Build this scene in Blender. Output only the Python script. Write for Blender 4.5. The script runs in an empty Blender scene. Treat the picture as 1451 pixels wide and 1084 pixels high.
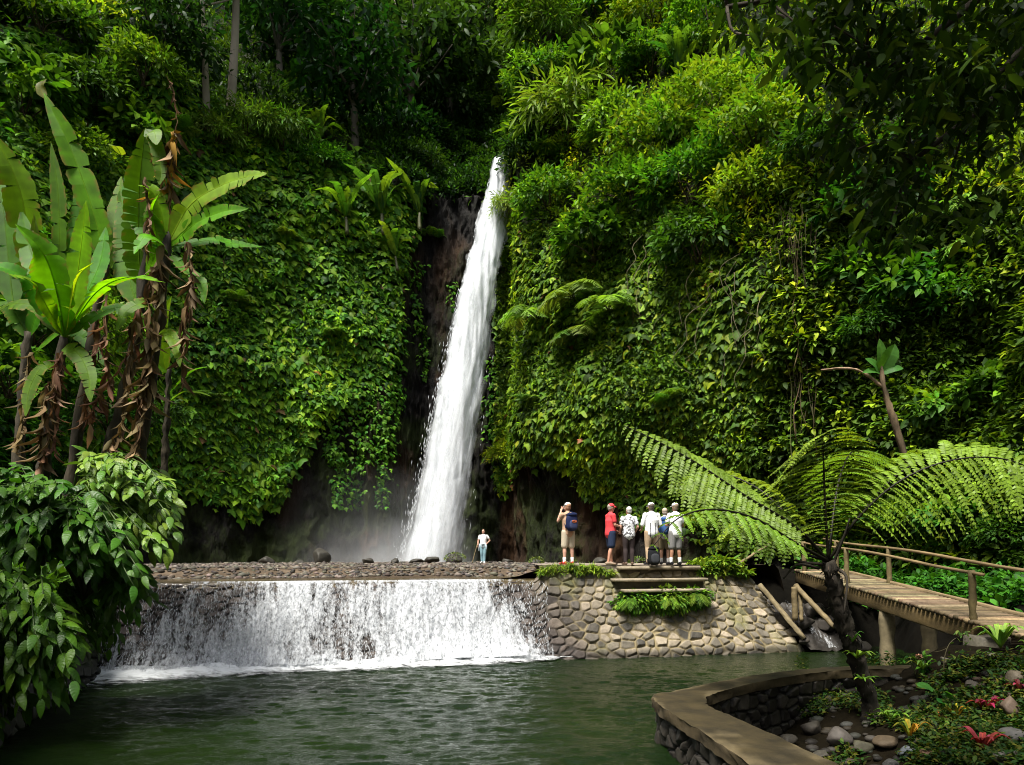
import bpy, bmesh, math, random
import numpy as np
from mathutils import Vector, Matrix
from mathutils.bvhtree import BVHTree

rng = np.random.default_rng(7)
random.seed(7)
scene = bpy.context.scene
C = scene.collection
PI = math.pi
F, CX, HY, ZC = 1000.0, 725.5, 788.0, 2.7


def P(px, py, d):
    """World point seen at photo pixel (px, py) at distance d along the view axis."""
    return np.array([(px - CX) / F * d, d, ZC + (HY - py) / F * d])


def pix(p):
    p = np.asarray(p)
    d = np.maximum(p[..., 1], 0.01)
    return CX + F * p[..., 0] / d, HY - F * (p[..., 2] - ZC) / d


def U(a, b, n=None):
    return rng.uniform(a, b, n)


# ------------------------------------------------------------------ noise
def _hash(ix, iy, iz, s):
    h = (ix * 374761393 + iy * 668265263 + iz * 2147483647 + s * 1274126177) & 0xFFFFFFFF
    h = ((h ^ (h >> 13)) * 1274126177) & 0xFFFFFFFF
    h = ((h ^ (h >> 16)) * 2246822519) & 0xFFFFFFFF
    return ((h ^ (h >> 15)) & 0xFFFF) / 65535.0


def vnoise(p, s=0):
    p = np.asarray(p, float)
    i = np.floor(p).astype(np.int64)
    f = p - i
    f = f * f * (3 - 2 * f)
    out = 0
    for dx in (0, 1):
        for dy in (0, 1):
            for dz in (0, 1):
                w = (f[..., 0] if dx else 1 - f[..., 0]) * (f[..., 1] if dy else 1 - f[..., 1]) * (f[..., 2] if dz else 1 - f[..., 2])
                out = out + w * _hash(i[..., 0] + dx, i[..., 1] + dy, i[..., 2] + dz, s)
    return out


def fbm(p, s=0, o=3):
    p = np.asarray(p, float)
    a, t, n = 1.0, 0.0, 0.0
    for k in range(o):
        t = t + a * (vnoise(p * 2 ** k, s + k) * 2 - 1)
        n += a
        a *= 0.5
    return t / n


def sstep(a, b, x):
    t = np.clip((x - a) / (b - a), 0, 1)
    return t * t * (3 - 2 * t)


def unit(v):
    v = np.asarray(v, float)
    return v / np.maximum(np.linalg.norm(v, axis=-1, keepdims=True), 1e-9)


# ------------------------------------------------------------------ mesh builder
ORG = {}


class MB:
    def __init__(self):
        self.v, self.c, self.u, self.fs, self.n = [], [], [], [], 0

    def add(self, V, faces, col=(1, 1, 1), uv=None):
        V = np.asarray(V, float).reshape(-1, 3)
        n = len(V)
        self.v.append(V)
        c = np.asarray(col, float)
        self.c.append(np.broadcast_to(c, (n, 3)) if c.ndim == 1 else c)
        self.u.append(np.zeros((n, 2)) if uv is None else np.asarray(uv, float))
        for f in (faces if isinstance(faces, list) else [faces]):
            self.fs.append(np.asarray(f, np.int64) + self.n)
        self.n += n

    def build(self, name, mat, parent=None, origin=None, smooth=True):
        V = np.concatenate(self.v)
        o = np.zeros(3)
        if parent is not None:
            o = ORG[parent.name]
        elif origin is not None:
            o = np.asarray(origin, float)
        me = bpy.data.meshes.new(name)
        me.vertices.add(len(V))
        me.vertices.foreach_set('co', (V - o).astype(np.float32).ravel())
        li = np.concatenate([f.ravel() for f in self.fs]).astype(np.int32)
        lt = np.concatenate([np.full(len(f), f.shape[1]) for f in self.fs]).astype(np.int32)
        ls = np.concatenate([[0], np.cumsum(lt)[:-1]]).astype(np.int32)
        me.loops.add(len(li))
        me.loops.foreach_set('vertex_index', li)
        me.polygons.add(len(lt))
        me.polygons.foreach_set('loop_start', ls)
        me.polygons.foreach_set('loop_total', lt)
        if smooth:
            me.polygons.foreach_set('use_smooth', np.ones(len(lt), bool))
        at = me.attributes.new('Col', 'FLOAT_COLOR', 'POINT')
        at.data.foreach_set('color', np.concatenate([np.concatenate(self.c), np.ones((len(V), 1))], 1).astype(np.float32).ravel())
        u = np.concatenate(self.u)
        if u.any():
            a2 = me.attributes.new('luv', 'FLOAT2', 'POINT')
            a2.data.foreach_set('vector', u.astype(np.float32).ravel())
        me.update(calc_edges=True)
        me.validate()
        ob = bpy.data.objects.new(name, me)
        C.objects.link(ob)
        if isinstance(mat, (list, tuple)):
            for m in mat:
                me.materials.append(m)
        else:
            me.materials.append(mat)
        if parent is not None:
            ob.parent = parent
            ORG[ob.name] = o
        else:
            ob.location = o
            ORG[ob.name] = o
        return ob


def tag(o, label=None, cat=None, group=None, kind=None):
    if label:
        o['label'] = label
    if cat:
        o['category'] = cat
    if group:
        o['group'] = group
    if kind:
        o['kind'] = kind
    return o


def thing(name, loc, label, cat, group=None):
    o = bpy.data.objects.new(name, None)
    C.objects.link(o)
    o.location = loc
    o.empty_display_size = 0.2
    ORG[o.name] = np.asarray(loc, float)
    return tag(o, label, cat, group)


def copy_thing(src, loc, rot=(0, 0, 0), scale=1.0, label=None, group=None, name=None):
    r = src.copy()
    C.objects.link(r)
    r.location = loc
    r.rotation_euler = rot
    r.scale = (scale, scale, scale) if np.isscalar(scale) else scale
    if label:
        r['label'] = label
    if group:
        r['group'] = group
    ORG[r.name] = np.asarray(loc, float)
    for ch in list(src.children):
        c = ch.copy()
        C.objects.link(c)
        c.parent = r
        for g in list(ch.children):
            d = g.copy()
            C.objects.link(d)
            d.parent = c
    return r


# ------------------------------------------------------------------ shapes
def frames_along(pts, ref=None):
    pts = np.asarray(pts, float)
    t = np.gradient(pts, axis=0)
    t = unit(t)
    a = np.asarray(ref, float) if ref is not None else (np.array([1., 0, 0]) if abs(t[0][0]) < 0.8 else np.array([0., 1, 0]))
    A = []
    for k in range(len(t)):
        a = a - t[k] * np.dot(a, t[k])
        if np.linalg.norm(a) < 1e-6:
            a = np.cross(t[k], [0.3, 0.5, 0.8])
        a = a / np.linalg.norm(a)
        A.append(a.copy())
    A = np.array(A)
    B = np.cross(t, A)
    return t, A, B


def tube(mb, pts, rad, seg=6, col=(1, 1, 1), ref=None, caps=True, rough=0.0, uvs=False):
    """rad: number, list, or list of (ra, rb)."""
    pts = np.asarray(pts, float)
    n = len(pts)
    r = np.asarray(rad, float)
    if r.ndim == 0:
        r = np.full(n, float(r))
    if r.ndim == 1:
        r = np.stack([r, r], 1)
    t, A, B = frames_along(pts, ref)
    ang = np.arange(seg) * 2 * PI / seg
    ring = pts[:, None, :] + A[:, None, :] * (np.cos(ang)[None, :, None] * r[:, 0, None, None]) + B[:, None, :] * (np.sin(ang)[None, :, None] * r[:, 1, None, None])
    if rough:
        ring = ring + rng.normal(0, rough, ring.shape)
    V = ring.reshape(-1, 3)
    i = np.arange(n - 1)[:, None] * seg
    j = np.arange(seg)[None, :]
    q = np.stack([i + j, i + (j + 1) % seg, i + seg + (j + 1) % seg, i + seg + j], -1).reshape(-1, 4)
    faces = [q]
    if caps:
        V = np.concatenate([V, pts[:1], pts[-1:]])
        a = np.arange(seg)
        faces.append(np.stack([np.full(seg, n * seg), (a + 1) % seg, a], 1))
        b = (n - 1) * seg
        faces.append(np.stack([np.full(seg, n * seg + 1), b + a, b + (a + 1) % seg], 1))
    col = np.asarray(col, float)
    if col.ndim == 2:
        cc = np.repeat(col, seg, 0)
        if caps:
            cc = np.concatenate([cc, col[:1], col[-1:]])
        col = cc
    mb.add(V, faces, col)


def spline(ctrl, n):
    c = np.asarray(ctrl, float)
    m = len(c)
    if m == 2:
        t = np.linspace(0, 1, n)[:, None]
        return c[0] * (1 - t) + c[1] * t
    e = np.concatenate([[2 * c[0] - c[1]], c, [2 * c[-1] - c[-2]]])
    t = np.linspace(0, m - 1, n)
    i = np.minimum(t.astype(int), m - 2)
    f = (t - i)[:, None]
    p0, p1, p2, p3 = e[i], e[i + 1], e[i + 2], e[i + 3]
    return 0.5 * (2 * p1 + (p2 - p0) * f + (2 * p0 - 5 * p1 + 4 * p2 - p3) * f ** 2 + (3 * p1 - p0 - 3 * p2 + p3) * f ** 3)


def grid(mb, Pt, col=(1, 1, 1), uv=None, flip=False):
    """Pt: (n, m, 3)."""
    n, m = Pt.shape[:2]
    i = np.arange(n - 1)[:, None] * m
    j = np.arange(m - 1)[None, :]
    q = np.stack([i + j, i + j + 1, i + m + j + 1, i + m + j], -1).reshape(-1, 4)
    if flip:
        q = q[:, ::-1]
    c = np.asarray(col, float)
    mb.add(Pt.reshape(-1, 3), q, c.reshape(-1, 3) if c.ndim == 3 else c, None if uv is None else uv.reshape(-1, 2))


def box(mb, c, s, rot=0.0, bev=0.0, col=(1, 1, 1), jitter=0.0):
    hx, hy, hz = np.asarray(s, float) / 2
    b = min(bev, hx * .6, hy * .6, hz * .6)
    if b <= 0:
        V = np.array([[x, y, z] for z in (-hz, hz) for x, y in ((-hx, -hy), (hx, -hy), (hx, hy), (-hx, hy))])
        q = np.array([[0, 3, 2, 1], [4, 5, 6, 7], [0, 1, 5, 4], [1, 2, 6, 5], [2, 3, 7, 6], [3, 0, 4, 7]])
        Fc = [q]
    else:
        rings = []
        for z, k in ((-hz, b), (-hz + b, 0), (hz - b, 0), (hz, b)):
            x, y = hx - k, hy - k
            rings += [[-x + b, -y, z], [x - b, -y, z], [x, -y + b, z], [x, y - b, z], [x - b, y, z], [-x + b, y, z], [-x, y - b, z], [-x, -y + b, z]]
        V = np.array(rings)
        q = []
        for r in range(3):
            for k in range(8):
                q.append([r * 8 + k, r * 8 + (k + 1) % 8, r * 8 + 8 + (k + 1) % 8, r * 8 + 8 + k])
        Fc = [np.array(q), np.array([[7, 6, 5, 4, 3, 2, 1, 0], [24, 25, 26, 27, 28, 29, 30, 31]])]
    if jitter:
        V = V + rng.normal(0, jitter, V.shape)
    ca, sa = math.cos(rot), math.sin(rot)
    V = V @ np.array([[ca, sa, 0], [-sa, ca, 0], [0, 0, 1]]) + np.asarray(c, float)
    mb.add(V, Fc, col)


def beam(mb, p0, p1, w, h, col=(1, 1, 1), n=10, rough=0.004):
    """Squared timber from p0 to p1, w across, h high (centred)."""
    p0, p1 = np.asarray(p0, float), np.asarray(p1, float)
    t = unit(p1 - p0)
    s = unit(np.cross(t, [0, 0, 1]))
    u = np.cross(s, t)
    e = 0.12
    prof = np.array([(-1 + e, -1), (1 - e, -1), (1, -1 + e), (1, 1 - e), (1 - e, 1), (-1 + e, 1), (-1, 1 - e), (-1, -1 + e)]) * 0.5
    k = np.linspace(0, 1, n)
    R = p0 + (p1 - p0) * k[:, None, None] + s * (prof[None, :, :1] * w) + u * (prof[None, :, 1:] * h)
    R = R + rng.normal(0, rough, R.shape)
    V = R.reshape(-1, 3)
    i = np.arange(n - 1)[:, None] * 8
    j = np.arange(8)[None, :]
    q = np.stack([i + j, i + (j + 1) % 8, i + 8 + (j + 1) % 8, i + 8 + j], -1).reshape(-1, 4)
    mb.add(V, [q, np.array([np.arange(8)[::-1], np.arange(8) + (n - 1) * 8])], col)


_ico = {}


def ico(sub):
    if sub not in _ico:
        bm = bmesh.new()
        bmesh.ops.create_icosphere(bm, subdivisions=sub, radius=1)
        bm.verts.ensure_lookup_table()
        _ico[sub] = (np.array([v.co[:] for v in bm.verts]), np.array([[v.index for v in f.verts] for f in bm.faces]))
        bm.free()
    return _ico[sub]


def rock(mb, c, s, seed, sub=3, rough=0.22, col=(.2, .2, .2), rot=0.0, cut=True):
    V, Fc = ico(sub)
    V = V.copy()
    r = 1 + rough * fbm(V * 1.1 + seed * 7.3, seed) + rough * .35 * fbm(V * 3.1 + seed * 3.3, seed + 5)
    V = V * r[:, None]
    if cut:
        rr = np.random.default_rng(seed)
        for _ in range(9):
            nrm = unit(rr.normal(size=3))
            h = rr.uniform(.5, .85)
            dd = V @ nrm - h
            V = V - nrm * np.maximum(dd, 0)[:, None] * .93
    V = V * np.asarray(s, float)
    ca, sa = math.cos(rot), math.sin(rot)
    V = V @ np.array([[ca, sa, 0], [-sa, ca, 0], [0, 0, 1]]) + np.asarray(c, float)
    cc = np.asarray(col, float) * (1 + .25 * fbm(V * 6, seed))[:, None]
    mb.add(V, Fc, cc)


# ------------------------------------------------------------------ leaves: base at origin, along +Y, normal +Z
def leaf_simple(w=.36, fold=.25, droop=.25):
    hw = w / 2
    st = [(0.28, .8), (0.62, .85)]
    V = [[0, 0, 0]]
    for y, k in st:
        V += [[-hw * k * 1.1, y, fold * hw * k - droop * y * y], [0, y, -droop * y * y], [hw * k * 1.1, y, fold * hw * k - droop * y * y]]
    V.append([0, 1, -droop])
    return np.array(V), [np.array([[0, 2, 1], [0, 3, 2], [4, 5, 7], [5, 6, 7]]), np.array([[1, 2, 5, 4], [2, 3, 6, 5]])]


def leaf_tiny(w=.4, fold=.25, droop=.2):
    h = w / 2
    return np.array([[0, 0, 0], [-h, .5, fold * h - droop * .25], [0, 1, -droop], [h, .5, fold * h - droop * .25]]), [np.array([[0, 2, 1], [0, 3, 2]])]


def leaf_lobed(droop=.35):
    o = [(0, 0), (-.33, -.06), (-.56, .34), (-.30, .48), (0, 1), (.30, .48), (.56, .34), (.33, -.06)]
    V = [[x, y, -droop * y * y - .25 * abs(x)] for x, y in o] + [[0, .36, .05]]
    k = np.arange(8)
    return np.array(V), [np.stack([np.full(8, 8), (k + 1) % 8, k], 1)]


def leaf_broad(n=9, w=.46, fold=.28, droop=.35, ripple=.018):
    V, uv = [], []
    ys = np.linspace(0, 1, n)
    for k, y in enumerate(ys):
        prof = (math.sin(PI * min(1, y * 1.0) ** .82) ** .8) if 0 < y < 1 else 0.015
        hw = w / 2 * max(prof, .02)
        for x in (-1, -.5, 0, .5, 1):
            z = fold * abs(x) * hw - droop * y ** 2 + (ripple if k % 2 else -ripple) * (1 if abs(x) == .5 else .4) * (x != 0)
            z -= .25 * hw * max(0, abs(x) - .5) * 2
            V.append([x * hw, y - .04 * abs(x) * prof, z])
            uv.append([x, y])
    i = np.arange(n - 1)[:, None] * 5
    j = np.arange(4)[None, :]
    q = np.stack([i + j, i + j + 1, i + 5 + j + 1, i + 5 + j], -1).reshape(-1, 4)
    return np.array(V), [q], np.array(uv)


def orient(d, nrm):
    d = unit(d)
    s = np.cross(d, nrm)
    bad = np.linalg.norm(s, axis=-1) < 1e-4
    if bad.any():
        s[bad] = np.cross(d[bad], np.array([.31, .52, .11]))
    s = unit(s)
    return np.stack([s, d, np.cross(s, d)], -1)


def scatter(mb, T, pos, d, nrm, size, col):
    V, Fc = T[0], T[1]
    N = len(pos)
    if N == 0:
        return
    R = orient(np.asarray(d, float), np.asarray(nrm, float))
    size = np.asarray(size, float)
    if size.ndim == 0:
        size = np.full(N, float(size))
    if size.ndim == 1:
        L = V[None] * size[:, None, None]
    else:
        L = V[None] * size[:, None, :]
    W = np.einsum('nij,nkj->nki', R, L) + np.asarray(pos)[:, None, :]
    nv = len(V)
    off = (np.arange(N) * nv)[:, None, None]
    faces = [(np.asarray(f)[None] + off).reshape(-1, f.shape[1]) for f in Fc]
    cc = np.repeat(np.broadcast_to(np.asarray(col, float), (N, 3)), nv, 0)
    uv = np.tile(T[2], (N, 1)) if len(T) > 2 else None
    mb.add(W.reshape(-1, 3), faces, cc, uv)


def pal(n, cols, weights=None, jit=.22):
    cols = np.asarray(cols, float)
    w = None if weights is None else np.asarray(weights, float) / np.sum(weights)
    k = rng.choice(len(cols), n, p=w)
    j = 1 + rng.normal(0, jit, (n, 1))
    return np.clip(cols[k] * np.clip(j, .4, 1.8) * (1 + rng.normal(0, .06, (n, 3))), .002, .6)


def rsph(n):
    return unit(rng.normal(size=(n, 3)))


UP = np.array([0, 0, 1.])


# ------------------------------------------------------------------ materials
def new_mat(name):
    m = bpy.data.materials.new(name)
    m.use_nodes = True
    nt = m.node_tree
    nt.nodes.clear()
    out = nt.nodes.new('ShaderNodeOutputMaterial')
    return m, nt, out


def N(nt, t, **kw):
    n = nt.nodes.new(t)
    for k, v in kw.items():
        if k.startswith('i_'):
            n.inputs[k[2:].replace('_', ' ')].default_value = v
        else:
            setattr(n, k, v)
    return n


def attr(nt, name='Col'):
    a = nt.nodes.new('ShaderNodeAttribute')
    a.attribute_name = name
    return a


def ramp(nt, fac, stops):
    r = nt.nodes.new('ShaderNodeValToRGB')
    e = r.color_ramp.elements
    while len(e) > 1:
        e.remove(e[-1])
    e[0].position = stops[0][0]
    e[0].color = (*stops[0][1], 1) if not np.isscalar(stops[0][1]) else (stops[0][1],) * 3 + (1,)
    for p, c in stops[1:]:
        x = e.new(p)
        x.color = (*c, 1) if not np.isscalar(c) else (c, c, c, 1)
    nt.links.new(fac, r.inputs['Fac'])
    return r


def noise(nt, scale, detail=4, rough=.6, vec=None, dist=0.0):
    n = nt.nodes.new('ShaderNodeTexNoise')
    n.inputs['Scale'].default_value = scale
    n.inputs['Detail'].default_value = detail
    n.inputs['Roughness'].default_value = rough
    n.inputs['Distortion'].default_value = dist
    if vec is not None:
        nt.links.new(vec, n.inputs['Vector'])
    return n


def mix(nt, a, b, fac, mode='MIX'):
    m = nt.nodes.new('ShaderNodeMix')
    m.data_type = 'RGBA'
    m.blend_type = mode
    for s, v in ((m.inputs[0], fac), (m.inputs[6], a), (m.inputs[7], b)):
        if hasattr(v, 'links'):
            nt.links.new(v, s)
        else:
            s.default_value = v if np.isscalar(v) else (*v, 1)
    return m.outputs[2]


def math_n(nt, op, a, b=0.0, clamp=False):
    m = nt.nodes.new('ShaderNodeMath')
    m.operation = op
    m.use_clamp = clamp
    for s, v in ((m.inputs[0], a), (m.inputs[1], b)):
        if hasattr(v, 'links'):
            nt.links.new(v, s)
        else:
            s.default_value = v
    return m.outputs[0]


def mapping(nt, src, scale=(1, 1, 1), rot=(0, 0, 0)):
    m = nt.nodes.new('ShaderNodeMapping')
    m.inputs['Scale'].default_value = scale
    m.inputs['Rotation'].default_value = rot
    nt.links.new(src, m.inputs['Vector'])
    return m.outputs[0]


def geo_pos(nt):
    return nt.nodes.new('ShaderNodeNewGeometry').outputs['Position']


def bump(nt, h, strength=.4, dist=.02):
    b = nt.nodes.new('ShaderNodeBump')
    b.inputs['Strength'].default_value = strength
    b.inputs['Distance'].default_value = dist
    nt.links.new(h, b.inputs['Height'])
    return b.outputs[0]


def mat_leaf(name, transl=.35, rough=.42, spec=.45, tint=(1.25, 1.25, .45), vary=.25, veins=False, vstr=.2):
    m, nt, out = new_mat(name)
    a = attr(nt)
    oi = nt.nodes.new('ShaderNodeObjectInfo')
    hs = nt.nodes.new('ShaderNodeHueSaturation')
    nt.links.new(a.outputs['Color'], hs.inputs['Color'])
    v = math_n(nt, 'MULTIPLY_ADD', oi.outputs['Random'], vary * 2)
    v.node.inputs[2].default_value = 1 - vary
    nt.links.new(v, hs.inputs['Value'])
    h = math_n(nt, 'MULTIPLY_ADD', oi.outputs['Random'], -.05)
    h.node.inputs[2].default_value = .525
    nt.links.new(h, hs.inputs['Hue'])
    nz = noise(nt, 3.0, 3, .6, geo_pos(nt))
    colr = mix(nt, hs.outputs[0], ramp(nt, nz.outputs[0], [(.3, .65), (.7, 1.3)]).outputs[0], .8, 'MULTIPLY')
    p = N(nt, 'ShaderNodeBsdfPrincipled')
    nt.links.new(colr, p.inputs['Base Color'])
    p.inputs['Roughness'].default_value = rough
    p.inputs['Specular IOR Level'].default_value = spec
    tr = N(nt, 'ShaderNodeBsdfTranslucent')
    nt.links.new(mix(nt, colr, tint, 1.0, 'MULTIPLY'), tr.inputs['Color'])
    if veins:
        uv = attr(nt, 'luv')
        sx = nt.nodes.new('ShaderNodeSeparateXYZ')
        nt.links.new(uv.outputs['Vector'], sx.inputs[0])
        ax = math_n(nt, 'ABSOLUTE', sx.outputs[0])
        ph = math_n(nt, 'SUBTRACT', math_n(nt, 'MULTIPLY', sx.outputs[1], veins), math_n(nt, 'MULTIPLY', ax, veins * .13))
        w = math_n(nt, 'SINE', math_n(nt, 'MULTIPLY', ph, 6.283))
        nt.links.new(bump(nt, w, vstr, .012), p.inputs['Normal'])
    ms = N(nt, 'ShaderNodeMixShader')
    ms.inputs[0].default_value = transl
    nt.links.new(p.outputs[0], ms.inputs[1])
    nt.links.new(tr.outputs[0], ms.inputs[2])
    nt.links.new(ms.outputs[0], out.inputs['Surface'])
    return m


def mat_solid(name, col=None, rough=.7, spec=.3, nscale=8.0, namp=.35, bstr=.3, bdist=.01, metal=0.0, stretch=(1, 1, 1), detail=5, coat=0.0):
    """Col attribute (or col) modulated by noise, with bump."""
    m, nt, out = new_mat(name)
    p = N(nt, 'ShaderNodeBsdfPrincipled')
    if col is None:
        base = attr(nt).outputs['Color']
    else:
        rgb = N(nt, 'ShaderNodeRGB')
        rgb.outputs[0].default_value = (*col, 1)
        base = rgb.outputs[0]
    tc = nt.nodes.new('ShaderNodeTexCoord')
    vec = mapping(nt, tc.outputs['Object'], stretch)
    nz = noise(nt, nscale, detail, .65, vec)
    r = ramp(nt, nz.outputs[0], [(.25, 1 - namp), (.75, 1 + namp)])
    nt.links.new(mix(nt, base, r.outputs[0], 1.0, 'MULTIPLY'), p.inputs['Base Color'])
    p.inputs['Roughness'].default_value = rough
    p.inputs['Specular IOR Level'].default_value = spec
    p.inputs['Metallic'].default_value = metal
    if coat:
        p.inputs['Coat Weight'].default_value = coat
        p.inputs['Coat Roughness'].default_value = .15
    if bstr:
        nt.links.new(bump(nt, nz.outputs[0], bstr, bdist), p.inputs['Normal'])
    nt.links.new(p.outputs[0], out.inputs['Surface'])
    return m


M = {}
M['leaf'] = mat_leaf('leaf', .38, .52, .16)
M['ivy'] = mat_leaf('ivy_leaf', .34, .55, .15, vary=0.0)
M['gloss_leaf'] = mat_leaf('glossy_leaf', .28, .42, .24, veins=7.0, vstr=.14)
M['banana_leaf'] = mat_leaf('banana_leaf', .5, .5, .18, tint=(1.5, 1.4, .35), vary=.12, veins=60.0, vstr=.05)
M['fern'] = mat_leaf('fern_leaf', .42, .5, .3, tint=(1.4, 1.3, .5), vary=.15)
M['moss'] = mat_leaf('moss_leaf', .3, .6, .2, vary=.1)
M['dry_leaf'] = mat_leaf('dry_leaf', .25, .75, .15, tint=(1.2, 1.0, .7), vary=.15)
M['bark'] = mat_solid('bark', rough=.85, nscale=9, namp=.5, bstr=.7, bdist=.03, stretch=(1, 1, .25))
M['stem'] = mat_solid('green_stem', rough=.5, nscale=6, namp=.3, bstr=.2)
M['wood'] = mat_solid('weathered_wood', rough=.75, nscale=7, namp=.45, bstr=.5, bdist=.012, stretch=(1, .25, 1))
M['concrete'] = mat_solid('concrete', rough=.7, nscale=2.2, namp=.75, bstr=.8, bdist=.03, detail=12)
M['stone'] = mat_solid('stone', rough=.7, nscale=9, namp=.35, bstr=.6, bdist=.015, detail=8)
M['wetstone'] = mat_solid('wet_stone', rough=.6, spec=.3, nscale=6, namp=.4, bstr=.7, bdist=.02, detail=8)
M['soil'] = mat_solid('soil', rough=.95, spec=.06, nscale=5, namp=.5, bstr=.8, bdist=.03, detail=9)
M['cloth'] = mat_solid('cloth', rough=.9, spec=.1, nscale=30, namp=.08, bstr=.25, bdist=.004)
M['skin'] = mat_solid('skin', rough=.55, spec=.3, nscale=20, namp=.08, bstr=0)
M['hair'] = mat_solid('hair', rough=.6, spec=.3, nscale=60, namp=.4, bstr=.4, bdist=.004)
# ================================================================== people
def capsule(mb, pts, rad, seg=12, n=10, ref=None):
    """Limb: rounded ends, radii interpolated along a spline."""
    pts = np.asarray(pts, float)
    r = np.asarray(rad, float)
    if r.ndim == 1:
        r = np.stack([r, r], 1)
    p = spline(pts, n * (len(pts) - 1) + 1)
    t = np.linspace(0, len(pts) - 1, len(p))
    rr = np.stack([np.interp(t, np.arange(len(pts)), r[:, k]) for k in (0, 1)], 1)
    t0, t1 = unit(p[0] - p[1]), unit(p[-1] - p[-2])
    a = np.array([.35, .7, .93])
    pre = p[0] + t0 * (rr[0].mean() * a)[::-1, None]
    prer = rr[0] * np.sqrt(1 - a[::-1, None] ** 2)
    post_ = p[-1] + t1 * (rr[-1].mean() * a)[:, None]
    postr = rr[-1] * np.sqrt(1 - a[:, None] ** 2)
    tube(mb, np.concatenate([pre, p, post_]), np.concatenate([prer, rr, postr]), seg, ref=ref)


def ball(mb, c, s, sub=2):
    V, Fc = ico(sub)
    mb.add(V * np.asarray(s, float) + np.asarray(c, float), Fc)


def fused(mb, name, mat, parent, vox, smooth=6, col=None, colfn=None):
    """Fuse the built volumes into one continuous surface with a voxel remesh, keep it as plain mesh."""
    o = mb.build(name + '_raw', mat)
    md = o.modifiers.new('r', 'REMESH')
    md.mode = 'VOXEL'
    md.voxel_size = vox
    md2 = o.modifiers.new('s', 'SMOOTH')
    md2.factor = .5
    md2.iterations = smooth
    dg = bpy.context.evaluated_depsgraph_get()
    me = bpy.data.meshes.new_from_object(o.evaluated_get(dg))
    bpy.data.objects.remove(o)
    nvx = len(me.vertices)
    co_ = np.empty(nvx * 3, np.float32)
    me.vertices.foreach_get('co', co_)
    V = co_.reshape(-1, 3).astype(float)
    fl = [tuple(p_.vertices) for p_ in me.polygons]
    bpy.data.meshes.remove(me)
    q4 = np.array([f for f in fl if len(f) == 4])
    q3_ = np.array([f for f in fl if len(f) == 3])
    m2 = MB()
    cc = colfn(V) if colfn else np.asarray(col, float)
    m2.add(V, [x for x in (q4, q3_) if len(x)], cc)
    # local coordinates of the figure: attach as they stand
    ORG['_zero'] = np.zeros(3)
    ob = m2.build(name, mat)
    ob.parent = parent
    ORG[ob.name] = np.zeros(3)
    return ob


SKIN = (.46, .27, .19)


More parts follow.
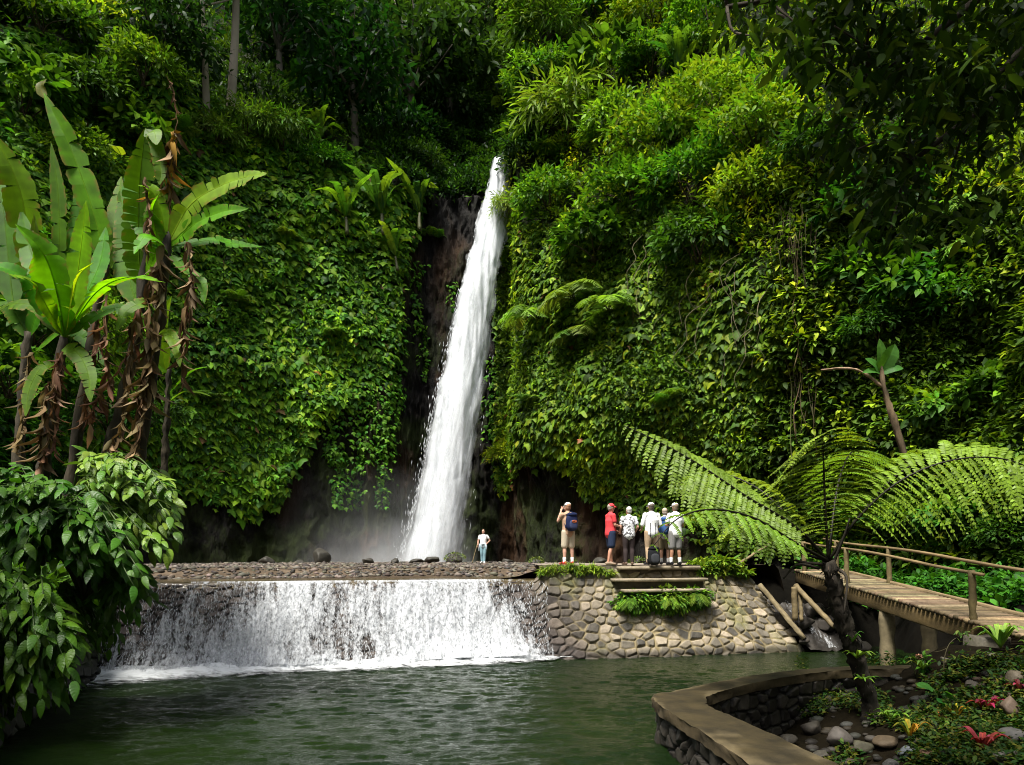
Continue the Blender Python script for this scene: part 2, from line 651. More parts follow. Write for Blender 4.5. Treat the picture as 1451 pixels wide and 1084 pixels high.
def person(loc, rz, H, label, pose, wear, sex='m', skin=SKIN, hair=(.25, .2, .15), cap=None, longhair=False, look=(0, 0), bulk=1.0, shoe=(.03, .03, .035), sock=None):
    """Figure faces local +Y, feet on z=0. pose: joint positions in fractions of a 1.75 m body."""
    k = H / 1.75
    r = thing('person', loc, label, 'person')
    r.rotation_euler = (0, 0, rz)
    J = dict(pel=(0, 0, .93), wai=(0, .01, 1.08), che=(0, .01, 1.27), sho=(0, 0, 1.42), nek=(0, .0, 1.49), hed=(0, .02, 1.63),
             sl=(-.185, 0, 1.41), sr=(.185, 0, 1.41), hl=(-.09, 0, .92), hr=(.09, 0, .92), kl=(-.10, .02, .50), kr=(.10, .02, .50), al=(-.105, -.01, .09), ar=(.105, -.01, .09),
             el=(-.25, -.03, 1.14), er=(.25, -.03, 1.14), wl=(-.25, .08, .90), wr=(.25, .08, .90))
    J.update(pose)
    J = {a: np.array(v, float) for a, v in J.items()}
    b = bulk
    fw = .92 if sex == 'f' else 1.0
    mb = MB()
    capsule(mb, [J['pel'] - UP * .03, J['wai'], J['che'], J['sho'] - UP * .03], [(.155 * b, .115 * b), (.14 * b * fw, .105 * b), (.165 * fw * b, .115 * b), (.14 * fw, .085)], 16, ref=(1, 0, 0))
    capsule(mb, [J['sho'] - UP * .02, J['nek'], J['hed'] - UP * .06], [.065, .052, .05], 10)
    lx, lt = look
    ca, sa = math.cos(lx), math.sin(lx)
    fwdv = np.array([sa, ca, math.sin(lt)])
    h = J['hed']
    ball(mb, h + UP * .02, (.076, .092, .105), 3)
    ball(mb, h + fwdv * .03 - UP * .055, (.058, .062, .06), 2)
    ball(mb, h + fwdv * .096 - UP * .005, (.013, .02, .02), 2)          # nose
    ball(mb, h + fwdv * .082 + UP * .03, (.045, .02, .012), 2)           # brow
    ball(mb, h + fwdv * .083 - UP * .045, (.024, .014, .010), 2)         # lips
    sdv = np.array([ca, -sa, 0])
    for s in (-1, 1):
        ball(mb, h + sdv * s * .078 - fwdv * .005, (.012, .02, .03), 2)  # ears
    for s, S, E, W in ((-1, 'sl', 'el', 'wl'), (1, 'sr', 'er', 'wr')):
        capsule(mb, [J['sho'] * .55 + J[S] * .45 - UP * .03, J[S]], [.06, .058], 10)
        capsule(mb, [J[S], J[S] * .5 + J[E] * .5, J[E]], [.056, .05, .040], 10)
        capsule(mb, [J[E], J[E] * .6 + J[W] * .4, J[W]], [.041, .039, .026], 10)
        d = unit(J[W] - J[E])
        cr = unit(np.cross(d, [0, 0.3, 1.0])) if abs(d[2]) < .9 else np.array([0, 1., 0])
        capsule(mb, [J[W], J[W] + d * .045, J[W] + d * .085], [(.027, .019), (.038, .017), (.036, .015)], 10, ref=cr)
        bend = unit(np.cross(cr, d))
        for q_, (off, ln) in enumerate([(-.030, .062), (-.010, .075), (.010, .070), (.029, .055)]):
            f0 = J[W] + d * .085 + cr * off
            f1 = f0 + d * ln * .5 + bend * .010
            f2 = f1 + d * ln * .38 + bend * .026
            capsule(mb, [f0 - d * .01, f1, f2], [.0095, .009, .0075], 8, 3)
        t0_ = J[W] + d * .03 + cr * -.034
        capsule(mb, [t0_, t0_ + d * .03 - cr * .022, t0_ + d * .058 - cr * .026 + bend * .012], [.013, .011, .009], 8, 3)
    for s, Hh, K, A in ((-1, 'hl', 'kl', 'al'), (1, 'hr', 'kr', 'ar')):
        capsule(mb, [J[Hh], J[Hh] * .5 + J[K] * .5, J[K]], [.092 * b, .078 * b, .054], 12)
        capsule(mb, [J[K], J[K] * .66 + J[A] * .34 - np.array([0, .015, 0]), J[A]], [.053, .056, .034], 12)
        fd_ = unit(np.array([s * .25, 1, 0]))
        capsule(mb, [J[A] - UP * .03 - fd_ * .03, J[A] * [1, 1, 0] + UP * .045 + fd_ * .08, J[A] * [1, 1, 0] + UP * .03 + fd_ * .17], [(.036, .036), (.04, .03), (.03, .018)], 10)
    mb.v = [v * k for v in mb.v]

    def skcol(V):
        c = np.broadcast_to(np.asarray(skin), (len(V), 3)).copy()
        hk = h * k
        for s in (-1, 1):
            e_ = hk + (fwdv * .085 + sdv * s * .032 + UP * .022) * k
            c[np.linalg.norm((V - e_) * [1, 1, 1.3], axis=1) < .014 * k] = (.03, .02, .015)
        lip = hk + (fwdv * .09 - UP * .045) * k
        c[np.linalg.norm((V - lip) * [1, 1, 1.8], axis=1) < .022 * k] = (.36, .14, .11)
        return c

    fused(mb, 'body', M['skin'], r, .0095 * k, 4, colfn=skcol)
    for s, A in ((-1, 'al'), (1, 'ar')):
        mb = MB()
        fd_ = unit(np.array([s * .25, 1, 0]))
        a0 = J[A] * [1, 1, 0]
        capsule(mb, [a0 + UP * .05 - fd_ * .045, a0 + UP * .055 + fd_ * .03, a0 + UP * .038 + fd_ * .13, a0 + UP * .03 + fd_ * .19], [(.044, .05), (.046, .052), (.048, .036), (.036, .026)], 12, ref=(1, 0, 0))
        mb.v = [v * k for v in mb.v]
        fused(mb, 'shoe', M['cloth'], r, .01, 2, shoe)
        if sock:
            mb = MB()
            capsule(mb, [J[A] - UP * .01, J[A] * .8 + J['kl' if s < 0 else 'kr'] * .2 + UP * .02], [.046, .054], 12)
            mb.v = [v * k for v in mb.v]
            fused(mb, 'sock', M['cloth'], r, .012, 2, sock)
    for w_ in wear:
        mb = MB()
        kind, colr = w_[0], w_[1]
        fn = w_[2] if len(w_) > 2 else None
        slv = w_[3] if len(w_) > 3 else .55
        if kind in ('shirt', 'top'):
            hem = J['pel'] - UP * .02
            capsule(mb, [hem, J['wai'], J['che'], J['sho'] - UP * .03], [(.182 * b, .145 * b), (.168 * b, .135 * b), (.188 * fw * b, .14 * b), (.165 * fw, .10)], 18, ref=(1, 0, 0))
            capsule(mb, [J['sho'] - UP * .03, J['nek'] - UP * .01], [.09, .07], 12)
            for S, E, W in (('sl', 'el', 'wl'), ('sr', 'er', 'wr')):
                capsule(mb, [J['sho'] * .5 + J[S] * .5 - UP * .02, J[S]], [.075, .072], 10)
                if slv > 0:
                    e1 = J[S] + (J[E] - J[S]) * min(1, slv)
                    capsule(mb, [J[S], e1], [.073, .066 if slv < 1 else .056], 10)
                if slv > 1:
                    capsule(mb, [J[E], J[E] + (J[W] - J[E]) * (slv - 1)], [.056, .042], 10)
        elif kind in ('shorts', 'trousers', 'leggings'):
            g_ = 1.0 if kind == 'shorts' else (.98 if kind == 'trousers' else .90)
            capsule(mb, [J['pel'] + UP * .08, J['pel'] - UP * .04], [(.165 * b, .125 * b), (.168 * b, .13 * b)], 16, ref=(1, 0, 0))
            for Hh, K, A in (('hl', 'kl', 'al'), ('hr', 'kr', 'ar')):
                if kind == 'shorts':
                    e1 = J[Hh] + (J[K] - J[Hh]) * (fn or .92)
                    capsule(mb, [J[Hh], e1], [.112 * b, .098 * b], 12)
                else:
                    capsule(mb, [J[Hh], J[Hh] * .5 + J[K] * .5, J[K], J[K] * .66 + J[A] * .34 - np.array([0, .015, 0]), J[A] + UP * .02], [.114 * g_ * b, .100 * g_ * b, .080 * g_, .078 * g_, .066 * g_], 12)
            fn = None
        elif kind == 'jacket':
            capsule(mb, [J['pel'] + UP * .08, J['pel'] - UP * .03], [(.178, .142), (.185, .15)], 16, ref=(1, 0, 0))
            capsule(mb, [(.15, .03, .98), (.21, .02, .82), (.235, .0, .66)], [.06, .07, .04], 10)
            capsule(mb, [(-.12, .08, .98), (-.16, .1, .85), (-.17, .1, .74)], [.05, .05, .035], 10)
            capsule(mb, [(0, -.12, .98), (0, -.15, .75), (0, -.15, .6)], [(.15, .05), (.17, .04), (.15, .03)], 10, ref=(1, 0, 0))
            capsule(mb, [(-.04, .15, 1.0), (.05, .16, .98)], [.04, .04], 8)
        mb.v = [v * k for v in mb.v]
        if isinstance(colr, tuple) and callable(fn):
            f2 = fn
            fused(mb, kind, M['cloth'], r, .0105, 4, colfn=lambda V: np.asarray(colr) * f2(V))
        else:
            fused(mb, kind, M['cloth'], r, .0105, 4, colr)
    if hair is not None:
        mb = MB()
        ball(mb, h + UP * .045 - fwdv * .022, (.085, .095, .092), 3)
        if longhair:
            capsule(mb, [h - fwdv * .07 + UP * .02, h - fwdv * .11 - UP * .08, h - fwdv * .11 - UP * .2], [.06, .055, .03], 10)
        else:
            ball(mb, h - fwdv * .045 - UP * .01, (.078, .06, .075), 2)
        mb.v = [v * k for v in mb.v]
        fused(mb, 'hair', M['hair'], r, .01, 2, hair)
    if cap is not None:
        mb = MB()
        V, Fc = ico(3)
        V2 = V.copy()
        V2[:, 2] = np.maximum(V2[:, 2], -.05)
        mb.add(V2 * np.array([.094, .106, .085]) + (h + UP * .062), Fc)
        ang = np.linspace(-1.1, 1.1, 13)
        rows = []
        for q_ in (0, .5, 1):
            rr = .098 + .075 * q_ * np.cos(ang * 1.2).clip(.2)
            rows.append(np.stack([np.sin(ang + lx) * rr, np.cos(ang + lx) * rr, .058 - .02 * q_ + 0 * ang], 1) + h)
        G = np.stack(rows, 1)
        grid(mb, G)
        grid(mb, G - UP * .008, flip=True)
        mb.v = [v * k for v in mb.v]
        o = mb.build('cap', M['cloth'])
        o.parent = r
        for me_c in [o.data.attributes['Col']]:
            me_c.data.foreach_set('color', np.tile([*cap, 1], len(o.data.vertices)).astype(np.float32))
    r['J'] = ''
    del r['J']
    return r, {a: v * k for a, v in J.items()}


def to_world(r, p):
    a = r.rotation_euler[2]
    p = np.asarray(p, float)
    return np.array([p[0] * math.cos(a) - p[1] * math.sin(a), p[0] * math.sin(a) + p[1] * math.cos(a), p[2]]) + np.array(r.location)


def backpack(loc, rz, col1, col2, label, s=1.0, lean=0.0, straps=True):
    """Stands with its back panel towards local +Y, 0.5 m tall."""
    r = thing('backpack', loc, label, 'backpack')
    r.rotation_euler = (lean, 0, rz)
    def bag(c, sz, pw=3.2, seg=3):
        V, Fc = ico(4)
        W = np.sign(V) * np.abs(V) ** (2 / pw)
        W = W / np.max(np.abs(W), axis=0)
        W[:, 0] *= 1 - .16 * np.clip(W[:, 2], 0, 1) ** 2
        W = W + .02 * fbm(V * 3 + c[0] * 5, 9, 2)[:, None]
        return W * np.asarray(sz) * s + np.asarray(c) * s, Fc
    for nm, c, sz, cl in (('main_compartment', (0, 0, .25), (.165, .105, .25), col1), ('front_pocket', (0, -.115, .17), (.12, .05, .135), col2), ('top_flap', (0, -.02, .46), (.14, .10, .055), col1)):
        mb = MB()
        V, Fc = bag(c, sz)
        mb.add(V, Fc, cl)
        o = mb.build(nm, M['cloth'])
        o.parent = r
    for sx_ in (-1, 1):
        mb = MB()
        tube(mb, spline(np.array([(sx_ * .09, .10, .47), (sx_ * .10, .19, .44), (sx_ * .12, .20, .28), (sx_ * .13, .10, .08)]) * s, 14), np.array([[.028, .010]] * 14) * s, 8, np.asarray(col1) * .7, ref=(1, 0, 0))
        o = mb.build('strap', M['cloth'])
        o.parent = r
    mb = MB()
    tube(mb, spline(np.array([(-.05, .06, .49), (-.04, .05, .54), (.04, .05, .54), (.05, .06, .49)]) * s, 10), .01 * s, 6, np.asarray(col1) * .7)
    o = mb.build('carry_handle', M['cloth'])
    o.parent = r
    return r


TZ0 = 2.435


def feet(px, d):
    p = P(px, 790, d)
    p[2] = TZ0 + .012
    return p


WHITE = (.78, .78, .77)
# 1: photographing, navy backpack on the back
p1, J1 = person(feet(805, 20.6), math.radians(22), 1.80, 'person in white cap, tan top and khaki shorts raising a camera towards the falls',
                dict(el=(-.27, .10, 1.24), wl=(-.10, .24, 1.54), er=(.24, .16, 1.25), wr=(.06, .26, 1.54), al=(-.12, -.01, .09), ar=(.13, -.01, .09), kl=(-.11, .02, .5), kr=(.12, .02, .5)),
                [('shirt', (.42, .27, .18), None, .3), ('shorts', (.46, .40, .30), .9)], hair=(.32, .17, .10), cap=WHITE, shoe=(.42, .03, .03), sock=(.75, .75, .74), skin=(.50, .29, .21))
bp1 = backpack(to_world(p1, (0, -.235, .98)), p1.rotation_euler[2], (.015, .022, .065), (.04, .05, .11), 'navy backpack with a small orange emblem worn by the photographing visitor', 1.03)
mb = MB()
V, Fc = ico(3)
th = np.linspace(0, 2 * PI, 24)
pts = np.stack([.075 * np.cos(th) ** 1, th * 0 - .172, .27 + .03 * np.abs(np.sin(th)) ** .8 * np.sign(np.sin(th))], 1)
tube(mb, pts, .008, 6, (.45, .12, .04), caps=False)
tube(mb, spline([(-.05, -.172, .26), (-.02, -.176, .285), (.02, -.176, .26), (.05, -.172, .28)], 10), .008, 6, (.45, .12, .04))
o = mb.build('emblem', M['cloth'])
o.parent = bp1
cm = thing('camera', to_world(p1, (-.02, .33, 1.60)), 'small dark camera held up to the face of the photographing visitor', 'camera')
cm.rotation_euler = p1.rotation_euler
for nm, fn_ in (('camera_body', lambda m_: box(m_, (0, 0, 0), (.13, .05, .085), 0, .01, (.02, .02, .022))), ('lens', lambda m_: tube(m_, [(0, .02, 0), (0, .09, 0)], [.034, .032], 16, (.015, .015, .017)))):
    mb = MB()
    fn_(mb)
    o = mb.build(nm, M['cloth'])
    o.parent = cm

# 2: red shirt, red cap, facing across
person(feet(865, 20.2), math.radians(-72), 1.74, 'man in red polo shirt, red cap and navy shorts turned towards his companion',
       dict(er=(.22, .04, 1.14), wr=(.12, .26, 1.10), el=(-.23, .02, 1.14), wl=(-.14, .22, 1.02), al=(-.12, .10, .09), kl=(-.11, .06, .5), ar=(.11, -.12, .09), kr=(.11, -.02, .5)),
       [('shirt', (.62, .06, .07), None, .6), ('shorts', (.022, .032, .065), .85)], hair=(.3, .26, .22), cap=(.60, .06, .07), shoe=(.30, .22, .16), skin=(.50, .25, .17), bulk=1.08, look=(0, -.05))


# 3: patterned top
def dapple(V):
    a = fbm(V * np.array([24, 24, 30]), 71, 2)
    return np.where(a > .10, .16, 1.0)[:, None]


person(feet(891, 20.2), math.radians(6), 1.66, 'grey haired woman in black and white patterned top and dark leggings seen from behind',
       dict(el=(-.26, -.02, 1.13), wl=(-.22, .16, 1.0), er=(.27, -.02, 1.14), wr=(.22, .13, .98)),
       [('top', (.72, .73, .75), dapple, .6), ('leggings', (.045, .034, .034))], sex='f', hair=(.55, .53, .50), shoe=(.12, .08, .06), skin=(.50, .28, .20), bulk=1.1, look=(-.3, 0))
# 4: white shirt, tan trousers, braces
def braces(V):
    on = (np.abs(np.abs(V[:, 0]) - .075) < .014) & (V[:, 1] < -.02) & (V[:, 2] < 1.2)
    return np.where(on, .12, 1.0)[:, None]


person(feet(923, 20.2), math.radians(10), 1.77, 'man in white long shirt with dark straps, tan trousers and white cap',
       dict(el=(-.27, .0, 1.14), wl=(-.22, .20, 1.02), er=(.27, .0, 1.14), wr=(.20, .18, 1.0), al=(-.11, -.05, .09), ar=(.2, .06, .09), kr=(.15, .05, .5)),
       [('shirt', (.78, .79, .80), braces, 1.0), ('trousers', (.40, .29, .19))], hair=(.10, .08, .06), cap=WHITE, shoe=(.03, .03, .035), bulk=1.1, skin=(.40, .22, .15))
backpack(feet(927, 19.93) + np.array([0, 0, .0]), math.radians(8), (.012, .013, .015), (.035, .037, .042), 'black rucksack standing on the paving at the feet of the group', 1.02, lean=-.12)
# 5: mostly hidden, blue backpack
p5_, J5 = person(feet(942, 20.75), math.radians(-18), 1.66, 'partly hidden person in khaki shorts standing between the two men in white',
                 {}, [('shirt', (.55, .56, .55), None, .6), ('shorts', (.20, .17, .10), .9)], hair=(.4, .33, .25), shoe=(.05, .05, .05), sock=(.6, .6, .6))
backpack(to_world(p5_, (0, -.22, .88)), p5_.rotation_euler[2], (.03, .08, .22), (.05, .11, .28), 'blue backpack worn by the half hidden person', .98)
# 6: white tee, grey shorts
person(feet(957, 20.2), math.radians(14), 1.76, 'man in white t-shirt, grey shorts and white cap with one arm folded forward',
       dict(el=(-.27, .02, 1.13), wl=(-.06, .24, 1.16), er=(.25, .06, 1.12), wr=(.04, .26, 1.18), al=(-.13, 0, .09), ar=(.13, -.02, .09)),
       [('shirt', (.80, .80, .80), None, .6), ('shorts', (.20, .195, .19), .95)], hair=(.2, .15, .1), cap=WHITE, shoe=(.015, .015, .017), sock=(.75, .75, .74), skin=(.36, .19, .12), bulk=1.08)
# 7: lone woman on the gravel, facing the camera
wl_ = P(685, 799, 35.5)
wl_[2] = 2.34
p7, J7 = person(wl_, math.radians(172), 1.70, 'lone woman in white top and pale jeans, hand on hip, near the waterfall',
                dict(el=(-.33, -.05, 1.18), wl=(-.17, .04, 1.0), er=(.27, .05, 1.14), wr=(.26, .14, .93), al=(-.05, .03, .09), ar=(.08, -.03, .09), kl=(-.08, .04, .5), kr=(.09, .02, .5)),
                [('top', (.80, .78, .79), None, .5), ('trousers', (.20, .33, .38)), ('jacket', (.42, .52, .58))], sex='f', hair=(.05, .03, .02), longhair=True, shoe=(.75, .74, .73), skin=(.50, .28, .20), look=(.3, .15))
mb = MB()
s0_, s1_ = to_world(p7, (.27, .20, .98)), to_world(p7, (.52, .30, 0))
tube(mb, np.linspace(s0_, s1_, 8), np.linspace(.016, .022, 8), 7, (.22, .17, .09))
tag(mb.build('walking_stick', M['wood'], origin=s1_), 'wooden walking stick held by the lone woman', 'stick')
# ================================================================== setting: cliff
def prof(keys):
    k = np.array(keys, float)
    return lambda z: np.interp(z, k[:, 0], k[:, 1])


PL = prof([(-1, -.3), (2, 0), (5, .7), (8, .5), (10, .3), (15, .5), (22, 1.0), (26, 2), (28, 4), (31, 9), (36, 15), (45, 24), (62, 36)])
PRK = prof([(-1, -.2), (2, 0), (10, .3), (20, .8), (25, 1.6), (28, 4), (31, 8), (36, 13), (45, 21), (62, 32)])
PSL = prof([(-1, -.2), (2, 0), (20, .6), (25, 1), (26.4, 3.0), (28, 5), (32, 7), (38, 11), (45, 16), (62, 27)])
PED = prof([(-1, -.2), (2, .5), (8, .2), (20, 0.2), (26, .5), (32, 1.6), (40, 4), (62, 13)])
PR = prof([(-1, 0), (2, .8), (6, 1.0), (8, .1), (9.5, -.4), (14, -.2), (18, .6), (22, 2.2), (28, 5.2), (35, 9), (45, 15), (62, 25)])
PFL = prof([(-1, -.5), (2, 0), (10, 1), (18, 3), (24, 6), (30, 10), (40, 17), (62, 32)])
PFR = prof([(-1, -.6), (2, 0), (8, .8), (14, 2.0), (20, 4.4), (28, 8.5), (40, 16), (62, 28)])
PBK = prof([(-1, 0), (2, 0), (10, 6), (30, 24), (62, 54)])
ST = [  # base x, y, back dir, profile
    (0, -16, (0, -1), PBK), (-13, -13, (-.7, -.7), PBK), (-18, -2, (-1, 0), PBK), (-17.5, 8, (-1, 0), PFL), (-18, 18, (-1, .1), PFL),
    (-19, 27, (-.9, .4), PFL), (-17.8, 34, (-.55, .83), PL), (-13.5, 38, (-.25, .97), PL), (-9.3, 40, (-.1, 1), PL),
    (-6.9, 41, (-.1, 1), PRK), (-5.2, 43.2, (0, 1), PSL), (-2.2, 43.3, (0.05, 1), PSL), (0.1, 43.0, (.1, 1), PSL), (0.5, 38.9, (.6, .8), PED),
    (1.5, 36, (.4, .92), PR), (4.5, 33.2, (.45, .9), PR), (8, 30, (.5, .86), PR), (11.5, 26.6, (.6, .8), PR),
    (14.3, 22.5, (.75, .66), PFR), (16, 17, (.95, .3), PFR), (17, 8, (1, 0), PFR), (17, -4, (1, -.2), PBK), (11, -13, (.6, -.8), PBK), (0, -16, (0, -1), PBK)]
zs = np.concatenate([np.linspace(-1, 12, 84), np.linspace(12.2, 32, 110), np.linspace(32.6, 62, 42)])
uk = np.arange(len(ST))
uu = np.concatenate([np.linspace(0, 3, 20)[:-1], np.linspace(3, 20, 860), np.linspace(20, 23, 20)[1:]])
sx = np.interp(uu, uk, [s[0] for s in ST])
sy = np.interp(uu, uk, [s[1] for s in ST])
bd = np.array([unit(s[2]) for s in ST])
bx, by = np.interp(uu, uk, bd[:, 0]), np.interp(uu, uk, bd[:, 1])
rec = np.array([s[3](zs) for s in ST])
REC = np.stack([np.interp(uu, uk, rec[:, k]) for k in range(len(zs))], 1)


def smooth_u(a, k):
    ker = np.hanning(k + 2)[1:-1]
    ker /= ker.sum()
    pad = np.pad(a, [(k // 2, k // 2)] + [(0, 0)] * (a.ndim - 1), mode='edge')
    return np.apply_along_axis(lambda c: np.convolve(c, ker, 'valid'), 0, pad)


sx, sy, bx, by = (smooth_u(a, 23) for a in (sx, sy, bx, by))
REC = smooth_u(REC, 23)
Pc = np.stack([sx[:, None] + bx[:, None] * REC, sy[:, None] + by[:, None] * REC, np.broadcast_to(zs, REC.shape)], -1)
# lumps: broad mounds in the vegetated part, craggy vertical ribs in the bare rock
bl, bp = pix(Pc)
LX = [-400, 0, 240, 300, 390, 430, 450, 520, 550, 562, 575, 600, 618, 640, 690, 697, 699, 706, 740, 780, 830, 870, 960, 1080, 1250, 1900]
LY = [690, 690, 685, 715, 705, 660, 605, 575, 540, 470, 380, 300, 250, 232, 226, 226, 300, 690, 665, 640, 680, 700, 735, 775, 810, 840]
jit = fbm(Pc * np.array([.5, .5, .35]), 31, 3) * 45
VEG = sstep(14, -14, bp - np.interp(bl, LX, LY) + jit)
VEG = np.where(Pc[..., 1] < 6, 1.0, VEG)
VEG = np.where((Pc[..., 2] > 27), 1.0, VEG)
lump = fbm(Pc * .22, 3, 3) * 1.3 + fbm(Pc * .7, 9, 2) * .45
lump = np.where(Pc[..., 2] > 24, lump * 1.2, lump * .75)
ribs = fbm(Pc * np.array([1.1, 1.1, .12]), 21, 4) * .75 + (1 - 2 * np.abs(fbm(Pc * np.array([1.5, 1.5, .7]), 23, 4))) * .36 + (1 - 2.4 * np.abs(fbm(Pc * np.array([2.6, 2.6, 1.1]), 25, 4))) * .22 + fbm(Pc * np.array([5, 5, 3.0]), 27, 2) * .10
disp = VEG * (lump + .35) + (1 - VEG) * ribs
amp = sstep(-2, 6, np.abs(Pc[..., 1] - 0) + 2)
Pc = Pc - np.stack([bx[:, None] * disp, by[:, None] * disp, -disp * .25 * VEG], -1)
CL_N = None
cliff_mb = MB()
ccol = np.stack([VEG, .5 + .5 * fbm(Pc * .4, 41, 3), .5 + .5 * fbm(Pc * np.array([.5, .5, .15]), 43, 3)], -1)
grid(cliff_mb, Pc, ccol)


def cliff_mat():
    m, nt, out = new_mat('cliff_rock')
    a = attr(nt)
    sp = N(nt, 'ShaderNodeSeparateColor')
    nt.links.new(a.outputs['Color'], sp.inputs[0])
    pos = geo_pos(nt)
    st = noise(nt, 1.0, 9, .65, mapping(nt, pos, (2.2, 2.2, .5)), .8)
    fi = noise(nt, 5.0, 8, .75, mapping(nt, pos, (1, 1, .55)))
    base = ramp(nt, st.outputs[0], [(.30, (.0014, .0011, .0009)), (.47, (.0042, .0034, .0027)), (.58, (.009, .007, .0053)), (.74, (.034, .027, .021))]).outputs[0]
    rust = ramp(nt, sp.outputs[2], [(.52, 0.0), (.72, 1.0)])
    base = mix(nt, base, (.05, .023, .008), math_n(nt, 'MULTIPLY', rust.outputs[0], .75))
    mossf = ramp(nt, math_n(nt, 'ADD', math_n(nt, 'MULTIPLY', fi.outputs[0], .5), math_n(nt, 'MULTIPLY', sp.outputs[1], .6)), [(.55, 0.0), (.68, 1.0)])
    base = mix(nt, base, (.022, .034, .005), math_n(nt, 'MULTIPLY', mossf.outputs[0], .8))
    soil = mix(nt, (.012, .014, .007), (.025, .035, .01), fi.outputs[0])
    base = mix(nt, base, soil, sp.outputs[0])
    p = N(nt, 'ShaderNodeBsdfPrincipled')
    nt.links.new(base, p.inputs['Base Color'])
    p.inputs['Roughness'].default_value = .55
    p.inputs['Specular IOR Level'].default_value = .16
    h = math_n(nt, 'ADD', st.outputs[0], math_n(nt, 'MULTIPLY', fi.outputs[0], .6))
    nt.links.new(bump(nt, h, 1.0, .28), p.inputs['Normal'])
    nt.links.new(p.outputs[0], out.inputs['Surface'])
    return m


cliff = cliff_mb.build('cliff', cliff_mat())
tag(cliff, 'dark wet rock cliff of the gorge under creepers', kind='structure')

nu, nv = Pc.shape[:2]
ii, jj = np.meshgrid(np.arange(nu - 1), np.arange(nv - 1), indexing='ij')
q = np.stack([ii * nv + jj, ii * nv + jj + 1, (ii + 1) * nv + jj + 1, (ii + 1) * nv + jj], -1).reshape(-1, 4)
Pv = Pc.reshape(-1, 3)
CL_BVH = BVHTree.FromPolygons([tuple(v) for v in Pv], [tuple(f) for f in q], epsilon=0)
QA, QB, QC, QD = Pv[q[:, 0]], Pv[q[:, 1]], Pv[q[:, 2]], Pv[q[:, 3]]
qn = np.cross(QC - QA, QD - QB)
q_area = np.linalg.norm(qn, axis=1) / 2
qn = unit(qn)
qc = (QA + QB + QC + QD) / 4
inward = np.stack([-bx, -by, bx * 0 + .3], 1)
qin = np.repeat(inward[:-1], nv - 1, 0)
qn = np.where((np.sum(qn * qin, 1) < 0)[:, None], -qn, qn)
qveg = VEG.reshape(-1)[q].mean(1)


def hit(px, py):
    d = Vector(((px - CX) / F, 1, (HY - py) / F)).normalized()
    loc, nrm, idx, dist = CL_BVH.ray_cast(Vector((0, 0, ZC)), d)
    if loc is None:
        return P(px, py, 40), np.array([0, -1, .3])
    n = qn[idx]
    return np.array(loc), n


# ------------------------------------------------------------------ leaf carpet on the cliff (nobody could count it)
qpx, qpy = pix(qc)
dd = np.maximum(qc[:, 1], 4)
inview = (qc[:, 1] > 7) & (qpx > -330) & (qpx < 1800) & (qpy > -260) & (qpy < 980)
wq = q_area / dd ** 2 * 1e6 * inview * (.25 + .75 * np.clip(-np.sum(qn * unit(qc - [0, 0, ZC]), 1), 0, 1)) * np.clip(np.where((qc[:, 2] > 25.2) & (qc[:, 0] < 3), 1.0, qveg) * 1.1 - .05, 0, 1)
zone_noise = fbm(qc * .16, 77, 2)
X, Y, Z = qc[:, 0], qc[:, 1], qc[:, 2]
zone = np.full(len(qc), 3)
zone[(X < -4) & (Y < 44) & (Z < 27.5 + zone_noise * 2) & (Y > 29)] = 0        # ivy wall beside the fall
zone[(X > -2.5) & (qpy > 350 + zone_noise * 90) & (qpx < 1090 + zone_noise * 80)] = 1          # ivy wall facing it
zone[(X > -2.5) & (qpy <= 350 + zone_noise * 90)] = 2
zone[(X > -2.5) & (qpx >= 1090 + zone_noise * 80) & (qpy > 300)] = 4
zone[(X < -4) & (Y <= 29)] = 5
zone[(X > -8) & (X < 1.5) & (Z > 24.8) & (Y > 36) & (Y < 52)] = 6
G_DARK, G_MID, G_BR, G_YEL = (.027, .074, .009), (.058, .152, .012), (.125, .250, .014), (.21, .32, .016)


def sample(z, n):
    w = wq * (zone == z)
    cs = np.cumsum(w)
    if cs[-1] <= 0:
        return None
    k = np.searchsorted(cs, rng.random(n) * cs[-1])
    a, b = rng.random((n, 1)), rng.random((n, 1))
    p = QA[k] * (1 - a) * (1 - b) + QB[k] * a * (1 - b) + QC[k] * a * b + QD[k] * (1 - a) * b
    return p, qn[k]


T_LOB, T_SIM, T_TINY, T_SIMW = leaf_lobed(), leaf_simple(), leaf_tiny(.45), leaf_simple(.5, .25, .35)


def ivy_rows(mb, z, n, size, row, cols, wts, sd):
    """Leaves hang from wavy garlands like shingles."""
    p, nn = sample(z, n)
    wav = fbm(p * np.array([.45, .45, .3]), sd, 4) * 1.5
    ph = p[:, 2] / row + wav * 2.2
    fr = ph - np.floor(ph)
    p[:, 2] -= (fr - .16 * rng.random(n)) * row * .78
    nh = unit(nn * [1, 1, .25])
    pil = np.clip(.5 + fbm(p * .55, sd + 3, 2) * 1.2, 0, 1.2)
    p = p + nh * (.08 + .32 * pil * rng.random(n) + .10 * rng.random(n))[:, None]
    side = np.stack([-nh[:, 1], nh[:, 0], nh[:, 0] * 0], 1)
    d = nh * U(.25, .95, n)[:, None] - UP * U(.35, .95, n)[:, None] + side * rng.normal(0, .45, (n, 1))
    nm = nh * .55 + UP * .75 + rsph(n) * .55
    hue = fbm(p * .28, sd + 9, 3)
    c = pal(n, cols, wts)
    c = c * (1 + .3 * hue)[:, None]
    yl = sstep(.1, .45, hue + rng.normal(0, .12, n))[:, None]
    c = c * (1 - yl) + yl * (c * np.array([1.7, 1.45, .9]))
    scatter(mb, T_LOB, p, d, nm, size * (.45 + .95 * rng.random(n) ** 1.6) * (1 + .35 * fbm(p * .35, sd + 13, 2)), c)


